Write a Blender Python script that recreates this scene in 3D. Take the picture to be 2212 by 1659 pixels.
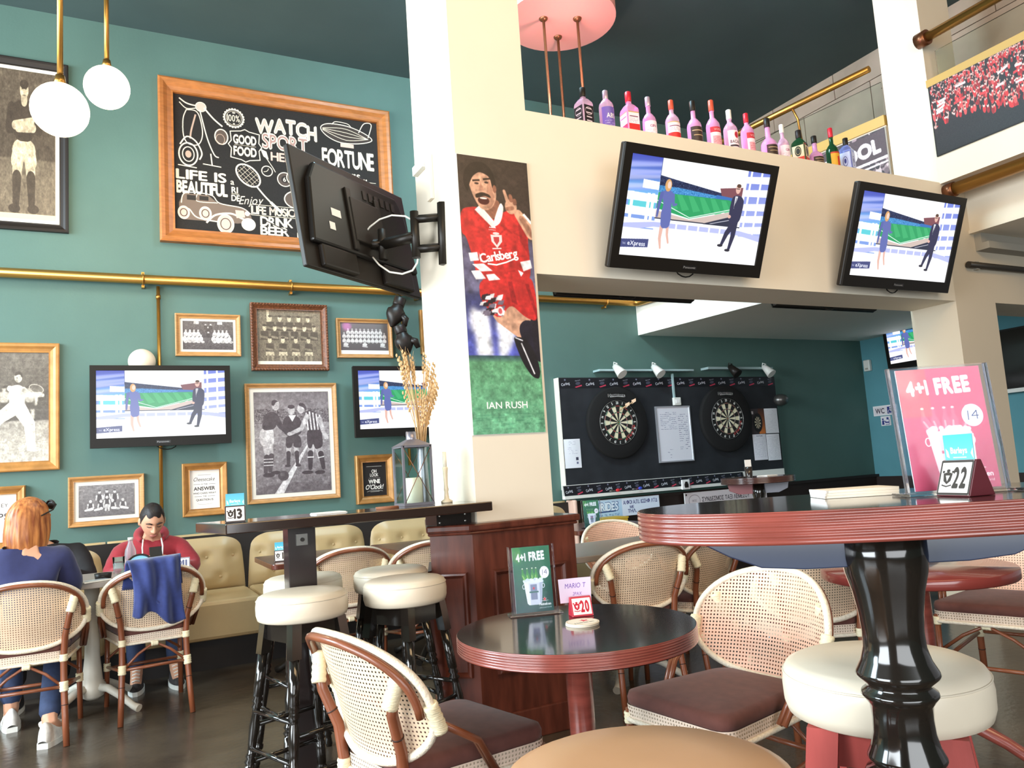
import bpy, math, random
import numpy as np
from mathutils import Vector, Matrix

PI = math.pi
scene = bpy.context.scene
for o in list(bpy.data.objects):
    bpy.data.objects.remove(o)
random.seed(7)
rng = np.random.default_rng(7)

# ------------------------------------------------------------------ camera
CAM_F, CAM_W = 1672.4, 2212.0
yaw, pit, rol = math.radians(27.426), math.radians(6.334), math.radians(3.8)
fwd = Vector((math.sin(yaw) * math.cos(pit), math.cos(yaw) * math.cos(pit), math.sin(pit)))
rgt = Vector((math.cos(yaw), -math.sin(yaw), 0))
upv = rgt.cross(fwd)
r2 = rgt * math.cos(rol) - upv * math.sin(rol)
u2 = upv * math.cos(rol) + rgt * math.sin(rol)
cam = bpy.data.cameras.new('camera')
cam.sensor_fit = 'HORIZONTAL'
cam.sensor_width = 36.0
cam.lens = CAM_F / CAM_W * 36.0
cam.clip_start = 0.05
cam_o = bpy.data.objects.new('camera', cam)
scene.collection.objects.link(cam_o)
cam_o.matrix_world = Matrix(((r2.x, u2.x, -fwd.x, 0), (r2.y, u2.y, -fwd.y, 0), (r2.z, u2.z, -fwd.z, 1.2), (0, 0, 0, 1)))
scene.camera = cam_o

# ------------------------------------------------------------------ view, world, large lights
vs = scene.view_settings
scene.display_settings.display_device = 'sRGB'
vs.view_transform = 'Standard'
vs.look = 'None'
vs.exposure = 0.45
vs.gamma = 1.0
vs.use_curve_mapping = False
world = bpy.data.worlds.new('world')
scene.world = world
world.use_nodes = True
world.node_tree.nodes['Background'].inputs[0].default_value = (0.93, 0.96, 1.0, 1)
world.node_tree.nodes['Background'].inputs[1].default_value = 0.26


def area(name, loc, target, sx, sy, power, col):
    l = bpy.data.lights.new(name, 'AREA')
    l.shape = 'RECTANGLE'
    l.size, l.size_y, l.energy, l.color = sx, sy, power, col
    o = bpy.data.objects.new(name, l)
    scene.collection.objects.link(o)
    o.location = loc
    o.rotation_euler = (Vector(target) - Vector(loc)).to_track_quat('-Z', 'Y').to_euler()
    return o


# daylight through the glass front on the left of, and behind, the camera
area('window_light_left', (-4.6, 1.6, 1.9), (2.0, 3.4, 1.2), 4.5, 2.6, 500, (0.88, 0.95, 1.0))
area('window_light_rear_left', (-4.7, 4.9, 3.2), (4.2, 6.0, 1.5), 2.4, 2.4, 380, (0.72, 0.89, 1.0))
area('window_light_behind', (0.2, -3.6, 1.7), (2.2, 4.0, 0.9), 6.0, 2.4, 240, (0.93, 0.97, 1.0))
# added fill light high behind the beam, out of view, brightens the dart wall
area('dart_wall_fill', (2.35, 4.2, 4.88), (4.6, 6.5, 1.4), 1.1, 1.1, 150, (0.55, 0.86, 1.0))
# warm wash from the lamps hung high under the ceiling
area('lamp_wash', (1.9, 0.3, 4.6), (2.8, 4.5, 2.4), 3.6, 2.0, 110, (1.0, 0.68, 0.36))

# ------------------------------------------------------------------ materials
MATS = {}


def lin(c):
    return tuple(((x / 255) / 12.92 if x / 255 <= 0.04045 else ((x / 255 + 0.055) / 1.055) ** 2.4) for x in c) + (1.0,)


def mat(name, col, rough=0.5, metal=0.0, noise=None, bump=None, coat=0.0, emit=0.0, stretch=(1, 1, 1), col2=None, trans=0.0, ior=1.45, spec=0.5, alpha=1.0, sheen=0.0):
    if name in MATS:
        return MATS[name]
    m = bpy.data.materials.new(name)
    m.use_nodes = True
    nt = m.node_tree
    b = nt.nodes['Principled BSDF']
    I = b.inputs
    I['Base Color'].default_value = lin(col)
    I['Roughness'].default_value = rough
    I['Metallic'].default_value = metal
    I['Coat Weight'].default_value = coat
    I['Coat Roughness'].default_value = 0.08
    I['Transmission Weight'].default_value = trans
    I['IOR'].default_value = ior
    I['Specular IOR Level'].default_value = spec
    I['Alpha'].default_value = alpha
    I['Sheen Weight'].default_value = sheen
    if emit:
        I['Emission Color'].default_value = lin(col)
        I['Emission Strength'].default_value = emit
    if noise or bump:
        tc = nt.nodes.new('ShaderNodeTexCoord')
        mp = nt.nodes.new('ShaderNodeMapping')
        mp.inputs['Scale'].default_value = stretch
        nt.links.new(tc.outputs['Object'], mp.inputs[0])
    if noise:
        n = nt.nodes.new('ShaderNodeTexNoise')
        n.inputs['Scale'].default_value = noise[0]
        n.inputs['Detail'].default_value = 5
        nt.links.new(mp.outputs[0], n.inputs[0])
        r = nt.nodes.new('ShaderNodeValToRGB')
        c0 = lin(col2) if col2 else tuple(x * (1 - noise[1]) for x in lin(col)[:3]) + (1,)
        c1 = lin(col) if col2 else tuple(min(1, x * (1 + noise[1])) for x in lin(col)[:3]) + (1,)
        r.color_ramp.elements[0].color, r.color_ramp.elements[1].color = c0, c1
        r.color_ramp.elements[0].position, r.color_ramp.elements[1].position = 0.3, 0.7
        nt.links.new(n.outputs[0], r.inputs[0])
        nt.links.new(r.outputs[0], I['Base Color'])
    if bump:
        n2 = nt.nodes.new('ShaderNodeTexNoise')
        n2.inputs['Scale'].default_value = bump[0]
        n2.inputs['Detail'].default_value = 4
        nt.links.new(mp.outputs[0], n2.inputs[0])
        bm_ = nt.nodes.new('ShaderNodeBump')
        bm_.inputs['Strength'].default_value = bump[1]
        bm_.inputs['Distance'].default_value = 0.01
        nt.links.new(n2.outputs[0], bm_.inputs['Height'])
        nt.links.new(bm_.outputs[0], I['Normal'])
    MATS[name] = m
    return m


def weave_mat(name, col, pitch=0.0125, hole=0.27):
    """Open cane weave: threads with real see-through holes, laid out on the panel's own metric UVs."""
    if name in MATS:
        return MATS[name]
    m = mat(name, col, 0.55, noise=(9, 0.1))
    nt = m.node_tree
    b = nt.nodes['Principled BSDF']
    out = nt.nodes['Material Output']
    uv = nt.nodes.new('ShaderNodeUVMap')
    sep = nt.nodes.new('ShaderNodeSeparateXYZ')
    nt.links.new(uv.outputs[0], sep.inputs[0])

    def mth(op, a, bb=None):
        n = nt.nodes.new('ShaderNodeMath')
        n.operation = op
        for i, v in ((0, a), (1, bb)):
            if v is None:
                continue
            if isinstance(v, (int, float)):
                n.inputs[i].default_value = v
            else:
                nt.links.new(v, n.inputs[i])
        return n.outputs[0]
    d = []
    for ax in (0, 1):
        f = mth('FRACT', mth('DIVIDE', sep.outputs[ax], pitch))
        d.append(mth('ABSOLUTE', mth('SUBTRACT', f, 0.5)))
    hol = mth('LESS_THAN', mth('MAXIMUM', d[0], d[1]), hole)
    tr = nt.nodes.new('ShaderNodeBsdfTransparent')
    mx = nt.nodes.new('ShaderNodeMixShader')
    nt.links.new(hol, mx.inputs[0])
    nt.links.new(b.outputs[0], mx.inputs[1])
    nt.links.new(tr.outputs[0], mx.inputs[2])
    nt.links.new(mx.outputs[0], out.inputs['Surface'])
    return m


def print_mat(name, canvas, rough=0.4, emit=0.0, coat=0.0):
    if name in MATS:
        return MATS[name]
    m = bpy.data.materials.new(name)
    m.use_nodes = True
    nt = m.node_tree
    b = nt.nodes['Principled BSDF']
    t = nt.nodes.new('ShaderNodeTexImage')
    t.image = canvas.image(name)
    t.extension = 'EXTEND'
    nt.links.new(t.outputs[0], b.inputs['Base Color'])
    b.inputs['Roughness'].default_value = rough
    b.inputs['Coat Weight'].default_value = coat
    b.inputs['Coat Roughness'].default_value = 0.05
    if emit:
        nt.links.new(t.outputs[0], b.inputs['Emission Color'])
        b.inputs['Emission Strength'].default_value = emit
        b.inputs['Base Color'].default_value = (0.02, 0.02, 0.02, 1)
        nt.links.remove(b.inputs['Base Color'].links[0])
    MATS[name] = m
    return m


# ------------------------------------------------------------------ mesh builder
class MB:
    def __init__(s):
        s.v, s.f, s.uv, s.mi, s.sm = [], [], [], [], []

    def add(s, vs_, fs, uvs=None, mi=0, smooth=False):
        b = len(s.v)
        s.v += [tuple(p) for p in vs_]
        for i, f in enumerate(fs):
            s.f.append(tuple(b + k for k in f))
            s.uv.append(uvs[i] if uvs else None)
            s.mi.append(mi)
            s.sm.append(smooth)
        return s

    def box(s, x0, x1, y0, y1, z0, z1, mi=0):
        v = [(x0, y0, z0), (x1, y0, z0), (x1, y1, z0), (x0, y1, z0), (x0, y0, z1), (x1, y0, z1), (x1, y1, z1), (x0, y1, z1)]
        return s.add(v, [(0, 3, 2, 1), (4, 5, 6, 7), (0, 1, 5, 4), (1, 2, 6, 5), (2, 3, 7, 6), (3, 0, 4, 7)], mi=mi)

    def prism(s, pts, z0, z1, axis='z', mi=0):
        """Closed outline (counter-clockwise) pushed along an axis."""
        n = len(pts)

        def P(a, b, c):
            return {'z': (a, b, c), 'y': (a, c, b), 'x': (c, a, b)}[axis]
        v = [P(a, b, z0) for a, b in pts] + [P(a, b, z1) for a, b in pts]
        f = [tuple(range(n - 1, -1, -1)), tuple(range(n, 2 * n))] + [(i, (i + 1) % n, n + (i + 1) % n, n + i) for i in range(n)]
        if axis == 'y':
            f = [t[::-1] for t in f]
        return s.add(v, f, mi=mi)

    def lathe(s, prof, n=24, c=(0, 0, 0), cap=True, smooth=True, mi=0, sx=1, sy=1):
        v, f = [], []
        for r, z in prof:
            for k in range(n):
                a = 2 * PI * k / n
                v.append((c[0] + r * sx * math.cos(a), c[1] + r * sy * math.sin(a), c[2] + z))
        m = len(prof)
        for i in range(m - 1):
            for k in range(n):
                k2 = (k + 1) % n
                f.append((i * n + k, i * n + k2, (i + 1) * n + k2, (i + 1) * n + k))
        s.add(v, f, smooth=smooth, mi=mi)
        if cap:
            b = len(s.v) - n * m
            for i, rev in ((0, True), (m - 1, False)):
                if prof[i][0] > 1e-5:
                    ring = [b + i * n + k for k in range(n)]
                    s.f.append(tuple(ring[::-1] if rev else ring))
                    s.uv.append(None)
                    s.mi.append(mi)
                    s.sm.append(False)
        return s

    def tube(s, pts, r, n=10, closed=False, cap=True, smooth=True, mi=0):
        pts = [Vector(p) for p in pts]
        m = len(pts)
        rs = r if isinstance(r, (list, tuple)) else [r] * m
        tang = []
        for i in range(m):
            if closed:
                t = pts[(i + 1) % m] - pts[i - 1]
            else:
                t = pts[min(i + 1, m - 1)] - pts[max(i - 1, 0)]
            tang.append(t.normalized())
        a = Vector((0, 0, 1)) if abs(tang[0].z) < 0.9 else Vector((1, 0, 0))
        nrm = (a - tang[0] * a.dot(tang[0])).normalized()
        v, f = [], []
        for i in range(m):
            nrm = (nrm - tang[i] * nrm.dot(tang[i])).normalized()
            bi = tang[i].cross(nrm)
            for k in range(n):
                th = 2 * PI * k / n
                v.append(pts[i] + (nrm * math.cos(th) + bi * math.sin(th)) * rs[i])
        for i in range(m if closed else m - 1):
            j = (i + 1) % m
            for k in range(n):
                k2 = (k + 1) % n
                f.append((i * n + k, i * n + k2, j * n + k2, j * n + k))
        s.add(v, f, smooth=smooth, mi=mi)
        if cap and not closed:
            b = len(s.v) - n * m
            for i, rev in ((0, True), (m - 1, False)):
                ring = [b + i * n + k for k in range(n)]
                s.f.append(tuple(ring[::-1] if rev else ring))
                s.uv.append(None)
                s.mi.append(mi)
                s.sm.append(False)
        return s

    def cyl(s, p0, p1, r0, r1=None, n=16, mi=0):
        return s.tube([p0, p1], [r0, r0 if r1 is None else r1], n, mi=mi)

    def sphere(s, c, r, n=16, m=10, sc=(1, 1, 1), mi=0):
        prof = [(max(1e-4, math.sin(PI * i / m)) * r, -math.cos(PI * i / m) * r) for i in range(m + 1)]
        b = len(s.v)
        s.lathe(prof, n, (0, 0, 0), cap=False, mi=mi)
        for i in range(b, len(s.v)):
            x, y, z = s.v[i]
            s.v[i] = (c[0] + x * sc[0], c[1] + y * sc[1], c[2] + z * sc[2])
        return s

    def quad(s, p, mi=0, uv=((0, 0), (1, 0), (1, 1), (0, 1))):
        return s.add(p, [(0, 1, 2, 3)], [uv], mi=mi)

    def face_y(s, x0, x1, z0, z1, y, mi=0):
        """Upright print facing -Y."""
        return s.quad([(x0, y, z0), (x1, y, z0), (x1, y, z1), (x0, y, z1)], mi)

    def face_x(s, y0, y1, z0, z1, x, mi=0):
        """Upright print facing -X, its left edge at y1."""
        return s.quad([(x, y1, z0), (x, y0, z0), (x, y0, z1), (x, y1, z1)], mi)

    def grid(s, fn, nu, nv, mi=0, smooth=True, closed_u=False, uvfn=None):
        v, f, uv = [], [], []
        for j in range(nv + 1):
            for i in range(nu + (0 if closed_u else 1)):
                v.append(fn(i / nu, j / nv))
        w = nu if closed_u else nu + 1
        for j in range(nv):
            for i in range(nu):
                i2 = (i + 1) % w if closed_u else i + 1
                f.append((j * w + i, j * w + i2, (j + 1) * w + i2, (j + 1) * w + i))
                uv.append([(i / nu, j / nv), ((i + 1) / nu, j / nv), ((i + 1) / nu, (j + 1) / nv), (i / nu, (j + 1) / nv)])
        return s.add(v, f, uv, mi, smooth)

    def xform(s, M, start=0):
        for i in range(start, len(s.v)):
            s.v[i] = tuple(M @ Vector(s.v[i]))
        return s

    def mesh(s, name, mats):
        me = bpy.data.meshes.new(name)
        me.from_pydata(s.v, [], s.f)
        for m in mats if isinstance(mats, (list, tuple)) else [mats]:
            me.materials.append(m)
        if any(u is not None for u in s.uv):
            ul = me.uv_layers.new(name='UVMap')
            flat = []
            for u, f in zip(s.uv, s.f):
                for k in range(len(f)):
                    flat += list(u[k]) if u is not None else [0, 0]
            ul.data.foreach_set('uv', flat)
        me.polygons.foreach_set('material_index', s.mi)
        me.polygons.foreach_set('use_smooth', s.sm)
        me.update()
        return me

    def build(s, name, mats, parent=None, bevel=0, label=None, loc=None, solid=0, subsurf=0):
        o = bpy.data.objects.new(name, s.mesh(name, mats))
        scene.collection.objects.link(o)
        if parent:
            o.parent = parent
        if loc:
            o.location = loc
        if solid:
            md = o.modifiers.new('solid', 'SOLIDIFY')
            md.thickness = solid
            md.offset = 0
        if bevel:
            md = o.modifiers.new('bevel', 'BEVEL')
            md.width = bevel
            md.segments = 2
            md.limit_method = 'ANGLE'
            md.angle_limit = math.radians(50)
        if subsurf:
            md = o.modifiers.new('sub', 'SUBSURF')
            md.levels = md.render_levels = subsurf
        if label:
            o['label'] = label
        return o


def tag(o, label, cat, group=None):
    o['label'], o['category'] = label, cat
    if group:
        o['group'] = group
    return o


def thing(name, label, cat, loc=(0, 0, 0), rz=0.0, group=None):
    o = bpy.data.objects.new(name, None)
    o.empty_display_size = 0.05
    scene.collection.objects.link(o)
    o.location = loc
    o.rotation_euler = (0, 0, rz)
    return tag(o, label, cat, group)


def struct(name, mb, m, parent=None, bevel=0):
    o = mb.build(name, m, parent, bevel)
    if not parent:
        o['kind'] = 'structure'
    return o


def dup(root, loc, rz, label, group=None):
    def cp(o, par):
        c = o.copy()
        scene.collection.objects.link(c)
        if par:
            c.parent = par
        for ch in list(o.children):
            cp(ch, c)
        return c
    r = cp(root, None)
    r.location = loc
    r.rotation_euler = (0, 0, rz)
    r['label'] = label
    if group:
        r['group'] = group
    return r

# ------------------------------------------------------------------ flat prints: a small painter for posters, screens, photographs and signs
GLYPH = {}


def load_glyphs(chars):
    objs = []
    for ch in chars:
        cu = bpy.data.curves.new('glyph', 'FONT')
        cu.body = ch
        cu.size = 1.0
        cu.resolution_u = 4
        ob = bpy.data.objects.new('glyph', cu)
        scene.collection.objects.link(ob)
        objs.append((ch, ob))
    bpy.context.view_layer.update()
    dg = bpy.context.evaluated_depsgraph_get()
    N = 64
    for ch, ob in objs:
        me = ob.evaluated_get(dg).to_mesh()
        V = np.array([v.co[:2] for v in me.vertices]) if len(me.vertices) else np.zeros((0, 2))
        if len(V) == 0:
            GLYPH[ch] = (None, 0.3, 0, 0)
        else:
            me.calc_loop_triangles()
            T = [tuple(t.vertices) for t in me.loop_triangles]
            x0, x1 = V[:, 0].min(), V[:, 0].max()
            w, h = int((x1 - x0) * N) + 5, int(1.3 * N)
            m = np.zeros((h * 3, w * 3), np.float32)
            P = np.stack([(V[:, 0] - x0) * N + 2, (0.95 - V[:, 1]) * N], 1) * 3
            for t in T:
                fill(m, P[list(t)], 1.0)
            m = m.reshape(h, 3, w, 3).mean((1, 3))
            GLYPH[ch] = (m, x1 - x0, x0, N)
        ob.evaluated_get(dg).to_mesh_clear()
    for ch, ob in objs:
        cu = ob.data
        bpy.data.objects.remove(ob)
        bpy.data.curves.remove(cu)


def cover(P, H, W):
    x0, y0 = np.floor(P.min(0)).astype(int)
    x1, y1 = np.ceil(P.max(0)).astype(int) + 1
    x0, y0, x1, y1 = max(x0, 0), max(y0, 0), min(x1, W), min(y1, H)
    if x1 <= x0 or y1 <= y0:
        return None
    yy = np.arange(y0, y1) + 0.5
    xx = np.arange(x0, x1) + 0.5
    ins = np.zeros((y1 - y0, x1 - x0), bool)
    n = len(P)
    for i in range(n):
        ax, ay = P[i]
        bx, by = P[(i + 1) % n]
        if ay == by:
            continue
        rows = np.nonzero((ay > yy) != (by > yy))[0]
        if len(rows) == 0:
            continue
        xi = ax + (yy[rows] - ay) / (by - ay) * (bx - ax)
        ins[rows] ^= xx[None, :] < xi[:, None]
    return slice(y0, y1), slice(x0, x1), ins


def fill(m, P, v):
    c = cover(np.asarray(P, float), *m.shape[:2])
    if c:
        sub = m[c[0], c[1]]
        sub[c[2]] = v


class Cv:
    def __init__(s, w, h, bg=(255, 255, 255), ss=2):
        s.w, s.h, s.ss, s.round = w, h, ss, False
        s.a = np.ones((h * ss, w * ss, 3), np.float32) * np.array(bg, np.float32)

    def poly(s, pts, col, al=1.0):
        if s.round and 5 <= len(pts) <= 18:
            p = np.asarray(pts, float)
            for _ in range(2):
                q = np.roll(p, -1, 0)
                p = np.stack([p * .8 + q * .2, p * .2 + q * .8], 1).reshape(-1, 2)
            pts = p
        c = cover(np.asarray(pts, float) * s.ss, *s.a.shape[:2])
        if c:
            sub = s.a[c[0], c[1]]
            sub[c[2]] = sub[c[2]] * (1 - al) + np.array(col, np.float32) * al
        return s

    def rect(s, x0, y0, x1, y1, col, al=1.0):
        return s.poly([(x0, y0), (x1, y0), (x1, y1), (x0, y1)], col, al)

    def ell(s, cx, cy, rx, ry, col, al=1.0, rot=0.0, n=28):
        ca, sa = math.cos(rot), math.sin(rot)
        p = []
        for k in range(n):
            a = 2 * PI * k / n
            x, y = rx * math.cos(a), ry * math.sin(a)
            p.append((cx + x * ca - y * sa, cy + x * sa + y * ca))
        return s.poly(p, col, al)

    def line(s, pts, w, col, al=1.0, closed=False):
        pts = [np.array(p, float) for p in pts]
        if closed:
            pts = pts + [pts[0]]
        for a, b in zip(pts[:-1], pts[1:]):
            d = b - a
            L = np.hypot(*d)
            if L < 1e-6:
                continue
            nx = np.array([-d[1], d[0]]) / L * w / 2
            e = d / L * w * 0.25
            s.poly([a + nx - e, b + nx + e, b - nx + e, a - nx - e], col, al)
        return s

    def curve(s, pts, w, col, al=1.0, closed=False):
        p = [np.array(q, float) for q in pts]
        n = len(p)
        if n < 3:
            return s.line(p, w, col, al)
        g = (lambda i: p[i % n]) if closed else (lambda i: p[min(max(i, 0), n - 1)])
        out = []
        for i in range(n if closed else n - 1):
            a, b, c_, d = g(i - 1), g(i), g(i + 1), g(i + 2)
            for t in (0, .17, .33, .5, .67, .83):
                out.append(.5 * ((2 * b) + (c_ - a) * t + (2 * a - 5 * b + 4 * c_ - d) * t * t + (3 * b - a - 3 * c_ + d) * t ** 3))
        out.append(g(n) if closed else p[-1])
        return s.line(out, w, col, al)

    def ring(s, cx, cy, rx, ry, w, col, al=1.0, rot=0.0, a0=0.0, a1=2 * PI, n=32):
        ca, sa = math.cos(rot), math.sin(rot)
        p = []
        for k in range(n + 1):
            a = a0 + (a1 - a0) * k / n
            x, y = rx * math.cos(a), ry * math.sin(a)
            p.append((cx + x * ca - y * sa, cy + x * sa + y * ca))
        return s.line(p, w, col, al)

    def limb(s, pts, ws, col, al=1.0):
        for i in range(len(pts) - 1):
            (ax, ay), (bx, by) = pts[i], pts[i + 1]
            L = math.hypot(bx - ax, by - ay) or 1
            nx, ny = -(by - ay) / L, (bx - ax) / L
            s.poly([(ax + nx * ws[i], ay + ny * ws[i]), (bx + nx * ws[i + 1], by + ny * ws[i + 1]), (bx - nx * ws[i + 1], by - ny * ws[i + 1]), (ax - nx * ws[i], ay - ny * ws[i])], col, al)
            s.ell(bx, by, ws[i + 1], ws[i + 1], col, al, n=14)
        s.ell(pts[0][0], pts[0][1], ws[0], ws[0], col, al, n=14)
        return s

    def width(s, t, h, sx=1.0, gap=0.09):
        k = h / 0.7
        return sum((GLYPH[c][1] + gap if GLYPH[c][0] is not None else 0.32) * k * sx for c in t)

    def text(s, t, x, y, h, col, sx=1.0, bold=0, align='c', rot=0.0, slant=0.0, arc=0.0, fit=None, gap=0.09, hollow=False):
        """Capital height h; y is the middle of the capitals; rot in radians, clockwise down the page."""
        if fit:
            sx *= fit / max(1e-6, s.width(t, h, sx, gap))
        W = s.width(t, h, sx, gap)
        x0 = {'c': -W / 2, 'l': 0, 'r': -W}[align]
        k = h / 0.7
        ca, sa = math.cos(rot), math.sin(rot)
        H_, W_ = s.a.shape[:2]
        for ch in t:
            m, gw, gx, N = GLYPH[ch]
            if m is None:
                x0 += 0.32 * k * sx
                continue
            mm = m
            for _ in range(bold):
                q = np.pad(mm, 1)
                mm = np.maximum.reduce([q[1:-1, 1:-1], q[:-2, 1:-1], q[2:, 1:-1], q[1:-1, :-2], q[1:-1, 2:]])
            if hollow:
                q = mm
                for _ in range(4):
                    p_ = np.pad(q, 1)
                    q = np.minimum.reduce([p_[1:-1, 1:-1], p_[:-2, 1:-1], p_[2:, 1:-1], p_[1:-1, :-2], p_[1:-1, 2:]])
                mm = np.clip(mm - q, 0, 1)
            gh, gwp = mm.shape
            bend = arc * ((x0 + gw * k * sx / 2) / max(W / 2, 1e-6)) ** 2 * h
            cs = []
            for u, v in ((0, 0), (gwp, 0), (gwp, gh), (0, gh)):
                lx = x0 + (u - 2) / N * k * sx + slant * (0.95 - 0.35 - v / N) * k
                ly = (v / N - 0.95 + 0.35) * k + bend
                cs.append(((x + lx * ca - ly * sa) * s.ss, (y + lx * sa + ly * ca) * s.ss))
            cs = np.array(cs)
            bx0, by0 = np.floor(cs.min(0)).astype(int)
            bx1, by1 = np.ceil(cs.max(0)).astype(int) + 1
            bx0, by0, bx1, by1 = max(bx0, 0), max(by0, 0), min(bx1, W_), min(by1, H_)
            if bx1 > bx0 and by1 > by0:
                M = np.array([[cs[1][0] - cs[0][0], cs[3][0] - cs[0][0]], [cs[1][1] - cs[0][1], cs[3][1] - cs[0][1]]])
                Mi = np.linalg.inv(M)
                X, Y = np.meshgrid(np.arange(bx0, bx1) + 0.5 - cs[0][0], np.arange(by0, by1) + 0.5 - cs[0][1])
                U = (Mi[0, 0] * X + Mi[0, 1] * Y) * gwp - 0.5
                V = (Mi[1, 0] * X + Mi[1, 1] * Y) * gh - 0.5
                ok = (U > -0.5) & (V > -0.5) & (U < gwp - 0.5) & (V < gh - 0.5)
                ui, vi = np.clip(np.round(U).astype(int), 0, gwp - 1), np.clip(np.round(V).astype(int), 0, gh - 1)
                al = (mm[vi, ui] * ok)[..., None]
                sub = s.a[by0:by1, bx0:bx1]
                s.a[by0:by1, bx0:bx1] = sub * (1 - al) + np.array(col, np.float32) * al
            x0 += (gw + gap) * k * sx
        return s

    def grad(s, x0, y0, x1, y1, c0, c1, vert=True):
        ss = s.ss
        sub = s.a[int(y0 * ss):int(y1 * ss), int(x0 * ss):int(x1 * ss)]
        n = sub.shape[0 if vert else 1]
        t = np.linspace(0, 1, n)[:, None]
        g = np.array(c0, np.float32) * (1 - t) + np.array(c1, np.float32) * t
        sub[:] = g[:, None, :] if vert else g[None, :, :]
        return s

    def noise(s, amt, cell=1, x0=0, y0=0, x1=None, y1=None, colour=False):
        ss = s.ss
        x1, y1 = x1 or s.w, y1 or s.h
        sub = s.a[int(y0 * ss):int(y1 * ss), int(x0 * ss):int(x1 * ss)]
        c = max(1, int(cell * ss))
        hh, ww = sub.shape[0] // c + 2, sub.shape[1] // c + 2
        n = rng.normal(0, 1, (hh, ww, 3 if colour else 1)).astype(np.float32)
        n = np.repeat(np.repeat(n, c, 0), c, 1)[:sub.shape[0], :sub.shape[1]]
        sub += n * amt
        return s

    def mottle(s, amt, cell):
        """Soft uneven light and dark of an old print or of folds in cloth on a photograph."""
        H, W = s.a.shape[:2]
        c = max(2, int(cell * s.ss))
        g = rng.normal(0, 1, (H // c + 3, W // c + 3)).astype(np.float32)
        y, x = np.arange(H) / c, np.arange(W) / c
        yi, xi = y.astype(int), x.astype(int)
        fy, fx = (y - yi)[:, None], (x - xi)[None, :]
        fy, fx = fy * fy * (3 - 2 * fy), fx * fx * (3 - 2 * fx)
        n = (g[yi][:, xi] * (1 - fy) + g[yi + 1][:, xi] * fy) * (1 - fx) + (g[yi][:, xi + 1] * (1 - fy) + g[yi + 1][:, xi + 1] * fy) * fx
        s.a *= (1 + amt * n)[..., None]
        return s

    def blur(s, r, x0=0, y0=0, x1=None, y1=None):
        ss = s.ss
        x1, y1 = x1 or s.w, y1 or s.h
        sl = (slice(int(y0 * ss), int(y1 * ss)), slice(int(x0 * ss), int(x1 * ss)))
        k = max(1, int(r * ss))
        sub = s.a[sl]
        for ax in (0, 1):
            for _ in range(2):
                p = np.pad(sub, [(k, k) if i == ax else (0, 0) for i in range(3)], mode='edge')
                c = np.cumsum(p, ax)
                c = np.concatenate([np.zeros_like(np.take(c, [0], ax)), c], ax)
                n = sub.shape[ax]
                sub = (np.take(c, range(2 * k + 1, 2 * k + 1 + n), ax) - np.take(c, range(0, n), ax)) / (2 * k + 1)
        s.a[sl] = sub
        return s

    def tone(s, dark, light):
        g = np.clip(s.a.mean(2, keepdims=True) / 255, 0, 1)
        s.a = np.array(dark, np.float32) * (1 - g) + np.array(light, np.float32) * g
        return s

    def image(s, name):
        a = np.clip(s.a, 0, 255).reshape(s.h, s.ss, s.w, s.ss, 3).mean((1, 3)) / 255
        im = bpy.data.images.new(name, s.w, s.h)
        px = np.ones((s.h, s.w, 4), np.float32)
        px[..., :3] = a[::-1]
        im.pixels.foreach_set(px.ravel())
        im.update()
        return im


load_glyphs("ABCDEFGHIJKLMNOPQRSTUVWXYZabcdefghijklmnopqrstuvwxyz0123456789+-.,!'/@%& ΑΦΟΙΠΩΣΗΛΤΔΥΝΕΜΞΖΥΡΚΜΕΤ")

SEPIA = ((38, 28, 22), (235, 215, 180))
MONO = ((40, 32, 34), (232, 226, 222))


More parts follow.
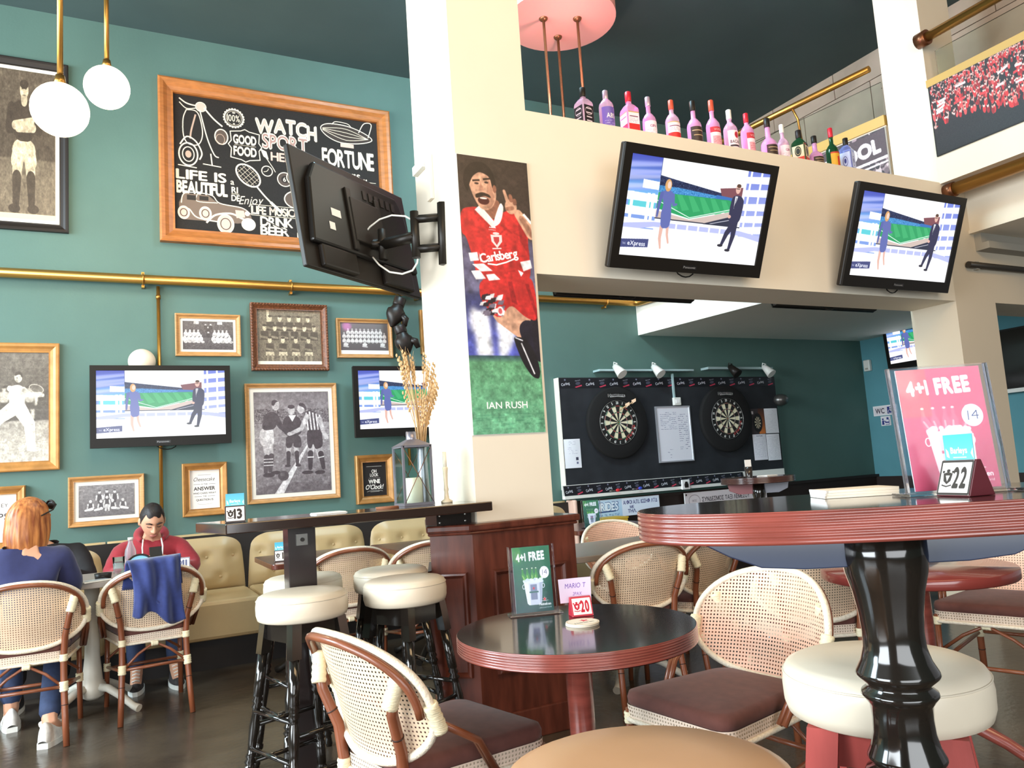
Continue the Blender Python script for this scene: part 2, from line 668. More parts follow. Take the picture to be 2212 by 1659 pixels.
# ---- the studio picture that every television in the room shows
def art_tv():
    W, H = 480, 270
    c = Cv(W, H, (240, 242, 246))
    P = lambda *q: [(u * W, v * H) for u, v in q]
    c.grad(0, 0, .21 * W, .45 * H, (70, 80, 175), (120, 190, 235))
    for k in range(9):
        v = random.uniform(.02, .34)
        c.poly(P((0, v), (.21, v - .03), (.21, v), (0, v + .05)), random.choice([(150, 160, 230), (60, 70, 150), (200, 205, 240)]), .6)
    c.blur(2, 0, 0, .21 * W, .45 * H)
    c.rect(0, .38 * H, .21 * W, .75 * H, (120, 150, 215))
    c.rect(.02 * W, .42 * H, .2 * W, .54 * H, (90, 195, 205))
    c.grad(.83 * W, 0, W, .7 * H, (110, 125, 205), (165, 175, 225))
    for v in (.23, .36, .50, .62):
        c.poly(P((.1 if v < .3 else 0, v), (.21, v + .01), (.21, v + .09), (.1 if v < .3 else 0, v + .085)), (250, 250, 252))
    for u in (.03, .14, .17):
        c.rect(u * W, .36 * H, (u + .02) * W, .7 * H, (245, 246, 252))
    for v in (.04, .18, .33, .46, .58):
        c.poly(P((.83, v + .02), (1, v - .01), (1, v + .07), (.83, v + .09)), (250, 250, 252))
    for u in (.85, .93):
        c.rect(u * W, 0, (u + .015) * W, .68 * H, (245, 246, 252))
    c.rect(.21 * W, 0, .83 * W, .6 * H, (247, 249, 250))
    c.poly(P((.21, .17), (.34, .2), (.72, .28), (.72, .33), (.21, .33)), (28, 40, 78))
    c.poly(P((.21, .27), (.34, .27), (.72, .31), (.72, .34), (.21, .36)), (62, 132, 190))
    c.noise(16, 2, .21 * W, .19 * H, .72 * W, .34 * H)
    c.poly(P((.64, .22), (.81, .18), (.81, .32), (.66, .3)), (120, 70, 78))
    c.poly(P((.62, .29), (.81, .31), (.81, .36), (.62, .34)), (50, 105, 175))
    c.poly(P((.21, .34), (.72, .33), (.79, .36), (.79, .42), (.45, .57), (.21, .5)), (38, 150, 92))
    for k in range(6):
        u = .26 + .08 * k
        c.poly(P((u, .34), (u + .035, .34), (u + .1, .48), (u + .05, .5)), (70, 178, 115), .6)
    c.line(P((.21, .42), (.45, .56), (.8, .4)), 2, (240, 250, 245))
    c.poly(P((.21, .52), (.45, .58), (.79, .43), (.79, .6), (.21, .6)), (196, 178, 170))
    c.poly(P((.56, .6), (.79, .48), (.79, .6)), (40, 44, 66))
    c.line(P((.6, .6), (.79, .52)), 1.6, (225, 225, 235))
    c.line(P((.21, .6), (.83, .605)), 3, (36, 40, 60))
    c.poly(P((0, .68), (.21, .64), (.83, .64), (1, .68), (1, .74), (.83, .69), (.21, .69), (0, .76)), (176, 182, 235))
    for u in (.28, .36, .44, .52, .60, .68):
        c.rect(u * W, .64 * H, (u + .012) * W, .69 * H, (245, 245, 252))
    c.rect(0, .76 * H, W, H, (248, 248, 250))
    c.rect(0, .72 * H, .21 * W, .78 * H, (246, 246, 250))
    c.line(P((.02, .82), (1, .84)), 1, (205, 205, 220))
    c.line(P((.21, 0), (.21, .2)), 1.5, (60, 70, 120))
    c.round = True
    # the two presenters
    sk = (216, 172, 158)
    c.limb(P((.265, .68), (.262, .8), (.275, .9)), [6, 5, 3], sk).limb(P((.305, .68), (.31, .76), (.325, .84)), [5, 4, 3], sk)
    c.poly(P((.228, .34), (.262, .305), (.3, .31), (.318, .35), (.31, .46), (.322, .58), (.315, .69), (.258, .7), (.246, .55), (.258, .45)), (92, 102, 165))
    c.limb(P((.235, .35), (.225, .47), (.222, .58)), [6, 5, 3], (84, 94, 158)).limb(P((.314, .35), (.325, .45), (.345, .44)), [5, 4, 3], (92, 102, 165))
    c.ell(.272 * W, .26 * H, 11, 17, (206, 156, 100)).ell(.278 * W, .255 * H, 6, 10, (236, 198, 182))
    c.limb(P((.79, .55), (.74, .68), (.715, .8)), [11, 8, 5], (44, 44, 72)).limb(P((.79, .55), (.79, .7), (.775, .84)), [11, 8, 5], (44, 44, 72))
    c.ell(.705 * W, .815 * H, 10, 4, (40, 38, 50)).ell(.765 * W, .86 * H, 10, 4, (40, 38, 50))
    c.poly(P((.74, .29), (.775, .265), (.81, .275), (.835, .32), (.825, .56), (.745, .58), (.732, .44)), (44, 44, 74))
    c.poly(P((.762, .28), (.782, .28), (.762, .42)), (245, 245, 248)).line(P((.773, .29), (.765, .4)), 2, (40, 40, 60))
    c.ell(.74 * W, .5 * H, 6, 5, sk)
    c.ell(.775 * W, .2 * H, 9, 14, sk).ell(.777 * W, .168 * H, 8, 5.5, (84, 56, 44))
    c.line(P((.76, .2), (.785, .2)), 2, (40, 36, 40))
    c.round = False
    c.poly(P((0, .84), (.19, .82), (.19, .905), (0, .925)), (64, 70, 118))
    c.text('THE', .028 * W, .882 * H, 6, (225, 228, 240), sx=.8)
    c.text('eXpress', .112 * W, .873 * H, 12, (240, 242, 250), fit=58, bold=1)
    return c


def art_poster():
    W, H = 300, 1060
    c = Cv(W, H, (58, 46, 42))
    P = lambda *q: [(u * W, v * H) for u, v in q]
    c.grad(0, 0, W, .3 * H, (52, 42, 38), (64, 52, 48))
    c.grad(0, .3 * H, W, .5 * H, (88, 82, 108), (110, 108, 140))
    c.grad(0, .5 * H, W, .74 * H, (60, 62, 100), (88, 96, 196))
    for _ in range(26):
        c.ell(random.uniform(0, W), random.uniform(.28, .52) * H, random.uniform(8, 30), random.uniform(10, 40), random.choice([(60, 55, 80), (130, 126, 160), (44, 40, 52)]), .5)
    c.poly(P((.08, .57), (.3, .56), (.34, .73), (.12, .73)), (240, 242, 252)).poly(P((.4, .6), (.62, .58), (.66, .66), (.52, .73), (.42, .73)), (236, 240, 252))
    c.ell(.1 * W, .6 * H, 20, 50, (245, 246, 255), .8).ell(.38 * W, .66 * H, 12, 30, (80, 86, 180))
    c.blur(9)
    c.grad(0, .735 * H, W, H, (96, 152, 112), (112, 178, 140))
    c.noise(5, 2, 0, .735 * H, W, H).noise(5, 6, 0, .735 * H, W, H)
    c.grad(0, .725 * H, W, .75 * H, (60, 84, 96), (96, 152, 112))
    for _ in range(40):
        c.ell(random.uniform(0, W), random.uniform(.9, .99) * H, random.uniform(6, 26), 3, (78, 140, 108), .5)
    sk, skd = (206, 158, 132), (140, 92, 74)
    red, redd = (196, 44, 44), (140, 26, 32)
    c.round = True
    # legs
    c.limb(P((.55, .56), (.86, .645)), [62, 40], sk).limb(P((.62, .53), (.95, .62)), [40, 26], sk)
    c.limb(P((.85, .63), (.9, .7)), [38, 34], (34, 30, 44)).limb(P((.97, .6), (1.0, .73)), [24, 18], (34, 30, 40))
    c.poly(P((.63, .655), (.8, .66), (.93, .71), (.99, .78), (.96, .81), (.86, .8), (.74, .75), (.66, .69)), (30, 26, 32))
    c.line(P((.74, .68), (.9, .79)), 6, (232, 232, 238)).line(P((.66, .66), (.76, .67)), 5, (220, 220, 230))
    # shorts
    c.poly(P((.2, .455), (.55, .43), (.95, .43), (1, .5), (1, .6), (.82, .585), (.62, .535), (.45, .6), (.2, .53)), red)
    c.poly(P((.6, .45), (.66, .45), (.72, .54), (.64, .53)), redd, .7).poly(P((.85, .46), (.9, .46), (1, .56), (1, .6)), redd, .7)
    for _ in range(26):
        u, v = random.uniform(.2, .48), random.uniform(.505, .575)
        c.poly(P((u, v), (u + .08, v - .006), (u + .06, v + .012), (u - .02, v + .012)), random.choice([(236, 234, 238), (120, 110, 130), (40, 30, 40)]))
    c.ell(.47 * W, .565 * H, 14, 18, (240, 225, 228)).ell(.47 * W, .565 * H, 8, 11, (206, 90, 96))
    # shirt
    c.poly(P((0, .2), (.25, .185), (.5, .24), (.62, .19), (.85, .195), (1, .235), (1, .26), (.93, .28), (.95, .42), (.9, .45), (.2, .465), (.12, .36), (.06, .3), (0, .29)), red)
    for _ in range(16):
        u, v = random.uniform(.15, .8), random.uniform(.24, .42)
        c.line(P((u, v), (u + random.uniform(.05, .2), v + random.uniform(-.03, .03))), 7, redd, .35)
    c.poly(P((.8, .2), (.9, .22), (.95, .36), (.82, .3)), redd, .6)
    dm = (238, 236, 242)
    for q in (((.08, .36), (.2, .355), (.22, .385), (.1, .39)), ((.22, .355), (.27, .385), (.24, .39)), ((.12, .4), (.28, .395), (.4, .42), (.24, .425)), ((.1, .425), (.22, .42), (.3, .45), (.16, .455)), ((.3, .435), (.42, .43), (.5, .45), (.34, .457)), ((.8, .38), (.95, .37), (.97, .4), (.84, .415)), ((.76, .41), (.84, .42), (.8, .435))):
        c.poly(P(*q), dm)
    # neck, collar, head
    c.poly(P((.26, .16), (.55, .15), (.57, .2), (.43, .235), (.3, .2)), skd)
    c.poly(P((.2, .2), (.28, .18), (.46, .235), (.44, .262)), (244, 242, 240)).poly(P((.46, .235), (.57, .16), (.62, .18), (.56, .24), (.44, .262)), (244, 242, 240))
    c.poly(P((.12, .085), (.2, .04), (.36, .03), (.46, .06), (.52, .11), (.52, .15), (.46, .185), (.36, .2), (.27, .19), (.19, .15)), sk)
    c.poly(P((.06, .1), (.09, .055), (.2, .022), (.36, .018), (.48, .045), (.53, .1), (.5, .13), (.47, .115), (.44, .07), (.3, .055), (.2, .075), (.15, .105), (.12, .14)), (34, 26, 24))
    c.poly(P((.42, .07), (.47, .12), (.5, .16), (.4, .198), (.36, .17)), skd, .45)
    c.line(P((.2, .092), (.29, .088)), 7, (50, 34, 28)).line(P((.35, .083), (.44, .078)), 7, (50, 34, 28))
    c.ell(.25 * W, .101 * H, 9, 4, (60, 40, 36)).ell(.39 * W, .094 * H, 9, 4, (60, 40, 36))
    c.poly(P((.31, .095), (.35, .125), (.27, .128)), (182, 130, 108))
    c.poly(P((.22, .142), (.32, .131), (.42, .138), (.45, .152), (.34, .144), (.23, .158)), (44, 30, 26))
    c.ell(.335 * W, .163 * H, 24, 16, (70, 24, 24)).ell(.335 * W, .154 * H, 16, 4, (236, 228, 220))
    c.ell(.5 * W, .115 * H, 8, 16, skd)
    # raised arm
    c.limb(P((1.0, .27), (.82, .2)), [26, 18], sk).limb(P((1.0, .275), (.86, .215)), [12, 10], skd, .6)
    c.ell(.72 * W, .175 * H, 26, 30, sk)
    c.limb(P((.68, .16), (.635, .118)), [8, 6], sk).limb(P((.73, .15), (.72, .135)), [9, 8], skd).limb(P((.78, .16), (.78, .15)), [9, 8], skd).limb(P((.66, .185), (.74, .18)), [8, 8], skd, .7)
    c.line(P((.9, .2), (1, .23)), 10, (244, 240, 240))
    c.round = False
    c.mottle(.08, 22).mottle(.06, 9).blur(1)
    # emblems and lettering
    for k in range(3):
        c.poly(P((.385 + .025 * k, .262), (.4 + .03 * k, .262 - .006 - .004 * k), (.415 + .035 * k, .262)), dm)
    c.text('adidas', .43 * W, .268 * H, 6, dm, fit=30)
    c.poly(P((.4, .287), (.56, .285), (.56, .31), (.485, .335), (.41, .312)), (236, 214, 216)).poly(P((.44, .295), (.52, .293), (.52, .308), (.482, .324), (.445, .31)), (190, 60, 64))
    c.ell(.48 * W, .281 * H, 14, 5, (236, 214, 216))
    c.line(P((.42, .338), (.54, .335)), 5, (236, 214, 216))
    c.text('Carlsberg', .5 * W, .362 * H, 34, (246, 244, 244), fit=165, rot=-.2, bold=2, gap=.04)
    c.line(P((.34, .395), (.46, .397), (.6, .385), (.72, .37)), 6, (246, 244, 244))
    c.text('IAN RUSH', .49 * W, .9 * H, 25, (246, 250, 246), fit=172, bold=1)
    c.noise(5, 1)
    return c


def man_photo(c, x, y, h, jersey, shorts, socks, arms='side', face=0, stripe=False):
    """One standing sportsman on a photograph: feet at y, height h."""
    c.round = True
    s = h / 100.0
    X = lambda a: x + a * s
    Y = lambda b: y - b * s
    sk = (205, 195, 185)
    for sd in (-1, 1):
        c.limb([(X(sd * 7), Y(47)), (X(sd * 9), Y(27))], [8 * s, 5.5 * s], sk)
        c.limb([(X(sd * 9), Y(26)), (X(sd * 10), Y(5))], [5.8 * s, 4 * s], socks)
        c.ell(X(sd * 12), Y(2.5), 7.5 * s, 3.5 * s, (50, 42, 40))
    c.poly([(X(-12), Y(56)), (X(12), Y(56)), (X(18), Y(34)), (X(2), Y(33)), (X(0), Y(40)), (X(-2), Y(33)), (X(-18), Y(34))], shorts)
    c.poly([(X(-16), Y(82)), (X(-5), Y(86)), (X(5), Y(86)), (X(16), Y(82)), (X(13), Y(54)), (X(-13), Y(54))], jersey)
    if stripe:
        for k in (-9, -3, 3, 9):
            c.line([(X(k), Y(84)), (X(k * .9), Y(55))], 2.6 * s, (240, 238, 235))
    if arms == 'cross':
        c.limb([(X(-16), Y(79)), (X(-19), Y(64)), (X(8), Y(66))], [5 * s, 5 * s, 4 * s], jersey)
        c.limb([(X(16), Y(79)), (X(19), Y(64)), (X(-8), Y(68))], [5 * s, 5 * s, 4 * s], jersey)
        c.limb([(X(-12), Y(66)), (X(10), Y(70))], [3.6 * s, 3.4 * s], sk).limb([(X(12), Y(65)), (X(-8), Y(64))], [3.6 * s, 3.4 * s], sk)
    elif arms == 'side':
        for sd in (-1, 1):
            c.limb([(X(sd * 16), Y(79)), (X(sd * 20), Y(64))], [5 * s, 4.5 * s], jersey)
            c.limb([(X(sd * 20), Y(64)), (X(sd * 19), Y(48))], [4 * s, 3.4 * s], sk)
    c.limb([(X(0), Y(85)), (X(0), Y(89))], [4 * s, 4 * s], sk)
    c.ell(X(face), Y(94), 5.6 * s, 7 * s, sk)
    c.ell(X(face * .6), Y(98.5), 5.6 * s, 3.6 * s, (48, 40, 38))
    c.rect(X(face - 3.2), Y(95.5), X(face - 1), Y(94.6), (70, 60, 56)).rect(X(face + 1), Y(95.5), X(face + 3.2), Y(94.6), (70, 60, 56))
    c.rect(X(face - 2), Y(90.3), X(face + 2), Y(89.6), (110, 80, 76))
    return c


def art_player():
    c = Cv(260, 400, (104, 84, 62))
    c.grad(0, 0, 260, 250, (96, 76, 56), (70, 54, 40)).grad(0, 240, 260, 400, (120, 100, 72), (128, 106, 74))
    c.noise(9, 4)
    c.blur(2)
    man_photo(c, 118, 382, 350, (48, 40, 36), (236, 220, 180), (52, 44, 40), 'cross')
    c.mottle(.12, 12).mottle(.08, 4).noise(7, 1).tone(*SEPIA)
    c.rect(0, 386, 260, 400, (226, 204, 160))
    c.text('...', 30, 393, 4, (120, 100, 80))
    return c


def art_tennis():
    c = Cv(260, 380, (70, 60, 52))
    c.grad(0, 0, 260, 240, (104, 92, 78), (58, 48, 44)).grad(0, 238, 260, 380, (150, 140, 136), (196, 188, 182))
    for k in range(7):
        c.rect(0, 20 + 30 * k, 260, 24 + 30 * k, (120, 106, 90), .4)
    c.noise(8, 3)
    for x in (100, 190):
        man_photo(c, x, 240, 120, (180, 170, 160), (60, 54, 50), (180, 170, 160))
    c.blur(2)
    c.round = True
    w = (236, 230, 220)
    c.limb([(150, 190), (190, 250), (196, 330)], [26, 20, 15], w).limb([(140, 190), (90, 225), (30, 280)], [26, 20, 14], w)
    c.ell(206, 338, 26, 8, (236, 232, 226)).ell(20, 290, 16, 8, w)
    c.poly([(116, 120), (150, 112), (176, 126), (172, 196), (120, 200)], w)
    c.limb([(168, 130), (196, 152), (236, 150)], [10, 8, 7], (210, 196, 180)).limb([(120, 126), (150, 150), (226, 146)], [10, 8, 7], w)
    c.ring(214, 128, 26, 14, 3, (200, 186, 160), rot=.3).ell(214, 128, 24, 12, (150, 140, 120), .4, rot=.3)
    c.ell(150, 88, 14, 18, (212, 196, 180)).poly([(136, 84), (140, 68), (158, 66), (166, 80), (164, 92), (156, 76)], (62, 50, 44))
    c.ell(146, 90, 2, 1.5, (60, 50, 48)).line([(140, 100), (148, 101)], 1.5, (120, 90, 80))
    c.mottle(.1, 12).mottle(.08, 4).noise(6, 1).tone((40, 32, 26), (238, 228, 212))
    return c


def art_hand():
    W, H = 340, 450
    c = Cv(W, H, (120, 100, 106))
    c.grad(0, 0, W, .2 * H, (96, 92, 106), (132, 128, 138))
    c.rect(0, .17 * H, W, .32 * H, (104, 96, 100))
    c.noise(34, 3, 0, .17 * H, W, .32 * H)
    c.grad(0, .31 * H, W, H, (160, 146, 150), (116, 90, 88))
    c.noise(9, 3, 0, .31 * H, W, H).noise(8, 9, 0, .5 * H, W, H)
    c.blur(1)
    c.ell(.5 * W, .99 * H, 190, 40, (88, 66, 66), .6)
    c.poly([(.72 * W, .5 * H), (.735 * W, .5 * H), (.36 * W, H), (.24 * W, H)], (238, 226, 224))
    c.line([(0, .45 * H), (W, .44 * H)], 2, (200, 190, 190))
    sk = (206, 192, 186)
    P = lambda *q: [(u * W, v * H) for u, v in q]
    c.round = True
    # referee in the middle
    for sd in (-1, 1):
        c.limb(P((.49 + sd * .05, .54), (.49 + sd * .055, .62)), [12, 9], sk)
        c.limb(P((.49 + sd * .055, .61), (.49 + sd * .06, .72)), [10, 7], (48, 42, 46))
        c.ell((.49 + sd * .07) * W, .735 * H, 13, 6, (44, 36, 38))
    c.poly(P((.41, .43), (.6, .43), (.62, .56), (.51, .56), (.5, .5), (.48, .56), (.4, .56)), (52, 48, 54))
    c.poly(P((.39, .26), (.46, .24), (.53, .24), (.6, .26), (.64, .35), (.6, .44), (.4, .44), (.36, .34)), (48, 44, 52))
    c.poly(P((.45, .235), (.55, .235), (.5, .3)), (238, 236, 236))
    c.ell(.49 * W, .185 * H, 16, 21, sk).ell(.49 * W, .15 * H, 16, 9, (52, 46, 48))
    # player in dark jersey, left
    c.limb(P((.15, .54), (.16, .64)), [16, 12], sk).limb(P((.2, .53), (.2, .62)), [13, 11], sk)
    c.limb(P((.15, .64), (.13, .78)), [12, 9], (56, 50, 54)).limb(P((.21, .63), (.19, .77)), [12, 9], (56, 50, 54))
    for v in (.66, .69, .72):
        c.line(P((.11, v), (.23, v)), 4, (226, 220, 220))
    c.ell(.17 * W, .815 * H, 26, 10, (46, 36, 36)).ell(.26 * W, .795 * H, 22, 8, (46, 36, 36))
    c.poly(P((.07, .36), (.25, .35), (.25, .53), (.16, .57), (.06, .5)), (236, 228, 226))
    c.poly(P((.13, .22), (.24, .19), (.31, .22), (.28, .37), (.09, .38)), (58, 52, 58))
    c.limb(P((.27, .24), (.34, .34), (.45, .42)), [15, 12, 9], (58, 52, 58))
    c.ell(.285 * W, .13 * H, 17, 24, sk).poly(P((.23, .13), (.235, .085), (.28, .075), (.33, .095), (.29, .1), (.26, .14)), (52, 46, 48))
    # striped player, right, bending in
    c.limb(P((.74, .56), (.73, .66)), [17, 12], sk).limb(P((.84, .56), (.86, .66)), [17, 12], sk)
    c.limb(P((.73, .62), (.72, .77)), [13, 9], (40, 36, 40)).limb(P((.87, .63), (.9, .77)), [13, 9], (40, 36, 40))
    c.line(P((.69, .66), (.77, .66)), 5, (230, 226, 226)).line(P((.83, .67), (.91, .66)), 5, (230, 226, 226))
    c.ell(.68 * W, .81 * H, 26, 8, (44, 34, 36)).ell(.85 * W, .815 * H, 24, 9, (44, 34, 36))
    c.poly(P((.69, .37), (.89, .36), (.91, .56), (.8, .59), (.77, .52), (.74, .58), (.69, .56)), (46, 42, 46))
    c.poly(P((.66, .22), (.73, .18), (.82, .21), (.89, .28), (.9, .38), (.69, .39)), (56, 52, 56))
    for k in range(5):
        c.line(P((.69 + .045 * k, .205 + .012 * abs(k - 1)), (.71 + .045 * k, .385)), 7, (236, 234, 234))
    c.limb(P((.7, .25), (.62, .37), (.47, .42)), [12, 10, 8], sk).limb(P((.87, .28), (.91, .4), (.95, .46)), [12, 9, 8], sk)
    c.ell(.46 * W, .42 * H, 12, 8, (214, 200, 194)).ell(.955 * W, .47 * H, 10, 10, sk)
    c.ell(.62 * W, .17 * H, 17, 22, sk).poly(P((.59, .14), (.6, .115), (.66, .115), (.7, .16), (.68, .2), (.66, .16)), (50, 44, 46))
    c.ell(.36 * W, .83 * H, 24, 22, (66, 50, 48)).ell(.345 * W, .815 * H, 10, 8, (110, 90, 86), .6)
    c.mottle(.1, 14).mottle(.08, 5).noise(5, 1).tone((42, 30, 34), (234, 226, 224))
    return c


def art_team(kind):
    c = Cv(300, 200, (70, 62, 58))
    c.grad(0, 0, 300, 120, (78, 70, 64), (60, 54, 50)).grad(0, 118, 300, 200, (82, 74, 68), (56, 50, 46))
    c.noise(9, 4)
    if kind == 'white':          # two banks of white-shirted players either side of a dark middle
        for q in (80, 220):
            c.rect(q - 15, 2, q + 15, 22, (200, 196, 186))
        for row, (y, n) in enumerate(((92, 4), (126, 5))):
            for side in (0, 1):
                for k in range(n):
                    x = 18 + k * 24 + side * 170 + row * -8
                    c.ell(x, y - 24, 6, 8, (206, 196, 182)).ell(x, y, 13, 18, (224, 220, 210))
        for x, y in ((135, 40), (150, 60), (165, 40), (150, 95)):
            c.ell(x, y - 14, 6, 8, (200, 190, 178)).ell(x, y + 4, 12, 16, (46, 42, 42))
        for side in (0, 1):
            for k in range(5):
                c.ell(16 + 25 * k + side * 170, 146, 12, 9, (210, 206, 196))
    elif kind == 'dark':         # the sepia team in dark jerseys
        c.grad(0, 0, 300, 200, (124, 108, 88), (98, 84, 68))
        c.rect(40, 20, 260, 26, (90, 76, 60)).rect(46, 0, 58, 60, (214, 196, 160))
        c.noise(10, 3)
        for (y, n, x0, dx) in ((58, 5, 62, 44), (92, 6, 36, 46), (136, 4, 58, 60)):
            for k in range(n):
                x = x0 + dx * k
                c.ell(x, y - 26, 9, 11, (232, 208, 172)).ell(x, y - 35, 9, 4, (58, 46, 38))
                c.poly([(x - 17, y - 14), (x + 17, y - 14), (x + 19, y + 18), (x - 19, y + 18)], (58, 50, 46))
                c.limb([(x - 15, y + 6), (x + 12, y + 10)], [4, 4], (136, 114, 92))
                if n == 4:
                    c.poly([(x - 18, y + 16), (x + 18, y + 16), (x + 20, y + 30), (x - 20, y + 30)], (222, 204, 170))
                    for sd in (-1, 1):
                        c.limb([(x + sd * 9, y + 30), (x + sd * 13, y + 54)], [5, 4], (150, 128, 104))
                        c.ell(x + sd * 14, y + 58, 7, 3, (44, 36, 32))
        c.ell(178, 178, 10, 9, (90, 66, 46))
        c.mottle(.1, 9).mottle(.08, 3).tone((44, 34, 28), (240, 222, 186))
        c.rect(0, 186, 300, 200, (226, 218, 200))
        return c
    elif kind == 'rows':         # three rows in white
        c.grad(0, 0, 300, 200, (104, 98, 92), (58, 52, 50))
        for (y, n) in ((60, 9), (84, 11), (112, 11)):
            for k in range(n):
                x = 150 + (k - (n - 1) / 2) * 25
                c.ell(x, y - 16, 5.5, 7, (190, 178, 166)).ell(x, y + 4, 12, 14, (228, 224, 216))
                c.line([(x - 7, y + 14), (x + 7, y + 14)], 3, (60, 54, 52))
        for x in (34, 150, 262):
            c.ell(x, 122, 6, 7, (190, 178, 166)).ell(x, 138, 15, 10, (226, 222, 214)).limb([(x - 12, 148), (x + 14, 152)], [5, 4], (200, 192, 184))
        c.tone(*MONO)
        c.rect(0, 174, 300, 200, (236, 232, 224)).text('. . .', 150, 187, 5, (120, 110, 100))
        return c
    else:                        # gymnasts in dark vests and white trousers
        c.grad(0, 0, 300, 200, (120, 108, 108), (84, 74, 76))
        for x, y in ((110, 60), (150, 56), (192, 60)):
            c.limb([(x, y + 30), (x, y + 70)], [10, 7], (52, 44, 46)).poly([(x - 13, y), (x + 13, y), (x + 10, y + 40), (x - 10, y + 40)], (48, 42, 44))
            c.limb([(x - 14, y + 6), (x - 18, y + 34)], [4, 4], (214, 202, 196)).limb([(x + 14, y + 6), (x + 18, y + 34)], [4, 4], (214, 202, 196))
            c.ell(x, y - 14, 8, 10, (214, 202, 196)).ell(x, y - 22, 8, 4, (46, 40, 42))
        for x, y in ((62, 116), (118, 118), (150, 96), (180, 118), (236, 116)):
            c.ell(x, y - 14, 8, 10, (216, 204, 198)).poly([(x - 14, y), (x + 14, y), (x + 12, y + 30), (x - 12, y + 30)], (52, 46, 48))
            c.limb([(x - 13, y + 4), (x - 16, y + 26)], [4, 4], (214, 202, 196)).limb([(x + 13, y + 4), (x + 16, y + 26)], [4, 4], (214, 202, 196))
        for x, d in ((70, -1), (120, -1), (180, 1), (228, 1)):
            c.limb([(x, 150), (x + d * 34, 158)], [9, 6], (232, 226, 222))
        c.limb([(146, 130), (142, 164)], [6, 5], (220, 210, 204)).limb([(154, 130), (160, 164)], [6, 5], (220, 210, 204))
    c.mottle(.12, 9).mottle(.08, 3).noise(5, 1).tone(*MONO)
    return c


def art_men():
    c = Cv(160, 200, (100, 96, 96))
    c.grad(0, 0, 160, 110, (60, 58, 62), (120, 116, 116)).grad(0, 108, 160, 200, (150, 144, 142), (196, 190, 186))
    for k in range(4):
        man_photo(c, 22 + 40 * k, 178, 130, (226, 220, 216) if k % 2 else (54, 50, 52), (60, 54, 56), (60, 56, 56))
    c.mottle(.12, 9).mottle(.08, 3).noise(5, 1).tone(*MONO)
    return c


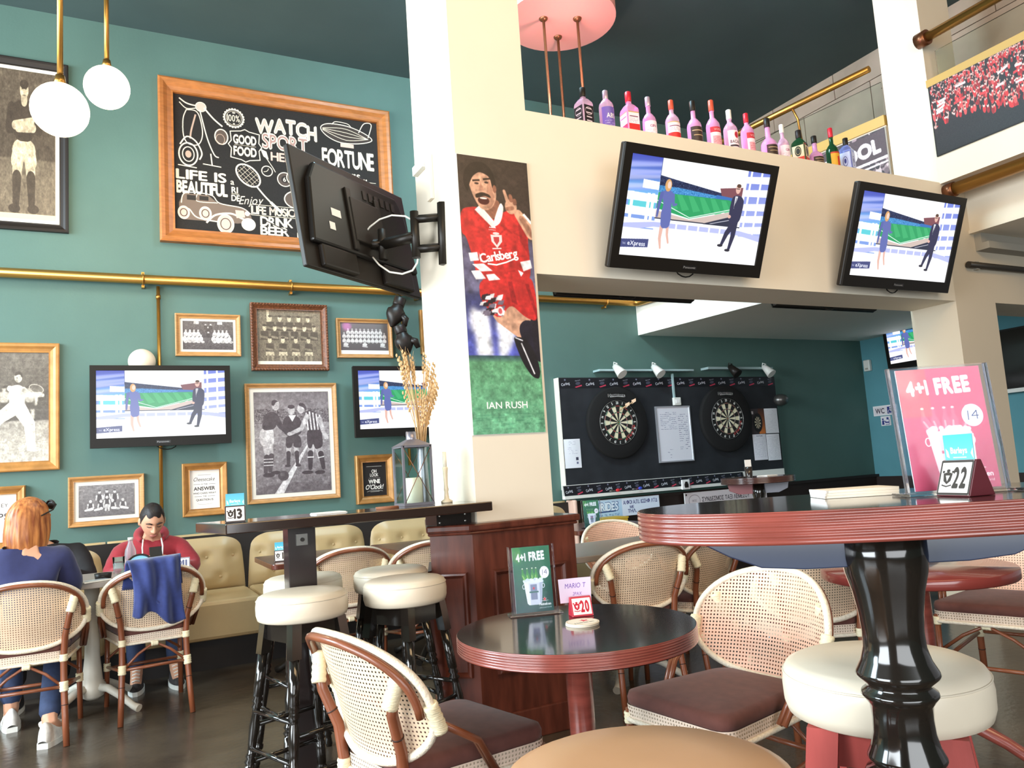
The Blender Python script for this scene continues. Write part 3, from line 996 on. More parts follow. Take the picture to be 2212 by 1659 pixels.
def art_chalk():
    W, H = 1020, 676
    c = Cv(W, H, (30, 24, 20))
    c.noise(3, 2)
    ch, cd = (238, 220, 196), (190, 160, 140)
    pk = (222, 182, 166)
    P = lambda *q: [(u * W, v * H) for u, v in q]
    # scooter
    c.curve(P((.03, .03), (.06, .06), (.1, .07), (.125, .06)), 7, ch).curve(P((.03, .06), (.06, .1), (.1, .09)), 5, ch)
    c.ell(.125 * W, .075 * H, 24, 24, pk).ring(.125 * W, .075 * H, 24, 24, 4, ch)
    c.curve(P((.06, .11), (.045, .18), (.045, .3), (.065, .36), (.11, .36), (.13, .28), (.12, .16), (.1, .11), (.06, .11)), 5, ch)
    c.curve(P((.1, .14), (.08, .26), (.075, .32)), 8, cd)
    c.curve(P((.14, .08), (.18, .15), (.22, .2)), 8, ch).curve(P((.12, .1), (.15, .3), (.18, .42), (.2, .44)), 6, ch)
    c.ell(.215 * W, .28 * H, 30, 38, (90, 74, 64)).ring(.215 * W, .28 * H, 30, 38, 6, ch).ring(.21 * W, .3 * H, 20, 26, 3, cd)
    c.ring(.065 * W, .44 * H, 42, 56, 7, ch).ring(.065 * W, .44 * H, 26, 36, 5, ch).ell(.065 * W, .44 * H, 14, 18, cd)
    c.curve(P((.03, .37), (.06, .31), (.1, .34), (.125, .42), (.115, .47)), 7, ch)
    c.curve(P((.165, .42), (.17, .5)), 6, ch).curve(P((.13, .5), (.21, .51)), 5, ch).curve(P((.02, .525), (.1, .535)), 5, ch)
    # badges
    cx, cy = .275 * W, .125 * H
    for k in range(22):
        a = 2 * PI * k / 22
        c.ell(cx + 46 * math.cos(a), cy + 46 * math.sin(a), 6, 6, ch)
    c.ell(cx, cy, 44, 44, (34, 28, 24)).ring(cx, cy, 43, 43, 4, ch).ring(cx, cy, 36, 36, 2, ch)
    c.text('100%', cx, cy, 34, ch, fit=62, bold=1)
    c.ell(cx, cy + 29, 5, 4, ch).ell(cx, cy - 28, 8, 4, ch)
    gx, gy = .325 * W, .325 * H
    c.line([(gx - 70, gy - 66), (gx - 20, gy - 74), (gx, gy - 84), (gx + 20, gy - 74), (gx + 70, gy - 66), (gx + 66, gy - 20), (gx + 80, gy), (gx + 66, gy + 20), (gx + 70, gy + 66), (gx + 20, gy + 74), (gx, gy + 84), (gx - 20, gy + 74), (gx - 70, gy + 66), (gx - 66, gy + 20), (gx - 80, gy), (gx - 66, gy - 20)], 5, ch, closed=True)
    c.text('GOOD', gx, gy - 30, 44, ch, fit=112, bold=3).text('FOOD', gx, gy + 30, 44, ch, fit=112, bold=3).line([(gx - 52, gy), (gx + 52, gy)], 2, ch)
    c.text('WATCH', .53 * W, .135 * H, 74, pk, fit=310, bold=3, arc=.35, gap=.06)
    c.text('WATCH', .53 * W, .135 * H, 74, ch, fit=310, bold=4, arc=.35, gap=.06, hollow=True)
    c.text('SPORT', .52 * W, .265 * H, 74, (170, 130, 120), fit=230, bold=3, gap=.05)
    c.text('SPORT', .52 * W, .265 * H, 74, ch, fit=230, bold=4, gap=.05, hollow=True)
    c.text('HERE', .515 * W, .38 * H, 44, pk, fit=140, bold=2, hollow=False)
    # zeppelin
    c.poly(P((.7, .1), (.74, .06), (.84, .06), (.93, .1), (.97, .15), (.9, .19), (.8, .2), (.73, .16)), (60, 48, 42))
    c.curve(P((.7, .1), (.74, .06), (.84, .06), (.93, .1), (.97, .15), (.9, .19), (.8, .2), (.73, .16)), 5, ch, closed=True)
    for k in range(4):
        c.curve(P((.71, .1 + .005 * k), (.83, .085 + .03 * k), (.95, .145)), 3, ch)
    c.curve(P((.9, .1), (.93, .02), (.97, .02), (.95, .13)), 5, ch).curve(P((.76, .06), (.78, .035), (.84, .04), (.86, .065)), 4, ch)
    c.rect(.8 * W, .205 * H, .87 * W, .235 * H, pk)
    c.text('FORTUNE', .84 * W, .33 * H, 92, ch, fit=280, bold=2, gap=.05)
    c.text('favors...', .84 * W, .455 * H, 46, ch, fit=200, bold=1).curve(P((.74, .5), (.98, .5)), 3, ch)
    c.text('the', .9 * W, .56 * H, 40, ch, slant=.3, fit=80).ring(.95 * W, .62 * H, 30, 12, 4, ch, a0=PI, a1=2.6 * PI)
    # slogans
    c.text('LIFE IS', .125 * W, .59 * H, 46, ch, fit=232, bold=2)
    c.text('BEAUTIFUL', .125 * W, .682 * H, 58, ch, fit=232, bold=3, gap=.05)
    c.text('a', .262 * W, .61 * H, 30, ch, bold=1).text('RI', .272 * W, .67 * H, 30, ch, fit=32, bold=2).text('DE', .275 * W, .73 * H, 30, ch, fit=42, bold=2).curve(P((.255, .7), (.29, .7)), 3, ch)
    c.text('Enjoy', .35 * W, .735 * H, 42, ch, slant=.35, fit=116, rot=-.08)
    # racket, dart, ball, billiard balls, football
    c.ring(.335 * W, .55 * H, 66, 44, 8, ch, rot=.75)
    for k in range(-2, 3):
        c.line([(.335 * W + 11 * k - 38, .55 * H - 11 * k - 38), (.335 * W + 11 * k + 38, .55 * H - 11 * k + 38)], 1.6, ch)
        q = (1 - (k / 3.2) ** 2) ** .5
        c.line([(.335 * W + 15 * k + 27 * q, .55 * H + 15 * k - 27 * q), (.335 * W + 15 * k - 27 * q, .55 * H + 15 * k + 27 * q)], 1.6, ch)
    c.curve(P((.375, .63), (.42, .71), (.49, .81)), 8, ch).curve(P((.44, .74), (.49, .81)), 14, ch)
    c.curve(P((.41, .37), (.45, .46), (.465, .5)), 4, ch).poly(P((.395, .33), (.425, .35), (.435, .41), (.41, .39)), ch)
    c.ring(.425 * W, .5 * H, 26, 26, 5, ch).ring(.41 * W, .48 * H, 22, 18, 3, ch, a0=0, a1=1.6)
    for bx, by, n in ((.51, .55, '6'), (.555, .53, '8')):
        c.ell(bx * W, by * H, 36, 36, (80, 66, 58)).ring(bx * W, by * H, 36, 36, 5, ch).ell(bx * W, by * H, 18, 18, (40, 32, 28)).text(n, bx * W, by * H, 22, ch, bold=1)
    c.ell(.57 * W, .7 * H, 66, 46, (92, 76, 66)).ring(.57 * W, .7 * H, 66, 46, 6, ch)
    for k in range(6):
        c.line([(.57 * W - 30 + 12 * k, .66 * H), (.57 * W - 26 + 12 * k, .69 * H)], 4, ch)
    # music, beer
    c.line(P((.345, .765), (.73, .765)), 3, ch).curve(P((.345, .845), (.73, .845)), 3, ch).curve(P((.345, .765), (.345, .845)), 3, ch)
    c.text('LIFE MUSIC', .45 * W, .805 * H, 40, (160, 130, 118), fit=210, bold=1, gap=.05).text('LIFE MUSIC', .45 * W, .805 * H, 40, ch, fit=210, bold=2, gap=.05, hollow=True)
    c.text('@', .575 * W, .805 * H, 36, pk, bold=1).text('B', .625 * W, .805 * H, 44, ch, bold=2)
    c.text('DRINK', .465 * W, .885 * H, 46, ch, fit=160, bold=2, gap=.04).text('BEER', .455 * W, .955 * H, 42, ch, fit=140, bold=2, gap=.04)
    c.curve(P((.41, .88), (.55, .97)), 4, (40, 30, 26)).text('3', .59 * W, .915 * H, 96, ch, sx=.85, bold=4)
    # car
    c.poly(P((.02, .8), (.04, .73), (.15, .73), (.19, .78), (.3, .8), (.34, .84), (.35, .9), (.28, .92), (.04, .92), (.02, .88)), (120, 100, 86))
    c.curve(P((.03, .8), (.05, .725), (.16, .725), (.2, .78), (.3, .8), (.34, .84)), 5, ch).curve(P((.1, .73), (.1, .78), (.19, .78)), 4, ch)
    c.rect(.055 * W, .74 * H, .095 * W, .775 * H, (44, 36, 30)).rect(.11 * W, .74 * H, .15 * W, .77 * H, (44, 36, 30))
    c.curve(P((.14, .93), (.18, .87), (.25, .85), (.3, .88), (.34, .9)), 9, ch).curve(P((.02, .87), (.06, .84), (.1, .9), (.2, .92)), 6, ch)
    for wx, wy, r in ((.04, .87, 30), (.135, .865, 32), (.225, .93, 46)):
        c.ell(wx * W, wy * H, r * .8, r, pk).ring(wx * W, wy * H, r * .8, r, 6, ch).ring(wx * W, wy * H, r * .5, r * .6, 4, (70, 56, 48))
    c.ell(.33 * W, .92 * H, 34, 32, ch).poly(P((.27, .82), (.31, .82), (.315, .87), (.275, .88)), pk).ell(.325 * W, .84 * H, 12, 12, ch)
    return c


def art_lines(w, h, bg, rows, border=None):
    """rows: (text, centre y in heights, capital height, colour, width or None, bold, slant)."""
    c = Cv(w, h, bg)
    if border:
        c.line([(6, 6), (w - 6, 6), (w - 6, h - 6), (6, h - 6)], 2, border, closed=True)
    for r in rows:
        t, y, hh, col, ft, bo, sl = r
        if t == '-':
            c.line([(w / 2 - ft / 2, y * h), (w / 2 + ft / 2, y * h)], hh, col)
        else:
            c.text(t, w / 2, y * h, hh, col, fit=ft, bold=bo, slant=sl)
    return c


def art_beer(red=False):
    """The bucket-of-bottles offer card."""
    W, H = 300, 430
    c = Cv(W, H, (18, 92, 70))
    c.grad(0, 0, W, H, (30, 120, 70), (12, 70, 66))
    for k in range(14):
        c.ell(10 + 3 * k, 20 + 6 * k, 60 - 3 * k, 60 - 3 * k, (150, 200, 70), .06)
    for _ in range(30):
        c.ell(random.uniform(0, W), random.uniform(0, H), random.uniform(10, 40), random.uniform(10, 40), random.choice([(20, 110, 84), (10, 64, 60)]), .15)
    c.blur(6)
    for k, (x, a) in enumerate(((92, -.25), (118, -.1), (150, 0), (176, .05), (214, .2))):
        x2 = x + 70 * math.sin(a)
        c.limb([(x, 226), (x2, 186), (x2 + 6 * math.sin(a), 168), (x2 + 10 * math.sin(a), 146)], [15, 14, 6, 5], (60, 150, 60))
        c.limb([(x - 4, 220), (x2 - 4, 190)], [4, 3], (180, 220, 120), .8)
        c.ell(x2 + 10 * math.sin(a), 143, 6, 4, (210, 220, 200))
    for _ in range(60):
        c.ell(random.uniform(78, 226), random.uniform(214, 238), 9, 8, random.choice([(240, 246, 248), (200, 220, 228), (222, 236, 240)]))
    c.poly([(76, 232), (228, 232), (210, 372), (196, 384), (108, 384), (94, 372)], (216, 224, 232))
    c.poly([(76, 232), (112, 232), (122, 384), (108, 384), (94, 372)], (242, 246, 250)).poly([(200, 232), (228, 232), (210, 372), (196, 384)], (176, 190, 204))
    c.ell(152, 234, 78, 9, (232, 240, 244)).ring(74, 262, 9, 14, 4, (232, 238, 244)).ring(230, 262, 9, 14, 4, (232, 238, 244))
    c.rect(126, 250, 178, 350, (110, 120, 150), .8).line([(118, 300), (186, 300)], 10, (60, 110, 100))
    star(c, 152, 276, 12, (214, 40, 48))
    c.text('4+1', 70, 68, 50, (248, 250, 246), fit=82, bold=3, rot=-.04, gap=.13).text('FREE', 196, 63, 54, (248, 250, 246), fit=128, bold=4, rot=-.04, gap=.12)
    c.ell(246, 176, 38, 40, (250, 250, 250)).line([(232, 160), (230, 192)], 3, (70, 76, 110)).line([(262, 190), (262, 160), (244, 178), (268, 178)], 3, (70, 76, 110))
    star(c, 232, 352, 15, (214, 60, 60), (246, 246, 240))
    c.line([(205, 361), (259, 361)], 2, (246, 246, 240))
    c.text('Heineken', 234, 382, 17, (246, 248, 244), fit=96, bold=2).text('open your world', 234, 404, 9, (240, 244, 240), fit=96)
    return c


def star(c, x, y, r, col, edge=None):
    for rr, cc in (((r + 3), edge), (r, col)):
        if cc:
            c.poly([(x + rr * (1 if k % 2 == 0 else .42) * math.sin(PI * k / 5), y - rr * (1 if k % 2 == 0 else .42) * math.cos(PI * k / 5)) for k in range(10)], cc)


def crest(c, x, y, s, col):
    c.poly([(x - .5 * s, y - .3 * s), (x, y - .42 * s), (x + .5 * s, y - .3 * s), (x + .38 * s, y + .25 * s), (x, y + .5 * s), (x - .38 * s, y + .25 * s)], col)
    c.poly([(x - .22 * s, y - .15 * s), (x + .22 * s, y - .15 * s), (x, y + .28 * s)], (245, 240, 235))
    c.ell(x, y - .5 * s, .2 * s, .12 * s, col).ell(x - .5 * s, y - .42 * s, .14 * s, .09 * s, col).ell(x + .5 * s, y - .42 * s, .14 * s, .09 * s, col)
    c.line([(x - .5 * s, y + .55 * s), (x, y + .66 * s), (x + .5 * s, y + .55 * s)], .1 * s, col)


def art_number(n, col, bg=(240, 232, 226), frame=None):
    c = Cv(150, 112, bg)
    c.line([(4, 4), (146, 4), (146, 108), (4, 108)], 7, frame or col, closed=True)
    crest(c, 40, 56, 44, col)
    c.text(n, 101, 56, 62, col, fit=68 if len(n) > 1 else None, bold=3, gap=.16)
    return c


def art_barleys(h=70):
    c = Cv(150, h, (78, 186, 212))
    c.grad(0, 0, 150, h, (70, 170, 200), (104, 206, 226))
    c.text('Barleys', 76, h * .58, 20, (248, 252, 252), fit=86, bold=2)
    c.line([(44, h * .84), (110, h * .84)], 3, (235, 248, 250))
    c.poly([(8, h * .5), (20, h * .62), (24, h * .86), (10, h * .8)], (240, 248, 250)).poly([(134, h * .7), (146, h * .5), (146, h * .9)], (240, 248, 250))
    return c


def art_crowd():
    W, H = 1000, 150
    c = Cv(W, H, (34, 26, 28))
    for _ in range(2600):
        y = random.uniform(0, 1) ** 1.3
        x = random.uniform(0, W)
        lim = .62 - .1 * math.sin(x / 60)
        if y > lim:
            continue
        y *= H
        s = 2.4 + 3.4 * y / H
        col = random.choice([(206, 44, 48), (180, 30, 40), (226, 80, 80), (44, 30, 32), (36, 26, 30), (150, 30, 36)])
        c.ell(x, y + s * 1.6, s * 1.3, s * 1.9, col)
        c.ell(x, y, s * .8, s * .95, random.choice([(232, 186, 176), (206, 150, 140), (240, 206, 200)]))
        c.ell(x, y - s * .5, s * .6, s * .4, (50, 32, 30))
        if random.random() < .25:
            c.limb([(x + s, y + s), (x + 2 * s, y - s * 1.4)], [s * .4, s * .35], (226, 176, 166))
    for _ in range(46):
        x, y = random.uniform(0, W), random.uniform(.05, .5) * H
        a = random.uniform(-.25, .05)
        L = random.uniform(14, 44)
        c.poly([(x, y), (x + L * math.cos(a), y + L * math.sin(a)), (x + L * math.cos(a), y + L * math.sin(a) + 5), (x, y + 5)], random.choice([(236, 200, 204), (220, 60, 66), (240, 228, 228)]))
    c.grad(0, .78 * H, W, H, (34, 28, 30), (30, 26, 28))
    c.noise(6, 1)
    return c


def art_liver():
    W, H = 420, 150
    c = Cv(W, H, (70, 54, 58))
    for _ in range(700):
        x, y = random.uniform(0, W), random.uniform(0, H)
        s = random.uniform(3, 8)
        c.ell(x, y, s, s * 1.2, random.choice([(110, 92, 96), (50, 38, 42), (200, 184, 184), (150, 130, 134), (60, 48, 52)]))
    c.poly([(0, 20), (W, 2), (W, 70), (200, 74), (0, 92)], (74, 56, 60))
    c.line([(0, 96), (200, 78), (W, 72)], 7, (236, 228, 228)).line([(0, 112), (200, 92), (W, 84)], 5, (226, 218, 218))
    c.text('LIVERPOOL', 290, 44, 34, (242, 236, 236), fit=236, bold=4, rot=-.06)
    c.noise(5, 1)
    return c


def art_dart(R=256, worn=False):
    c = Cv(2 * R, 2 * R, (22, 20, 18), ss=2)
    order = [20, 1, 18, 4, 13, 6, 10, 15, 2, 17, 3, 19, 7, 16, 8, 11, 14, 9, 12, 5]
    cream, blk = (232, 220, 184), (30, 27, 24)
    rd, gr = ((186, 44, 40), (40, 130, 84)) if not worn else ((160, 90, 76), (120, 110, 84))

    def wedge(k, r0, r1, col):
        a0, a1 = (k - .5) * PI / 10, (k + .5) * PI / 10
        c.poly([(R + r * math.sin(a0 + (a1 - a0) * t / 4), R - r * math.cos(a0 + (a1 - a0) * t / 4)) for r, ts in ((r0, range(5)), (r1, range(4, -1, -1))) for t in ts], col)
    k_ = R / 225.5
    for k in range(20):
        a, b = (blk, rd) if k % 2 == 0 else (cream, gr)
        wedge(k, 16 * k_, 170 * k_, a)
        wedge(k, 99 * k_, 107 * k_, b)
        wedge(k, 162 * k_, 170 * k_, b)
        t = 2 * PI * k / 20
        c.text(str(order[k]), R + 198 * k_ * math.sin(t), R - 198 * k_ * math.cos(t), 26 * k_, (236, 234, 226), sx=.8, bold=2, rot=t)
    c.ell(R, R, 16 * k_, 16 * k_, gr).ell(R, R, 6.5 * k_, 6.5 * k_, rd)
    c.ring(R, R, 222 * k_, 222 * k_, 3, (220, 220, 214), n=64)
    for j, ch_ in enumerate('WINMAU'):
        t = 2 * PI * (.29 + .028 * j)
        c.text(ch_, R + 186 * k_ * math.sin(t), R - 186 * k_ * math.cos(t), 22 * k_, (214, 70, 64), rot=t, bold=2)
    return c


def art_strip(n=12):
    W, H = 60 * n, 46
    c = Cv(W, H, (22, 22, 28))
    for k in range(n):
        x = 30 + 60 * k
        if k % 2 == 0:
            c.text('Carling', x, 26, 12, (226, 226, 232), fit=42, rot=-.2, bold=1).ell(x - 2, 8, 4, 4, (120, 120, 140))
        else:
            c.poly([(x - 16, 40), (x + 18, 30), (x + 20, 36), (x - 10, 44)], (196, 60, 84)).text('Harrows', x, 10, 7, (200, 200, 212), fit=26, rot=-.2).ell(x, 24, 12, 7, (70, 70, 84), rot=-.2)
    return c


def scribble(c, x0, y0, x1, y1, rows, col, fillp=.7, w=1.2):
    for r in range(rows):
        y = y0 + (y1 - y0) * (r + .5) / rows
        x = x0
        while x < x1:
            L = random.uniform(4, 16)
            if random.random() < fillp:
                c.line([(x, y + random.uniform(-1, 1)), (min(x + L, x1), y + random.uniform(-1, 1))], w * random.uniform(.7, 1.6), col, .8)
            x += L + random.uniform(2, 5)
    return c

# ------------------------------------------------------------------ shared materials
TEAL = mat('teal_wall', (84, 113, 105), 0.62, noise=(3.0, 0.05), bump=(60, 0.06))
TEAL2 = mat('teal_wall_light', (92, 150, 160), 0.6, noise=(3.0, 0.04))
CEIL = mat('dark_teal_ceiling', (66, 84, 84), 0.8, noise=(2.0, 0.06))
CREAM = mat('cream_plaster', (234, 222, 202), 0.7, noise=(1.6, 0.03), bump=(40, 0.04))
WHITE = mat('white_plaster', (238, 234, 222), 0.7, noise=(1.6, 0.02))
GREYP = mat('grey_plaster', (168, 162, 150), 0.7)
FLOORM = mat('dark_floor', (88, 76, 63), 0.22, noise=(2.2, 0.4), bump=(25, 0.12), col2=(48, 41, 35))
BRASS = mat('brass', (190, 140, 70), 0.32, 0.9)
BRONZE = mat('bronze', (120, 76, 50), 0.35, 0.7)
BLACKP = mat('black_plastic', (34, 29, 25), 0.42, spec=.35)
BLACKM = mat('black_metal', (36, 31, 26), 0.42, 0.3)
GLOSSB = mat('black_lacquer', (30, 25, 21), 0.12, coat=0.6)
DARKW = mat('dark_tabletop', (46, 32, 27), 0.14, noise=(5, 0.1), coat=0.5, stretch=(1, 6, 1))
MAHOG = mat('mahogany', (92, 46, 34), 0.28, noise=(6, 0.35), coat=0.35, stretch=(5, 5, .7))
REDW = mat('red_mahogany', (128, 62, 52), 0.24, noise=(8, 0.25), coat=0.7, stretch=(1, 1, 6))
REDW.node_tree.nodes['Principled BSDF'].inputs['Coat Roughness'].default_value = .22
REDL = mat('red_stool_wood', (172, 78, 72), 0.35, noise=(7, 0.15), stretch=(4, 4, .6))
GOLDF = mat('gold_frame', (176, 124, 66), 0.4, 0.25, noise=(14, 0.2))
OAKF = mat('oak_frame', (186, 136, 82), 0.45, noise=(18, 0.16), stretch=(1, 1, 6))
ORNF = mat('carved_brown_frame', (112, 66, 40), 0.45, noise=(70, 0.5))
BLKF = mat('black_frame', (34, 27, 23), 0.5)
MOUNT = mat('white_mount', (232, 224, 210), 0.7)
LEATH = mat('cream_leatherette', (190, 162, 118), 0.34, noise=(4, 0.06), bump=(90, 0.05))
STOOLV = mat('ivory_vinyl', (226, 212, 190), 0.33, noise=(5, 0.05))
TANV = mat('tan_vinyl', (198, 152, 112), 0.35, noise=(5, 0.06))
BAMB = mat('brown_bamboo', (128, 72, 46), 0.32, noise=(9, 0.22), coat=0.2, stretch=(1, 1, .3))
NODE = mat('bamboo_joint', (58, 34, 24), 0.5)
BIND = mat('cane_binding', (236, 222, 186), 0.5, bump=(220, 0.4), stretch=(.2, .2, 1))
RIMW = mat('woven_rim', (232, 218, 196), 0.5, noise=(120, 0.12), bump=(180, 0.35))
WEAVE = weave_mat('cane_weave', (224, 196, 166), .0115, .2)
WEAVEF = weave_mat('cane_weave_pink_lit', (236, 188, 162), .0115, .22)  # pink ambient light tinted into the cane colour of chairs facing us
BAND = weave_mat('cane_band', (226, 204, 184), 0.011, 0.24)
CUSH = mat('brown_cushion', (98, 58, 50), 0.85, noise=(30, 0.14), sheen=0.1)
GLASS = mat('clear_glass', (240, 250, 246), 0.03, trans=1.0, ior=1.1)
ACRYL = mat('clear_acrylic', (246, 248, 255), 0.05, trans=1.0, ior=1.12)
PAPER = mat('white_paper', (240, 236, 232), 0.7)
WIRON = mat('white_cast_iron', (214, 208, 194), 0.4, noise=(8, 0.06))
WHITEP = mat('white_plastic', (232, 230, 222), 0.4)
NAVYT = mat('bluish_black_board', (48, 58, 84), 0.22, coat=0.3)

# ------------------------------------------------------------------ the setting
struct('floor', MB().box(-5.0, 9.4, -4.0, 6.6, -0.1, 0.0), FLOORM)
struct('wall_back', MB().box(-5.0, 8.4, 6.5, 6.6, 0.0, 4.95), TEAL)
struct('ceiling', MB().box(-5.0, 6.45, -4.0, 6.6, 4.92, 5.02), CEIL)
struct('wall_front', MB().box(-5.0, 9.4, -4.1, -4.0, 0.0, 4.95), TEAL)
struct('wall_left', MB().box(-5.1, -5.0, -4.1, 6.6, 0.0, 4.95), TEAL)
struct('trim_1', MB().box(3.9, 8.3, 6.46, 6.5, 0.0, 0.86).box(3.9, 8.3, 6.445, 6.5, 0.83, 0.86), mat('dark_dado', (44, 32, 28), 0.5))
struct('trim_2', MB().box(8.26, 8.3, 3.66, 6.46, 0.0, 0.83), mat('dark_dado', (44, 32, 28), 0.5))
# pillar, beam, right-hand front wall
struct('pillar', MB().box(1.485, 1.893, 3.3, 3.85, 0.0, 4.92), CREAM)
struct('beam', MB().box(1.893, 5.25, 3.3, 3.64, 2.17, 3.03), CREAM)
wr = MB().box(5.25, 5.71, 3.3, 3.65, 0.0, 3.03).box(5.71, 9.2, 3.3, 3.65, 2.175, 3.03).box(7.4, 9.2, 3.3, 3.65, 0, 2.175)
struct('wall_right', wr, mat('cream_plaster_grey', (214, 200, 178), 0.7, noise=(1.6, 0.03)))
struct('column', MB().box(5.25, 5.62, 3.3, 3.645, 3.03, 4.92), CREAM)
struct('wall_toilet', MB().box(8.3, 8.4, 3.65, 6.5, 0.0, 2.52), TEAL2)
# mezzanine: slab and parapet running away behind the beam, and towards us on the right
sl = MB().prism([(5.25, 3.64), (8.3, 3.64), (8.3, 6.5), (4.9, 6.5)], 2.515, 3.0)
struct('mezzanine_slab', sl, WHITE)
pf = MB().prism([(5.25, 3.66), (5.33, 3.67), (4.98, 6.5), (4.9, 6.5)], 3.0, 3.62)
struct('parapet_far', pf, CREAM)
struct('parapet_near', MB().box(5.245, 5.36, -1.2, 3.3, 3.02, 3.735).box(5.36, 7.6, -1.2, 3.3, 3.02, 3.12), CREAM)
struct('trim_3', MB().box(5.235, 5.37, -1.2, 3.3, 3.735, 3.79), mat('pale_wood_cap', (196, 160, 84), 0.45))
struct('trim_4', MB().prism([(5.235, 3.66), (5.34, 3.67), (4.99, 6.5), (4.885, 6.5)], 3.62, 3.70), mat('pale_wood_cap', (196, 160, 84), 0.45))
bk = MB().box(5.52, 7.6, -1.2, 3.3, 2.675, 3.02).box(5.505, 5.52, -1.2, 3.3, 2.675, 2.7)
struct('bulkhead', bk, CREAM)
struct('trim_5', MB().box(5.56, 7.5, 3.2, 3.3, 2.55, 2.6).box(5.56, 7.5, 3.25, 3.3, 2.6, 2.675), GREYP)
struct('baseboard_back', MB().box(-5.0, 3.9, 6.47, 6.5, 0.0, 0.16), mat('dark_dado', (44, 32, 28), 0.5))
# the tiled wall of the upper floor, tile by tile
ut = MB().box(6.46, 6.56, -1.2, 6.6, 3.0, 4.95)
uw = struct('wall_upper', ut, mat('tile_grout', (120, 104, 92), 0.8))
tm = MB().box(-.004, 0.016, -0.396, 0.396, -0.196, 0.196).mesh('tile', mat('beige_marble_tile', (190, 168, 150), 0.22, noise=(2.2, 0.18), coat=0.2))
for r in range(5):
    for k in range(9):
        o = bpy.data.objects.new('tile', tm)
        scene.collection.objects.link(o)
        o.parent = uw
        o.location = (6.444, 6.2 - 0.8 * k - (0.4 if r % 2 else 0), 3.12 + 0.2 + 0.4 * r - .06)
# glass balustrades of the upper floor
g = struct('balustrade_glass_near', MB().box(5.29, 5.302, -1.2, 3.24, 3.79, 4.0), GLASS)
g = struct('balustrade_glass_far', MB().prism([(5.275, 3.68), (5.287, 3.68), (4.947, 6.45), (4.935, 6.45)], 3.70, 3.98), GLASS)

# wainscot round the foot of the pillar, with its own panels and cap
wo = [(1.43, 3.24), (1.965, 3.24), (1.965, 3.93), (1.50, 3.93), (1.272, 3.36)]


def grow(poly, d):
    cx = sum(p[0] for p in poly) / len(poly)
    cy = sum(p[1] for p in poly) / len(poly)
    return [(x + d * (1 if x > cx else -1), y + d * (1 if y > cy else -1)) for x, y in poly]


wn = struct('pillar_wainscot', MB().prism(wo, 0.0, 0.925), MAHOG)
MB().prism(grow(wo, .016), 0.925, 0.94).prism(grow(wo, .026), 0.94, 0.972).build('cap_moulding', MAHOG, wn, bevel=.008)
MB().prism(grow(wo, .02), 0.0, 0.13).build('plinth', MAHOG, wn, bevel=.006)


def raised_panel(a, b, z0, z1, name='panel'):
    """A moulded rectangle standing on the wainscot face that runs from a to b (seen from outside, left to right)."""
    A, B = Vector((a[0], a[1], 0)), Vector((b[0], b[1], 0))
    d = (B - A).normalized()
    n = Vector((d.y, -d.x, 0))
    mb = MB()
    w = (B - A).length

    def P(u, z, o):
        p = A + d * u + n * o
        return (p.x, p.y, z)
    rings = [(0.0, 0.0), (0.004, 0.02), (0.012, 0.022), (0.022, 0.012), (0.026, 0.004)]
    vv, ff = [], []
    for off, o in rings:
        vv += [P(off, z0 + off, o), P(w - off, z0 + off, o), P(w - off, z1 - off, o), P(off, z1 - off, o)]
    for i in range(len(rings) - 1):
        for k in range(4):
            k2 = (k + 1) % 4
            ff.append((4 * i + k, 4 * i + k2, 4 * i + 4 + k2, 4 * i + 4 + k))
    e = 4 * (len(rings) - 1)
    ff.append((e, e + 1, e + 2, e + 3))
    mb.add(vv, ff)
    mb.build(name, MAHOG, wn)


raised_panel((1.515, 3.24), (1.9, 3.24), 0.3, 0.76)
raised_panel((1.300, 3.339), (1.405, 3.259), 0.3, 0.76)
raised_panel((1.46, 3.83), (1.312, 3.46), 0.3, 0.76)

# ------------------------------------------------------------------ pipes
t = thing('brass_pipe', 'long horizontal brass pipe clamped along the green back wall', 'pipe', (2.0, 6.5, 2.84))
pth = [(-6.95, -.075, 0.0), (2.78, -.075, 0.0), (2.825, -.082, 0), (2.855, -.12, 0.0), (2.865, -.18, 0), (3.165, -2.6, 0.0)]
MB().tube(pth, 0.036, 14).build('pipe', BRASS, t)
for x in (-1.791, -.675, .44, 1.55, 2.473):
    mb = MB().tube([(x + .0, -.075 + .041 * math.cos(a), .041 * math.sin(a)) for a in [2 * PI * k / 14 for k in range(14)]], 0.006, 6, closed=True)
    mb.box(x - .01, x + .01, -.06, 0, .04, .06).box(x - .01, x + .01, -.06, 0, -.06, -.04)
    mb.build('clamp', BRASS, t)
for x, z0, lab in ((0.316, 0.9, 'thin vertical brass pipe behind the left wall television'), (2.3, 1.3, 'thin vertical brass pipe behind the boxing gloves and second wall television')):
    t = thing('drop_pipe', lab, 'pipe', (x, 6.47, z0), group='drop pipes')
    MB().cyl((0, 0, 0), (0, 0, 2.80 - z0), 0.0135, n=12).build('pipe', BRASS, t)
    MB().cyl((0, 0, 2.7 - z0), (0, 0, 2.73 - z0), 0.018, n=12).build('collar', BRASS, t)
t = thing('ceiling_pipe', 'thick brass pipe under the balcony edge at upper right', 'pipe', (5.3, 3.25, 2.965))
MB().cyl((0, 0, 0), (0.0, -4.4, 0), 0.045, n=16).build('pipe', BRASS, t)
MB().cyl((0, .05, 0), (0, -.02, 0), 0.052, n=16).build('collar', BRONZE, t)
t = thing('wall_conduit', 'dark grey pipe running level on the wall beside the right television', 'pipe', (5.4, 3.27, 2.435))
MB().cyl((0, 0, 0), (2.0, 0, 0.0), 0.022, n=12).build('pipe', mat('grey_pipe', (70, 66, 62), 0.35, 0.5), t)
MB().box(0.1, .13, 0, .03, -.03, .03).build('clamp', GREYP, t)
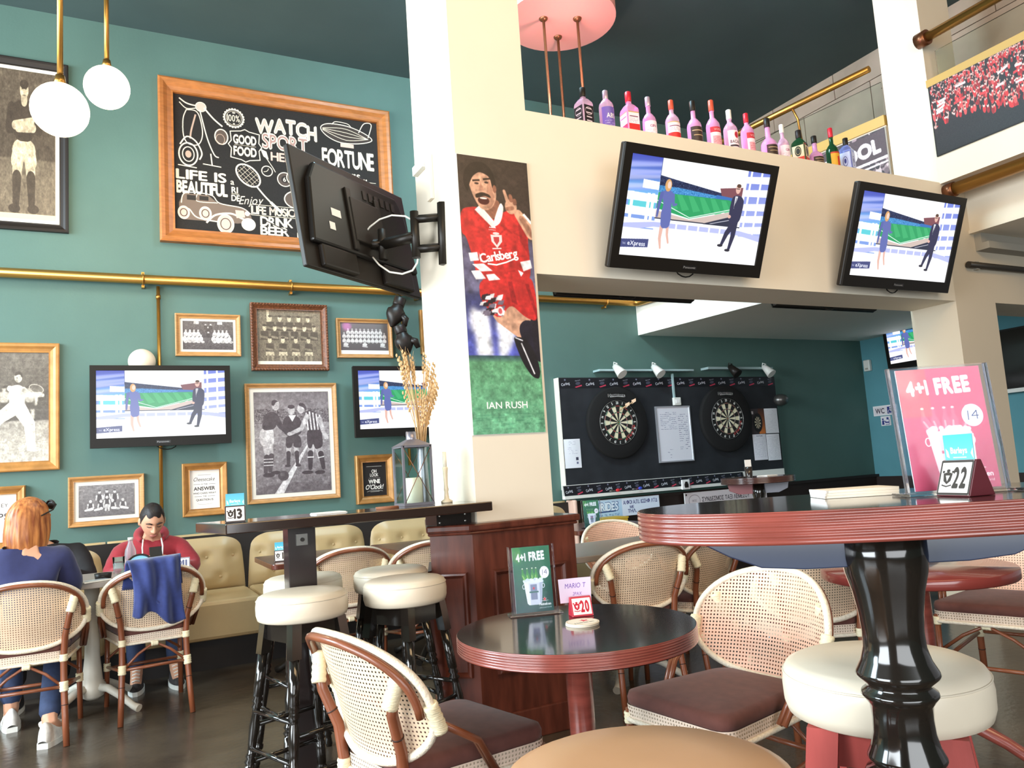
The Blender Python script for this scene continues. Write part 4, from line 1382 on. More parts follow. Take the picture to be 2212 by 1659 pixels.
t = thing('handrail', 'brass handrail above the crowd picture on the near balcony', 'handrail', (5.2, 3.25, 4.08))
MB().cyl((0, 0, 0), (0, -4.4, 0), 0.034, n=14).build('rail', BRASS, t)
MB().cyl((0, .05, 0), (0, -.03, 0), 0.055, n=14).build('end_bracket', BRONZE, t)
for y in (-1.2, -2.8):
    MB().tube([(0.0, y, -.02), (.06, y, -.1), (.1, y, -.29)], 0.012, 8).build('post', BRASS, t)
t = thing('handrail', 'brass handrail on the far balcony above the bottles', 'handrail', (5.19, 3.7, 4.08))
MB().cyl((0, 0, 0), (-.335, 2.75, 0), 0.026, n=14).build('rail', BRASS, t)
for k in (.25, .75):
    MB().tube([(-.335 * k, 2.75 * k, -.02), (-.335 * k + .05, 2.75 * k, -.1), (-.335 * k + .08, 2.75 * k, -.38)], 0.01, 8).build('post', BRASS, t)

# ------------------------------------------------------------------ pictures on the walls


def frame_loop(w, h, prof):
    """Mitred moulding round a w x h rectangle; prof = (inset, stand-off) pairs from the outer edge in."""
    mb = MB()
    vv, ff = [], []
    for off, d in prof:
        vv += [(-w / 2 + off, -d, -h / 2 + off), (w / 2 - off, -d, -h / 2 + off), (w / 2 - off, -d, h / 2 - off), (-w / 2 + off, -d, h / 2 - off)]
    for i in range(len(prof) - 1):
        for k in range(4):
            k2 = (k + 1) % 4
            ff.append((4 * i + k, 4 * i + k2, 4 * i + 4 + k2, 4 * i + 4 + k))
    return mb.add(vv, ff)


def picture(label, x0, x1, z0, z1, fw, m, canvas, key, mount=0.0, mount_b=None, d=0.03, cat='picture', ornate=False, y=6.5, name='framed_picture', group=None):
    w, h = x1 - x0, z1 - z0
    t = thing(name, label, cat, ((x0 + x1) / 2, y, (z0 + z1) / 2), group=group)
    prof = [(0, 0), (0, d), (fw * .12, d * 1.12), (fw * .35, d * 1.05), (fw * .6, d * .72), (fw * .86, d * .55), (fw, d * .6), (fw, .006)]
    fr = frame_loop(w, h, prof).build('frame', m, t)
    if ornate:
        bd = MB()
        for k in range(int(w / .024)):
            for zz in (-h / 2 + .008, h / 2 - .008):
                bd.sphere((-w / 2 + .012 + .024 * k, -d * 1.1, zz), 0.009, 6, 4)
        for k in range(int(h / .024)):
            for xx in (-w / 2 + .008, w / 2 - .008):
                bd.sphere((xx, -d * 1.1, -h / 2 + .012 + .024 * k), 0.009, 6, 4)
        bd.build('beading', m, t)
    iw, ih = w - 2 * fw + .004, h - 2 * fw + .004
    if mount:
        mb_ = mount if mount_b is None else mount_b
        MB().face_y(-iw / 2, iw / 2, -ih / 2, ih / 2, -.007).build('mount', MOUNT, t)
        MB().face_y(-iw / 2 + mount, iw / 2 - mount, -ih / 2 + mb_, ih / 2 - mount, -.009).build('print', print_mat(key, canvas, 0.5, coat=0.15), t)
    else:
        MB().face_y(-iw / 2, iw / 2, -ih / 2, ih / 2, -.008).build('print', print_mat(key, canvas, 0.5, coat=0.15), t)
    return t


OLD = 'old sports photographs on the green wall'
picture('black framed sepia portrait of a standing sportsman with folded arms', -.83, -.288, 3.18, 4.505, .06, BLKF, art_player(), 'player', .03, group=OLD)
picture('gold framed photo of a tennis player in white swinging a racket', -.93, -.349, 1.42, 2.34, .068, GOLDF, art_tennis(), 'tennis', group=OLD)
picture('small oak framed photo of two banks of white shirted players', .432, .92, 2.254, 2.594, .036, OAKF, art_team('white'), 'team_white', .022, group=OLD)
picture('carved brown framed sepia photo of a team in dark jerseys', .998, 1.625, 2.138, 2.7, .052, ORNF, art_team('dark'), 'team_dark', ornate=True, d=.045, group=OLD)
picture('small oak framed team photo partly behind the black boxing gloves', 1.705, 2.2, 2.25, 2.595, .034, OAKF, art_team('rows'), 'team_rows', group=OLD)
picture('large oak framed photo of two captains shaking hands before a referee', .938, 1.681, 1.067, 2.032, .036, OAKF, art_hand(), 'hand', .035, group=OLD)
picture('oak framed photo of gymnasts in a pyramid above the seated man', -.297, .2, .997, 1.358, .038, OAKF, art_team('gym'), 'team_gym', .03, group=OLD)
picture('oak framed photo of standing men behind the lantern beside the pillar', 2.53, 2.95, 1.03, 1.38, .03, OAKF, art_men(), 'men', .03, group=OLD)
# sayings in gold frames
ink = (52, 42, 40)
c = art_lines(210, 270, (238, 230, 220), [('Cheesecake', .24, 26, ink, 150, 0, .3), ('IS THE', .37, 9, ink, 44, 0, 0), ('ANSWER', .48, 24, ink, 150, 2, 0), ('WHO CARES WHAT', .6, 11, ink, 160, 1, 0), ('THE', .68, 9, ink, 26, 0, 0), ('QUESTION IS', .77, 13, ink, 120, 1, 0)])
c.line([(30, 100), (76, 100)], 2, ink).line([(134, 100), (180, 100)], 2, ink).line([(34, 184), (84, 184)], 2, ink).line([(126, 184), (176, 184)], 2, ink).line([(60, 36), (150, 36)], 1.5, ink).ring(105, 232, 50, 8, 1.5, (150, 140, 130), a0=0, a1=PI)
picture('gold framed white saying about cheesecake beside the seated man', .462, .787, 1.008, 1.414, .055, GOLDF, c, 'cheesecake', d=.05, name='framed_saying', cat='sign', group='framed sayings')
wt = (238, 230, 220)
c = art_lines(190, 260, (34, 28, 26), [('OH', .27, 24, wt, 40, 2, 0), ('LOOK', .38, 24, wt, 66, 2, 0), ('-', .47, 1.5, wt, 90, 0, 0), ('WINE', .57, 30, wt, 92, 3, 0), ("O'Clock!", .73, 34, wt, 140, 2, .25)])
c.line([(36, 34), (154, 34)], 2, wt).line([(60, 226), (130, 226)], 2, wt).ring(95, 226, 60, 8, 2, wt, a0=PI, a1=2 * PI)
picture('gold framed black saying about wine beside the lantern', 1.816, 2.15, .998, 1.408, .062, GOLDF, c, 'wine', d=.05, name='framed_saying', cat='sign', group='framed sayings')
c = Cv(200, 230, (236, 228, 214))
c.text('ALC', 34, 42, 20, ink, align='l', bold=2).text('PRO', 34, 112, 20, ink, align='l', bold=2).text('WAT', 40, 166, 17, ink, align='l', bold=1).line([(34, 80), (66, 80)], 3, ink).line([(44, 200), (70, 200)], 3, ink)
c.poly([(58, 74), (68, 80), (58, 86)], ink)
picture('gold framed white saying half hidden by the pillar, under the brass pipe', 2.466, 2.8, 2.29, 2.692, .055, GOLDF, c, 'alc', d=.04, name='framed_saying', cat='sign', group='framed sayings')
c = Cv(220, 240, (236, 228, 218))
c.text('EY', 186, 56, 18, ink, align='r').text('PS', 190, 112, 32, ink, align='r', bold=1).rect(110, 150, 192, 186, (170, 160, 150), .6)
picture('gold framed white saying above the red haired woman', -.98, -.557, .88, 1.32, .055, GOLDF, c, 'ey', d=.05, name='framed_saying', cat='sign', group='framed sayings')
# the chalkboard
t = picture('big wooden framed blackboard covered in chalk drawings and slogans', .335, 2.265, 3.165, 4.53, .112, mat('honey_frame', (172, 106, 54), 0.4, noise=(12, 0.18), stretch=(1, 1, 4)), art_chalk(), 'chalk', d=.06, cat='blackboard', name='chalkboard')
MATS['chalk'].node_tree.nodes['Principled BSDF'].inputs['Coat Weight'].default_value = 0
MATS['chalk'].node_tree.nodes['Principled BSDF'].inputs['Roughness'].default_value = .8

# tall poster on the pillar, a crowd print and a scarf print on the parapets
t = thing('player_poster', 'tall poster of a cheering footballer in red on the pillar', 'poster', (1.682, 3.3, 2.057))
MB().box(-.195, .195, -.008, 0, -.685, .685).build('backing_board', WHITEP, t)
MB().face_y(-.193, .193, -.683, .683, -.0095).build('print', print_mat('poster', art_poster(), 0.45), t)
t = thing('crowd_banner', 'long print of a red crowd on the near balcony', 'banner', (5.24, 1.6, 3.477))
MB().box(-.006, .003, -.3, 1.69, -.262, .258).build('backing_board', BLACKP, t)
MB().face_x(-.28, 1.68, -.258, .256, -.008).build('print', print_mat('crowd', art_crowd(), 0.5), t)
t = thing('scarf_banner', 'grey print of fans holding up scarves, behind the bottles', 'banner', (5.25, 3.66, 3.37), rz=math.atan2(.35, 2.85))
MB().box(-.008, .003, .0, 1.35, -.24, .24).build('backing_board', GREYP, t)
MB().face_x(.01, 1.34, -.235, .235, -.01).build('print', print_mat('scarf', art_liver(), 0.5), t)

# ------------------------------------------------------------------ televisions
TVC = art_tv()
TVM = print_mat('studio_screen', TVC, 0.2, emit=0.95)
lg = Cv(96, 14, (24, 22, 22))
lg.text('Panasonic', 48, 7, 8, (150, 150, 150), fit=80, bold=1)
LOGOM = print_mat('maker_mark', lg, 0.4)


def tv(label, loc, rx, rz, w=1.0, h=0.62, back=0.06, arm=None, group='televisions', b=(.042, .04, .07)):
    t = thing('television', label, 'television', loc, group=group)
    t.rotation_euler = (rx, 0, rz)
    bs, bt, bb = b
    MB().box(-w / 2, w / 2, 0, .035, -h / 2, h / 2).prism([(-w * .42, -h * .36), (w * .42, -h * .36), (w * .38, h * .34), (-w * .38, h * .34)], .035, .035 + back, 'y').build('housing', BLACKP, t, bevel=.008)
    mb = MB()
    o = [(-w / 2, -h / 2), (w / 2, -h / 2), (w / 2, h / 2), (-w / 2, h / 2)]
    i_ = [(-w / 2 + bs, -h / 2 + bb), (w / 2 - bs, -h / 2 + bb), (w / 2 - bs, h / 2 - bt), (-w / 2 + bs, h / 2 - bt)]
    vv = [(x, 0, z) for x, z in o] + [(x * .995, -.012, z * .995) for x, z in o] + [(x, -.012, z) for x, z in i_] + [(x, -.002, z) for x, z in i_]
    ff = []
    for r in range(3):
        for k in range(4):
            ff.append((4 * r + k, 4 * r + (k + 1) % 4, 4 * r + 4 + (k + 1) % 4, 4 * r + 4 + k))
    mb.add(vv, ff).build('bezel', mat('bezel_plastic', (30, 27, 24), .38, spec=.22), t)
    MB().face_y(i_[0][0], i_[1][0], i_[0][1], i_[2][1], -.003).build('screen', TVM, t)
    MB().face_y(-.05, .05, -h / 2 + bb * .3, -h / 2 + bb * .6, -.0135).build('maker_mark', LOGOM, t)
    if arm:
        MB().box(-.16, .16, .035 + back, .05 + back, -.16, .16).box(-.05, .05, .05 + back, arm, -.06, .06).box(-.12, .12, arm - .02, arm, -.14, .14).build('wall_mount', BLACKM, t)
    MB().tube([(-.05, .04, -h / 2 + .01), (-.03, .04, -h / 2 - .01), (0.0, .04, -h / 2 - .022), (.03, .045, -h / 2 - .026), (.06, .05, -h / 2 - .022), (.085, .055, -h / 2 - .008), (.1, .06, -h / 2 + .02)], .004, 6).build('cable', BLACKM, t)
    return t


def back_y(x, z, Y):  # a point seen on the wall plane, moved to the plane at depth Y it really lies in
    return x * Y / 6.5, 1.2 + (z - 1.2) * Y / 6.5


tv('television on the green wall above the gymnasts photo, left of the handshake photo', (.329, 6.33, 1.854), .02, 0, .965, .605, .07, .17)
tv('television on the green wall behind the dried wheat, left of the pillar', (2.27, 6.33, 1.854), 0, 0, .965, .605, .07, .16)
tv('television tilted down from the middle of the cream beam under the bottles', (2.755, 3.062, 2.478), math.radians(21.9), 0, 1.03, .618, .07, .17, b=(.05, .05, .07))
tv('television tilted down from the right end of the cream beam', (4.478, 3.088, 2.482), math.radians(20), 0, 1.03, .625, .07, .17, b=(.05, .05, .07))
tv('television hung on the rear of the beam above the dartboards, left one', (2.84, 3.93, 2.5), math.radians(14), PI, 1.04, .61, .05, .34)
tv('television hung on the rear of the beam above the dartboards, right one', (4.6, 3.93, 2.5), math.radians(14), PI, 1.04, .61, .05, .34)
tv('television on the far light teal wall above the toilet sign', (8.19, 5.6, 2.38), 0.06, -PI / 2, .95, .6, .03, .1)
# the television on a swinging arm, seen from behind
t = thing('arm_television', 'black television on a swivel arm, its back towards us, by the pillar', 'television', (1.14, 3.86, 2.51))
M_ = Matrix.Rotation(math.radians(-144.3), 4, 'Z') @ Matrix.Rotation(math.radians(9), 4, 'X')
t.rotation_euler = M_.to_euler()
w, h = .94, .625
MB().box(-w / 2, w / 2, 0, .03, -h / 2, h / 2).build('housing', BLACKP, t, bevel=.006)
MB().prism([(-w * .46, -h * .3), (w * .46, -h * .3), (w * .42, h * .24), (w * .36, h * .4), (-w * .36, h * .4), (-w * .42, h * .24)], .03, .065, 'y').build('back_shell', mat('black_shell', (30, 27, 25), 0.28), t, bevel=.012)
for s in (-1, 1):
    MB().box(s * w * .26 - w * .14, s * w * .26 + w * .14, .028, .06, -h * .48, -h * .3).build('speaker_box', BLACKP, t, bevel=.01)
MB().face_y(-w / 2 + .03, w / 2 - .03, -h / 2 + .05, h / 2 - .03, -.002).build('screen', TVM, t)
MB().box(.2, .27, .066, .068, -.02, .02).build('sticker', PAPER, t)
MB().box(.26, .3, .066, .068, -.1, -.06).build('sticker', PAPER, t)
MB().box(-.12, .12, .06, .085, -.12, .12).box(-.14, -.1, .065, .08, -.17, .17).box(.1, .14, .065, .08, -.17, .17).build('mounting_plate', BLACKM, t, bevel=.004)
for k in range(6):
    MB().box(-.3 + .05 * k, -.27 + .05 * k, .064, .069, .15, .2).build('vent', BLACKM, t)
ti = M_.to_3x3().inverted()
wp = lambda x, y, z: ti @ (Vector((x, y, z)) - Vector((1.14, 3.86, 2.51)))
el = (1.26, 3.6, 2.42)
for z in (2.49, 2.335):
    MB().tube([wp(1.478, 3.5, z), wp(1.36, 3.57, z)], .022, 4).build('upper_arm', BLACKM, t)
MB().cyl(wp(1.36, 3.57, 2.29), wp(1.36, 3.57, 2.53), .022).tube([wp(1.36, 3.57, 2.4), wp(1.25, 3.77, 2.41)], .03, 4).cyl(wp(1.25, 3.77, 2.33), wp(1.25, 3.77, 2.49), .02).tube([wp(1.25, 3.77, 2.41), wp(1.17, 3.82, 2.42)], .028, 4).build('lower_arm', BLACKM, t)
p0, p1 = wp(1.478, 3.506, 2.245), wp(1.478, 3.484, 2.56)
MB().tube([p0, p1], .024, 6).build('wall_plate', BLACKM, t)
for cp in ([(1.2, 3.78, 2.34), (1.22, 3.74, 2.29), (1.26, 3.7, 2.245), (1.31, 3.65, 2.225), (1.35, 3.61, 2.235), (1.37, 3.59, 2.27), (1.38, 3.58, 2.33)], [(1.16, 3.8, 2.46), (1.19, 3.77, 2.5), (1.23, 3.73, 2.53), (1.28, 3.68, 2.54), (1.33, 3.62, 2.52), (1.36, 3.59, 2.49)]):
    MB().tube([wp(*q) for q in cp], .005, 6).build('cable', WHITEP, t)
t = thing('cable_trunking', 'short white cable trunking on the pillar above the swivel arm', 'trunking', (1.485, 3.62, 2.62))
MB().box(-.02, 0, -.03, .03, 0, .24).build('channel', CREAM, t, bevel=.003)
MB().box(-.028, 0, .05, .2, .2, .25).build('junction_box', WHITEP, t, bevel=.003)

# ------------------------------------------------------------------ lamps
GLOW = mat('lit_globe', (255, 242, 208), 0.3, emit=2.2)


def pendant(label, loc, r):
    t = thing('globe_pendant', label, 'lamp', loc, group='lit globe pendants')
    MB().sphere((0, 0, 0), r, 32, 20).build('globe', GLOW, t)
    MB().cyl((0, 0, r * .98), (0, 0, r + .05), .03, .022).build('fitting', BRASS, t)
    MB().cyl((0, 0, r + .04), (0, 0, 4.92 - loc[2]), .0145, n=12).build('rod', BRASS, t)
    MB().cyl((0, 0, 4.89 - loc[2]), (0, 0, 4.92 - loc[2]), .06).build('ceiling_rose', BRASS, t)
    l = bpy.data.lights.new('globe_light', 'POINT')
    l.energy, l.color, l.shadow_soft_size = 22, (1, .8, .5), r
    o = bpy.data.objects.new('globe_light', l)
    scene.collection.objects.link(o)
    o.parent = t
    o.location = (0, 0, -r - .2)
    return t


pendant('larger lit globe pendant hanging in front of the sepia sportsman', (-.236, 4.46, 3.225), .138)
pendant('smaller lit globe pendant hanging behind, left of the blackboard', (-.021, 5.351, 3.823), .136)
t = thing('wall_globe', 'unlit white globe wall lamp peeping over the left wall television', 'lamp', (.194, 6.42, 2.2))
MB().sphere((0, 0, 0), .096, 24, 16, sc=(1, .8, 1)).build('globe', mat('opal_globe', (232, 214, 190), 0.4), t)
MB().cyl((0, .0, -.0), (0, .08, 0), .05).build('base', BRASS, t)
DRUMS = ((-.148, .013), (.101, -.082), (.089, .197))
# drum rose with three rods behind the beam
t = thing('drum_pendant', 'pink lit drum ceiling rose with three hanging bronze rods', 'lamp', (3.13, 4.8, 4.92))
MB().lathe([(.43, 0), (.43, -.27)], 48, cap=False).lathe([(.43, -.27), (.0001, -.2701)], 48, cap=False).build('drum', mat('pinkish_drum', (226, 160, 150), 0.6), t)
for dx, dy in DRUMS:
    MB().sphere((dx, dy, -.27), .035, 16, 8, sc=(1, 1, .7)).build('cap', BRONZE, t)
    MB().cyl((dx, dy, -.27), (dx, dy, -1.98), .011, n=10).build('rod', BRONZE, t)
    MB().sphere((dx, dy, -2.08), .1, 20, 12).build('globe', mat('opal_globe', (232, 214, 190), 0.4), t)
for i, (x, y, z, e, col) in enumerate(((3.1, 4.6, 4.2, 9, (1, .55, .5)), (2.6, 3.6, 3.12, 5.5, (1, .15, .75)), (3.5, 3.6, 3.12, 5.5, (1, .15, .75)))):
    l = bpy.data.lights.new('pink_lamp', 'POINT')
    l.energy, l.color, l.shadow_soft_size = e, col, .05
    o = bpy.data.objects.new('pink_lamp', l)
    scene.collection.objects.link(o)
    o.location = (x, y, z)

# ------------------------------------------------------------------ the dartboard corner
BOARD = mat('dart_backing', (34, 36, 40), 0.75, noise=(5, 0.3))
t = thing('dart_backing_board', 'large black backing board behind both dartboards', 'board', (5.27, 6.42, 1.52))
MB().box(-1.43, 1.425, 0, .08, -.545, .54).build('board', BOARD, t)
ST = print_mat('dart_strip', art_strip(20), 0.4)
MB().face_y(-1.425, 1.42, .435, .535, -.002).build('top_strip', ST, t)
MB().quad([(-1.47, -.032, -.6), (.8, -.032, -.6), (.8, -.012, -.505), (-1.47, -.012, -.505)]).build('bottom_strip', ST, t)
MB().box(-1.48, 1.42, -.05, 0.0, -.63, -.6).box(-1.48, 1.42, -.012, 0.0, -.6, -.5).build('tray', WHITEP, t)
MB().box(-1.437, -1.43, -.004, .08, -.545, .54).build('edge_strip', MOUNT, t)
for lab, x, worn in (('left dartboard in a round black surround', 4.47, False), ('right dartboard in a round black surround, more worn', 5.895, True)):
    t = thing('dartboard', lab, 'dartboard', (x, 6.42, 1.6), group='dartboards')
    MB().lathe([(.23, 0), (.355, 0), (.36, .02), (.36, .045), (.345, .055), (.23, .055)], 56, cap=False).xform(Matrix.Rotation(PI / 2, 4, 'X')).build('surround', mat('black_foam', (20, 18, 17), 0.9), t)
    MB().lathe([(.228, 0), (.228, .05)], 56).xform(Matrix.Rotation(PI / 2, 4, 'X')).build('body', mat('black_foam', (20, 18, 17), 0.9), t)
    n = 56
    mb = MB()
    ring = [(.2255 * math.cos(2 * PI * k / n), -.0525, .2255 * math.sin(2 * PI * k / n)) for k in range(n)]
    mb.add(ring, [tuple(range(n))], [[(.5 + .5 * math.cos(2 * PI * k / n), .5 + .5 * math.sin(2 * PI * k / n)) for k in range(n)]])
    mb.build('face', print_mat('dart_face' + ('_worn' if worn else ''), art_dart(256, worn), 0.7), t)
    mb = MB()
    for k in range(20):
        a = (k + .5) * PI / 10
        mb.tube([(.016 * math.sin(a), -.0545, .016 * math.cos(a)), (.17 * math.sin(a), -.0545, .17 * math.cos(a))], .0012, 4)
    for r in (.016, .099, .107, .162, .17, .222):
        mb.tube([(r * math.sin(2 * PI * k / 40), -.0545, r * math.cos(2 * PI * k / 40)) for k in range(40)], .0012, 4, closed=True)
    mb.build('wire_spider', mat('steel_wire', (190, 188, 182), 0.3, 0.9), t)
    c = Cv(200, 50, (20, 18, 17))
    c.text('Harrows', 100, 20, 26, (226, 224, 220), fit=180, bold=4, arc=.3).text('Harrows', 100, 20, 26, (30, 28, 28), fit=176, bold=1, arc=.3).line([(30, 40), (100, 34), (170, 40)], 4, (226, 224, 220))
    MB().face_y(-.115, .115, .245, .3, -.0565).build('lettering', print_mat('harrows', c, 0.5), t)
    for dx, dz, ry in ((.1, .155, .6), (.02, .12, .3)) if not worn else ():
        mb = MB().cyl((dx, -.05, dz), (dx + .04, -.12, dz + .04), .004, n=8).cyl((dx + .02, -.085, dz + .02), (dx + .04, -.12, dz + .04), .006, n=8)
        mb.quad([(dx + .035, -.11, dz + .02), (dx + .06, -.15, dz + .045), (dx + .06, -.15, dz + .075), (dx + .035, -.11, dz + .06)])
        mb.build('dart', mat('dart_brass', (190, 150, 110), 0.4), t)
c = Cv(200, 260, (228, 226, 232))
scribble(c, 20, 20, 120, 110, 10, (70, 70, 110), .75)
scribble(c, 130, 30, 190, 210, 18, (60, 60, 100), .6, 1.6)
scribble(c, 50, 200, 80, 250, 4, (70, 70, 110), .6)
t = thing('whiteboard', 'small whiteboard of scribbled scores between the dartboards', 'whiteboard', (5.19, 6.42, 1.463))
frame_loop(.45, .58, [(0, 0), (0, .02), (.012, .02), (.016, .01)]).build('frame', mat('alu_frame', (190, 190, 196), 0.35, 0.5), t)
MB().face_y(-.21, .21, -.276, .276, -.011).build('panel', print_mat('scores', c, 0.3), t)
t = thing('wall_socket', 'white socket box on its grey conduit above the whiteboard', 'socket', (5.25, 6.42, 1.8))
MB().box(-.045, .045, -.035, 0, -.04, .042).build('box', WHITEP, t, bevel=.005)
MB().box(-.025, .025, -.04, -.034, -.018, .02).build('faceplate', PAPER, t)
MB().box(-.032, -.012, -.018, 0, .04, .295).build('conduit', mat('pale_rail', (166, 190, 190), 0.5), t)


def sheet(label, x0, x1, z0, z1, key, c, y=6.418, cat='notice', name='paper_notice'):
    t = thing(name, label, cat, ((x0 + x1) / 2, y, (z0 + z1) / 2), group='papers on the dart backing board')
    w, h = (x1 - x0) / 2, (z1 - z0) / 2
    MB().grid(lambda u, v: (-w + 2 * w * u, -.003 - .006 * math.sin(PI * u) * (.4 + v), -h + 2 * h * v), 6, 6).build('sheet', print_mat(key, c, 0.6), t)
    return t


c = Cv(140, 190, (240, 240, 244))
scribble(c, 40, 14, 100, 40, 3, (130, 130, 150)).rect(94, 120, 116, 140, (60, 60, 80)).rect(98, 150, 114, 164, (110, 110, 140))
scribble(c, 30, 50, 110, 100, 5, (120, 120, 150), .5)
sheet('white printed notice at the lower left of the dart backing board', 3.845, 4.03, 1.18, 1.46, 'notice_a', c)
c = Cv(150, 200, (238, 238, 242))
for row in range(2):
    scribble(c, 12, 12, 140, 190, 18, (150, 150, 170), .6, .9)
c2 = Cv(150, 200, (236, 238, 242))
scribble(c2, 12, 12, 140, 190, 16, (160, 160, 176), .5, .9)
c3 = Cv(150, 200, (60, 50, 52))
c3.grad(80, 0, 150, 200, (70, 40, 30), (226, 130, 60)).ell(70, 112, 52, 76, (30, 26, 26))
for k in range(10):
    a0, a1 = 2 * PI * k / 10, 2 * PI * (k + .5) / 10
    c3.poly([(70, 112), (70 + 34 * math.cos(a0), 112 + 48 * math.sin(a0)), (70 + 34 * math.cos(a1), 112 + 48 * math.sin(a1))], (226, 214, 180))
c3.rect(6, 20, 30, 44, (210, 200, 200)).blur(1)
c4 = Cv(150, 200, (236, 234, 240))
c4.text('FIXTURE', 75, 14, 9, (60, 60, 90), fit=70)
scribble(c4, 14, 30, 136, 180, 16, (140, 140, 166), .65, .9)
sheet('orange dart club poster pinned beside the right dartboard', 6.272, 6.475, 1.42, 1.7, 'dart_poster', c3)
sheet('pale league sheet pinned above another at the right of the orange poster', 6.48, 6.678, 1.42, 1.698, 'sheet_b', c2)
sheet('league table sheet pinned under the orange dart poster', 6.272, 6.47, 1.13, 1.415, 'sheet_c', c4)
sheet('lower right league sheet of the four pinned beside the right dartboard', 6.475, 6.672, 1.118, 1.41, 'sheet_d', c)
t = thing('pen_holder', 'small white box hanging on the tray under the whiteboard', 'holder', (5.233, 6.37, .935))
MB().box(-.05, .05, -.02, .0, -.05, .05).build('box', PAPER, t, bevel=.004)
MB().prism([(-.02, -.03), (.02, -.03), (.024, .0), (.01, .03), (-.01, .03), (-.024, 0)], -.03, -.02, 'y').build('emblem', BLACKP, t)
for x, col, lab in ((4.35, (206, 44, 50), 'red and white dart flights lying on the tray'), (4.62, (60, 80, 190), 'blue dart lying on the tray under the left dartboard')):
    t = thing('dart', lab, 'dart', (x, 6.345, .935))
    MB().cyl((-.07, 0, 0), (.0, 0, .0), .004, n=8).build('shaft', mat('steel_wire', (190, 188, 182), 0.3, 0.9), t)
    MB().sphere((.03, 0, 0.003), .016, 10, 6, sc=(1.6, .6, 1)).build('flight', mat('flight_%d' % col[0], col, 0.5), t)
RAIL = mat('pale_rail', (166, 190, 190), 0.5)
t = thing('spotlight_rail', 'pale rail with small white spotlights above the dart boards', 'lamp', (5.3, 6.4, 2.12))
MB().box(-1.0, .2, -.02, 0.1, 0.0, .02).box(.4, 1.35, -.02, .1, .02, .045).build('rail', RAIL, t)
for x, m_ in ((-.82, WHITEP), (-.34, WHITEP), (.7, BLACKP), (1.2, WHITEP)):
    mb = MB().cyl((x, -.03, .05), (x + .02, -.12, -.05), .03, .055, n=16).tube([(x, 0, .02), (x, -.02, .09), (x + .02, -.05, .07)], .006, 6)
    mb.build('spotlight', m_, t)
t = thing('uplighter', 'small round metal wall bracket lamp right of the dart backing', 'lamp', (6.74, 6.47, 1.79))
MB().sphere((0, -.07, 0), .085, 20, 10, sc=(1.1, 1, .8)).build('bowl', mat('brushed_metal', (120, 118, 114), 0.35, 0.8), t)
MB().box(-.03, .03, -.03, .03, -.03, .05).build('bracket', BLACKM, t)
t = thing('alarm_box', 'small white box on the corner of the light teal wall', 'sensor', (8.3, 6.41, 2.19))
MB().box(-.05, 0, -.045, .045, -.07, .07).build('case', WHITEP, t, bevel=.012)
MB().box(-.053, -.05, -.02, .02, -.05, -.03).build('lens', GREYP, t)
c = Cv(150, 64, (236, 226, 228))
c.line([(3, 3), (147, 3), (147, 61), (3, 61)], 4, (250, 248, 248), closed=True)
c.text('WC', 46, 33, 34, (44, 34, 50), fit=62, bold=1).rect(94, 10, 140, 56, (52, 60, 130)).ell(114, 18, 5, 5, wt).line([(114, 24), (115, 38), (128, 38), (132, 50)], 4, wt).ring(112, 42, 12, 11, 3, wt)
t = thing('toilet_sign', 'white WC sign with a blue wheelchair symbol', 'sign', (8.3, 6.26, 1.62))
MB().box(-.012, 0, -.155, .155, -.06, .06).build('plate', PAPER, t)
MB().face_x(-.153, .153, -.058, .058, -.0135).build('print', print_mat('wc', c, 0.4), t)
c = Cv(64, 60, (236, 230, 232))
b_ = (52, 60, 130)
c.ell(14, 18, 6, 6, b_).poly([(8, 26), (20, 26), (22, 54), (6, 54)], b_).line([(18, 30), (34, 34)], 5, b_).rect(28, 36, 56, 44, b_).rect(40, 8, 54, 22, b_).line([(56, 20), (56, 54), (30, 54)], 3, b_)
t = thing('baby_change_sign', 'small blue and white baby changing sign under the WC sign', 'sign', (8.3, 6.26, 1.495))
MB().box(-.012, 0, -.065, .065, -.06, .055).build('plate', PAPER, t)
MB().face_x(-.063, .063, -.058, .053, -.0135).build('print', print_mat('baby', c, 0.4), t)
# banners low on the wall
c = Cv(420, 88, (226, 234, 246))
c.grad(0, 0, 190, 88, (196, 220, 240), (170, 204, 232))
c.text('DURIDES', 88, 34, 38, (36, 66, 120), fit=168, bold=6, slant=.05).text('DURIDES', 88, 34, 38, (226, 238, 250), fit=164, bold=3, slant=.05).line([(10, 62), (60, 60), (150, 58)], 6, (40, 70, 124)).text('COLDSTAR  TEL. 99 62 77 67', 92, 76, 10, (50, 90, 150), fit=160)
c.text('Α/ΦΟΙ Α.Π.Ι. ΙΩΣΗΦ ΛΤΔ', 304, 22, 18, (40, 40, 100), fit=210, bold=1).text('ΜΕ', 250, 46, 13, (40, 40, 100), bold=1).text('ΤΗΛ.', 224, 66, 17, (40, 40, 100), align='l', bold=1)
t = thing('sponsor_banner', 'pale blue sponsor banner low on the wall left of the oval table', 'banner', (4.49, 6.4, .765))
MB().box(-.42, .42, 0, .012, -.087, .087).build('board', PAPER, t)
MB().face_y(-.419, .419, -.086, .086, -.002).build('print', print_mat('banner_a', c, 0.5), t)
c = Cv(460, 60, (222, 208, 208))
c.text('ΣΥΝΔΕΣΜΟΣ ΤΑΞΙ ΛΕΜΕΣΟΥ', 226, 32, 17, (60, 48, 52), fit=270, bold=1).ring(50, 34, 30, 24, 2, (130, 110, 112)).ring(412, 34, 30, 24, 2, (130, 110, 112)).ell(8, 8, 4, 4, (50, 40, 40)).ell(452, 8, 4, 4, (50, 40, 40))
c.text('ΜΟΣ', 50, 34, 8, (130, 110, 112)).text('ΜΟΣ', 412, 34, 8, (130, 110, 112))
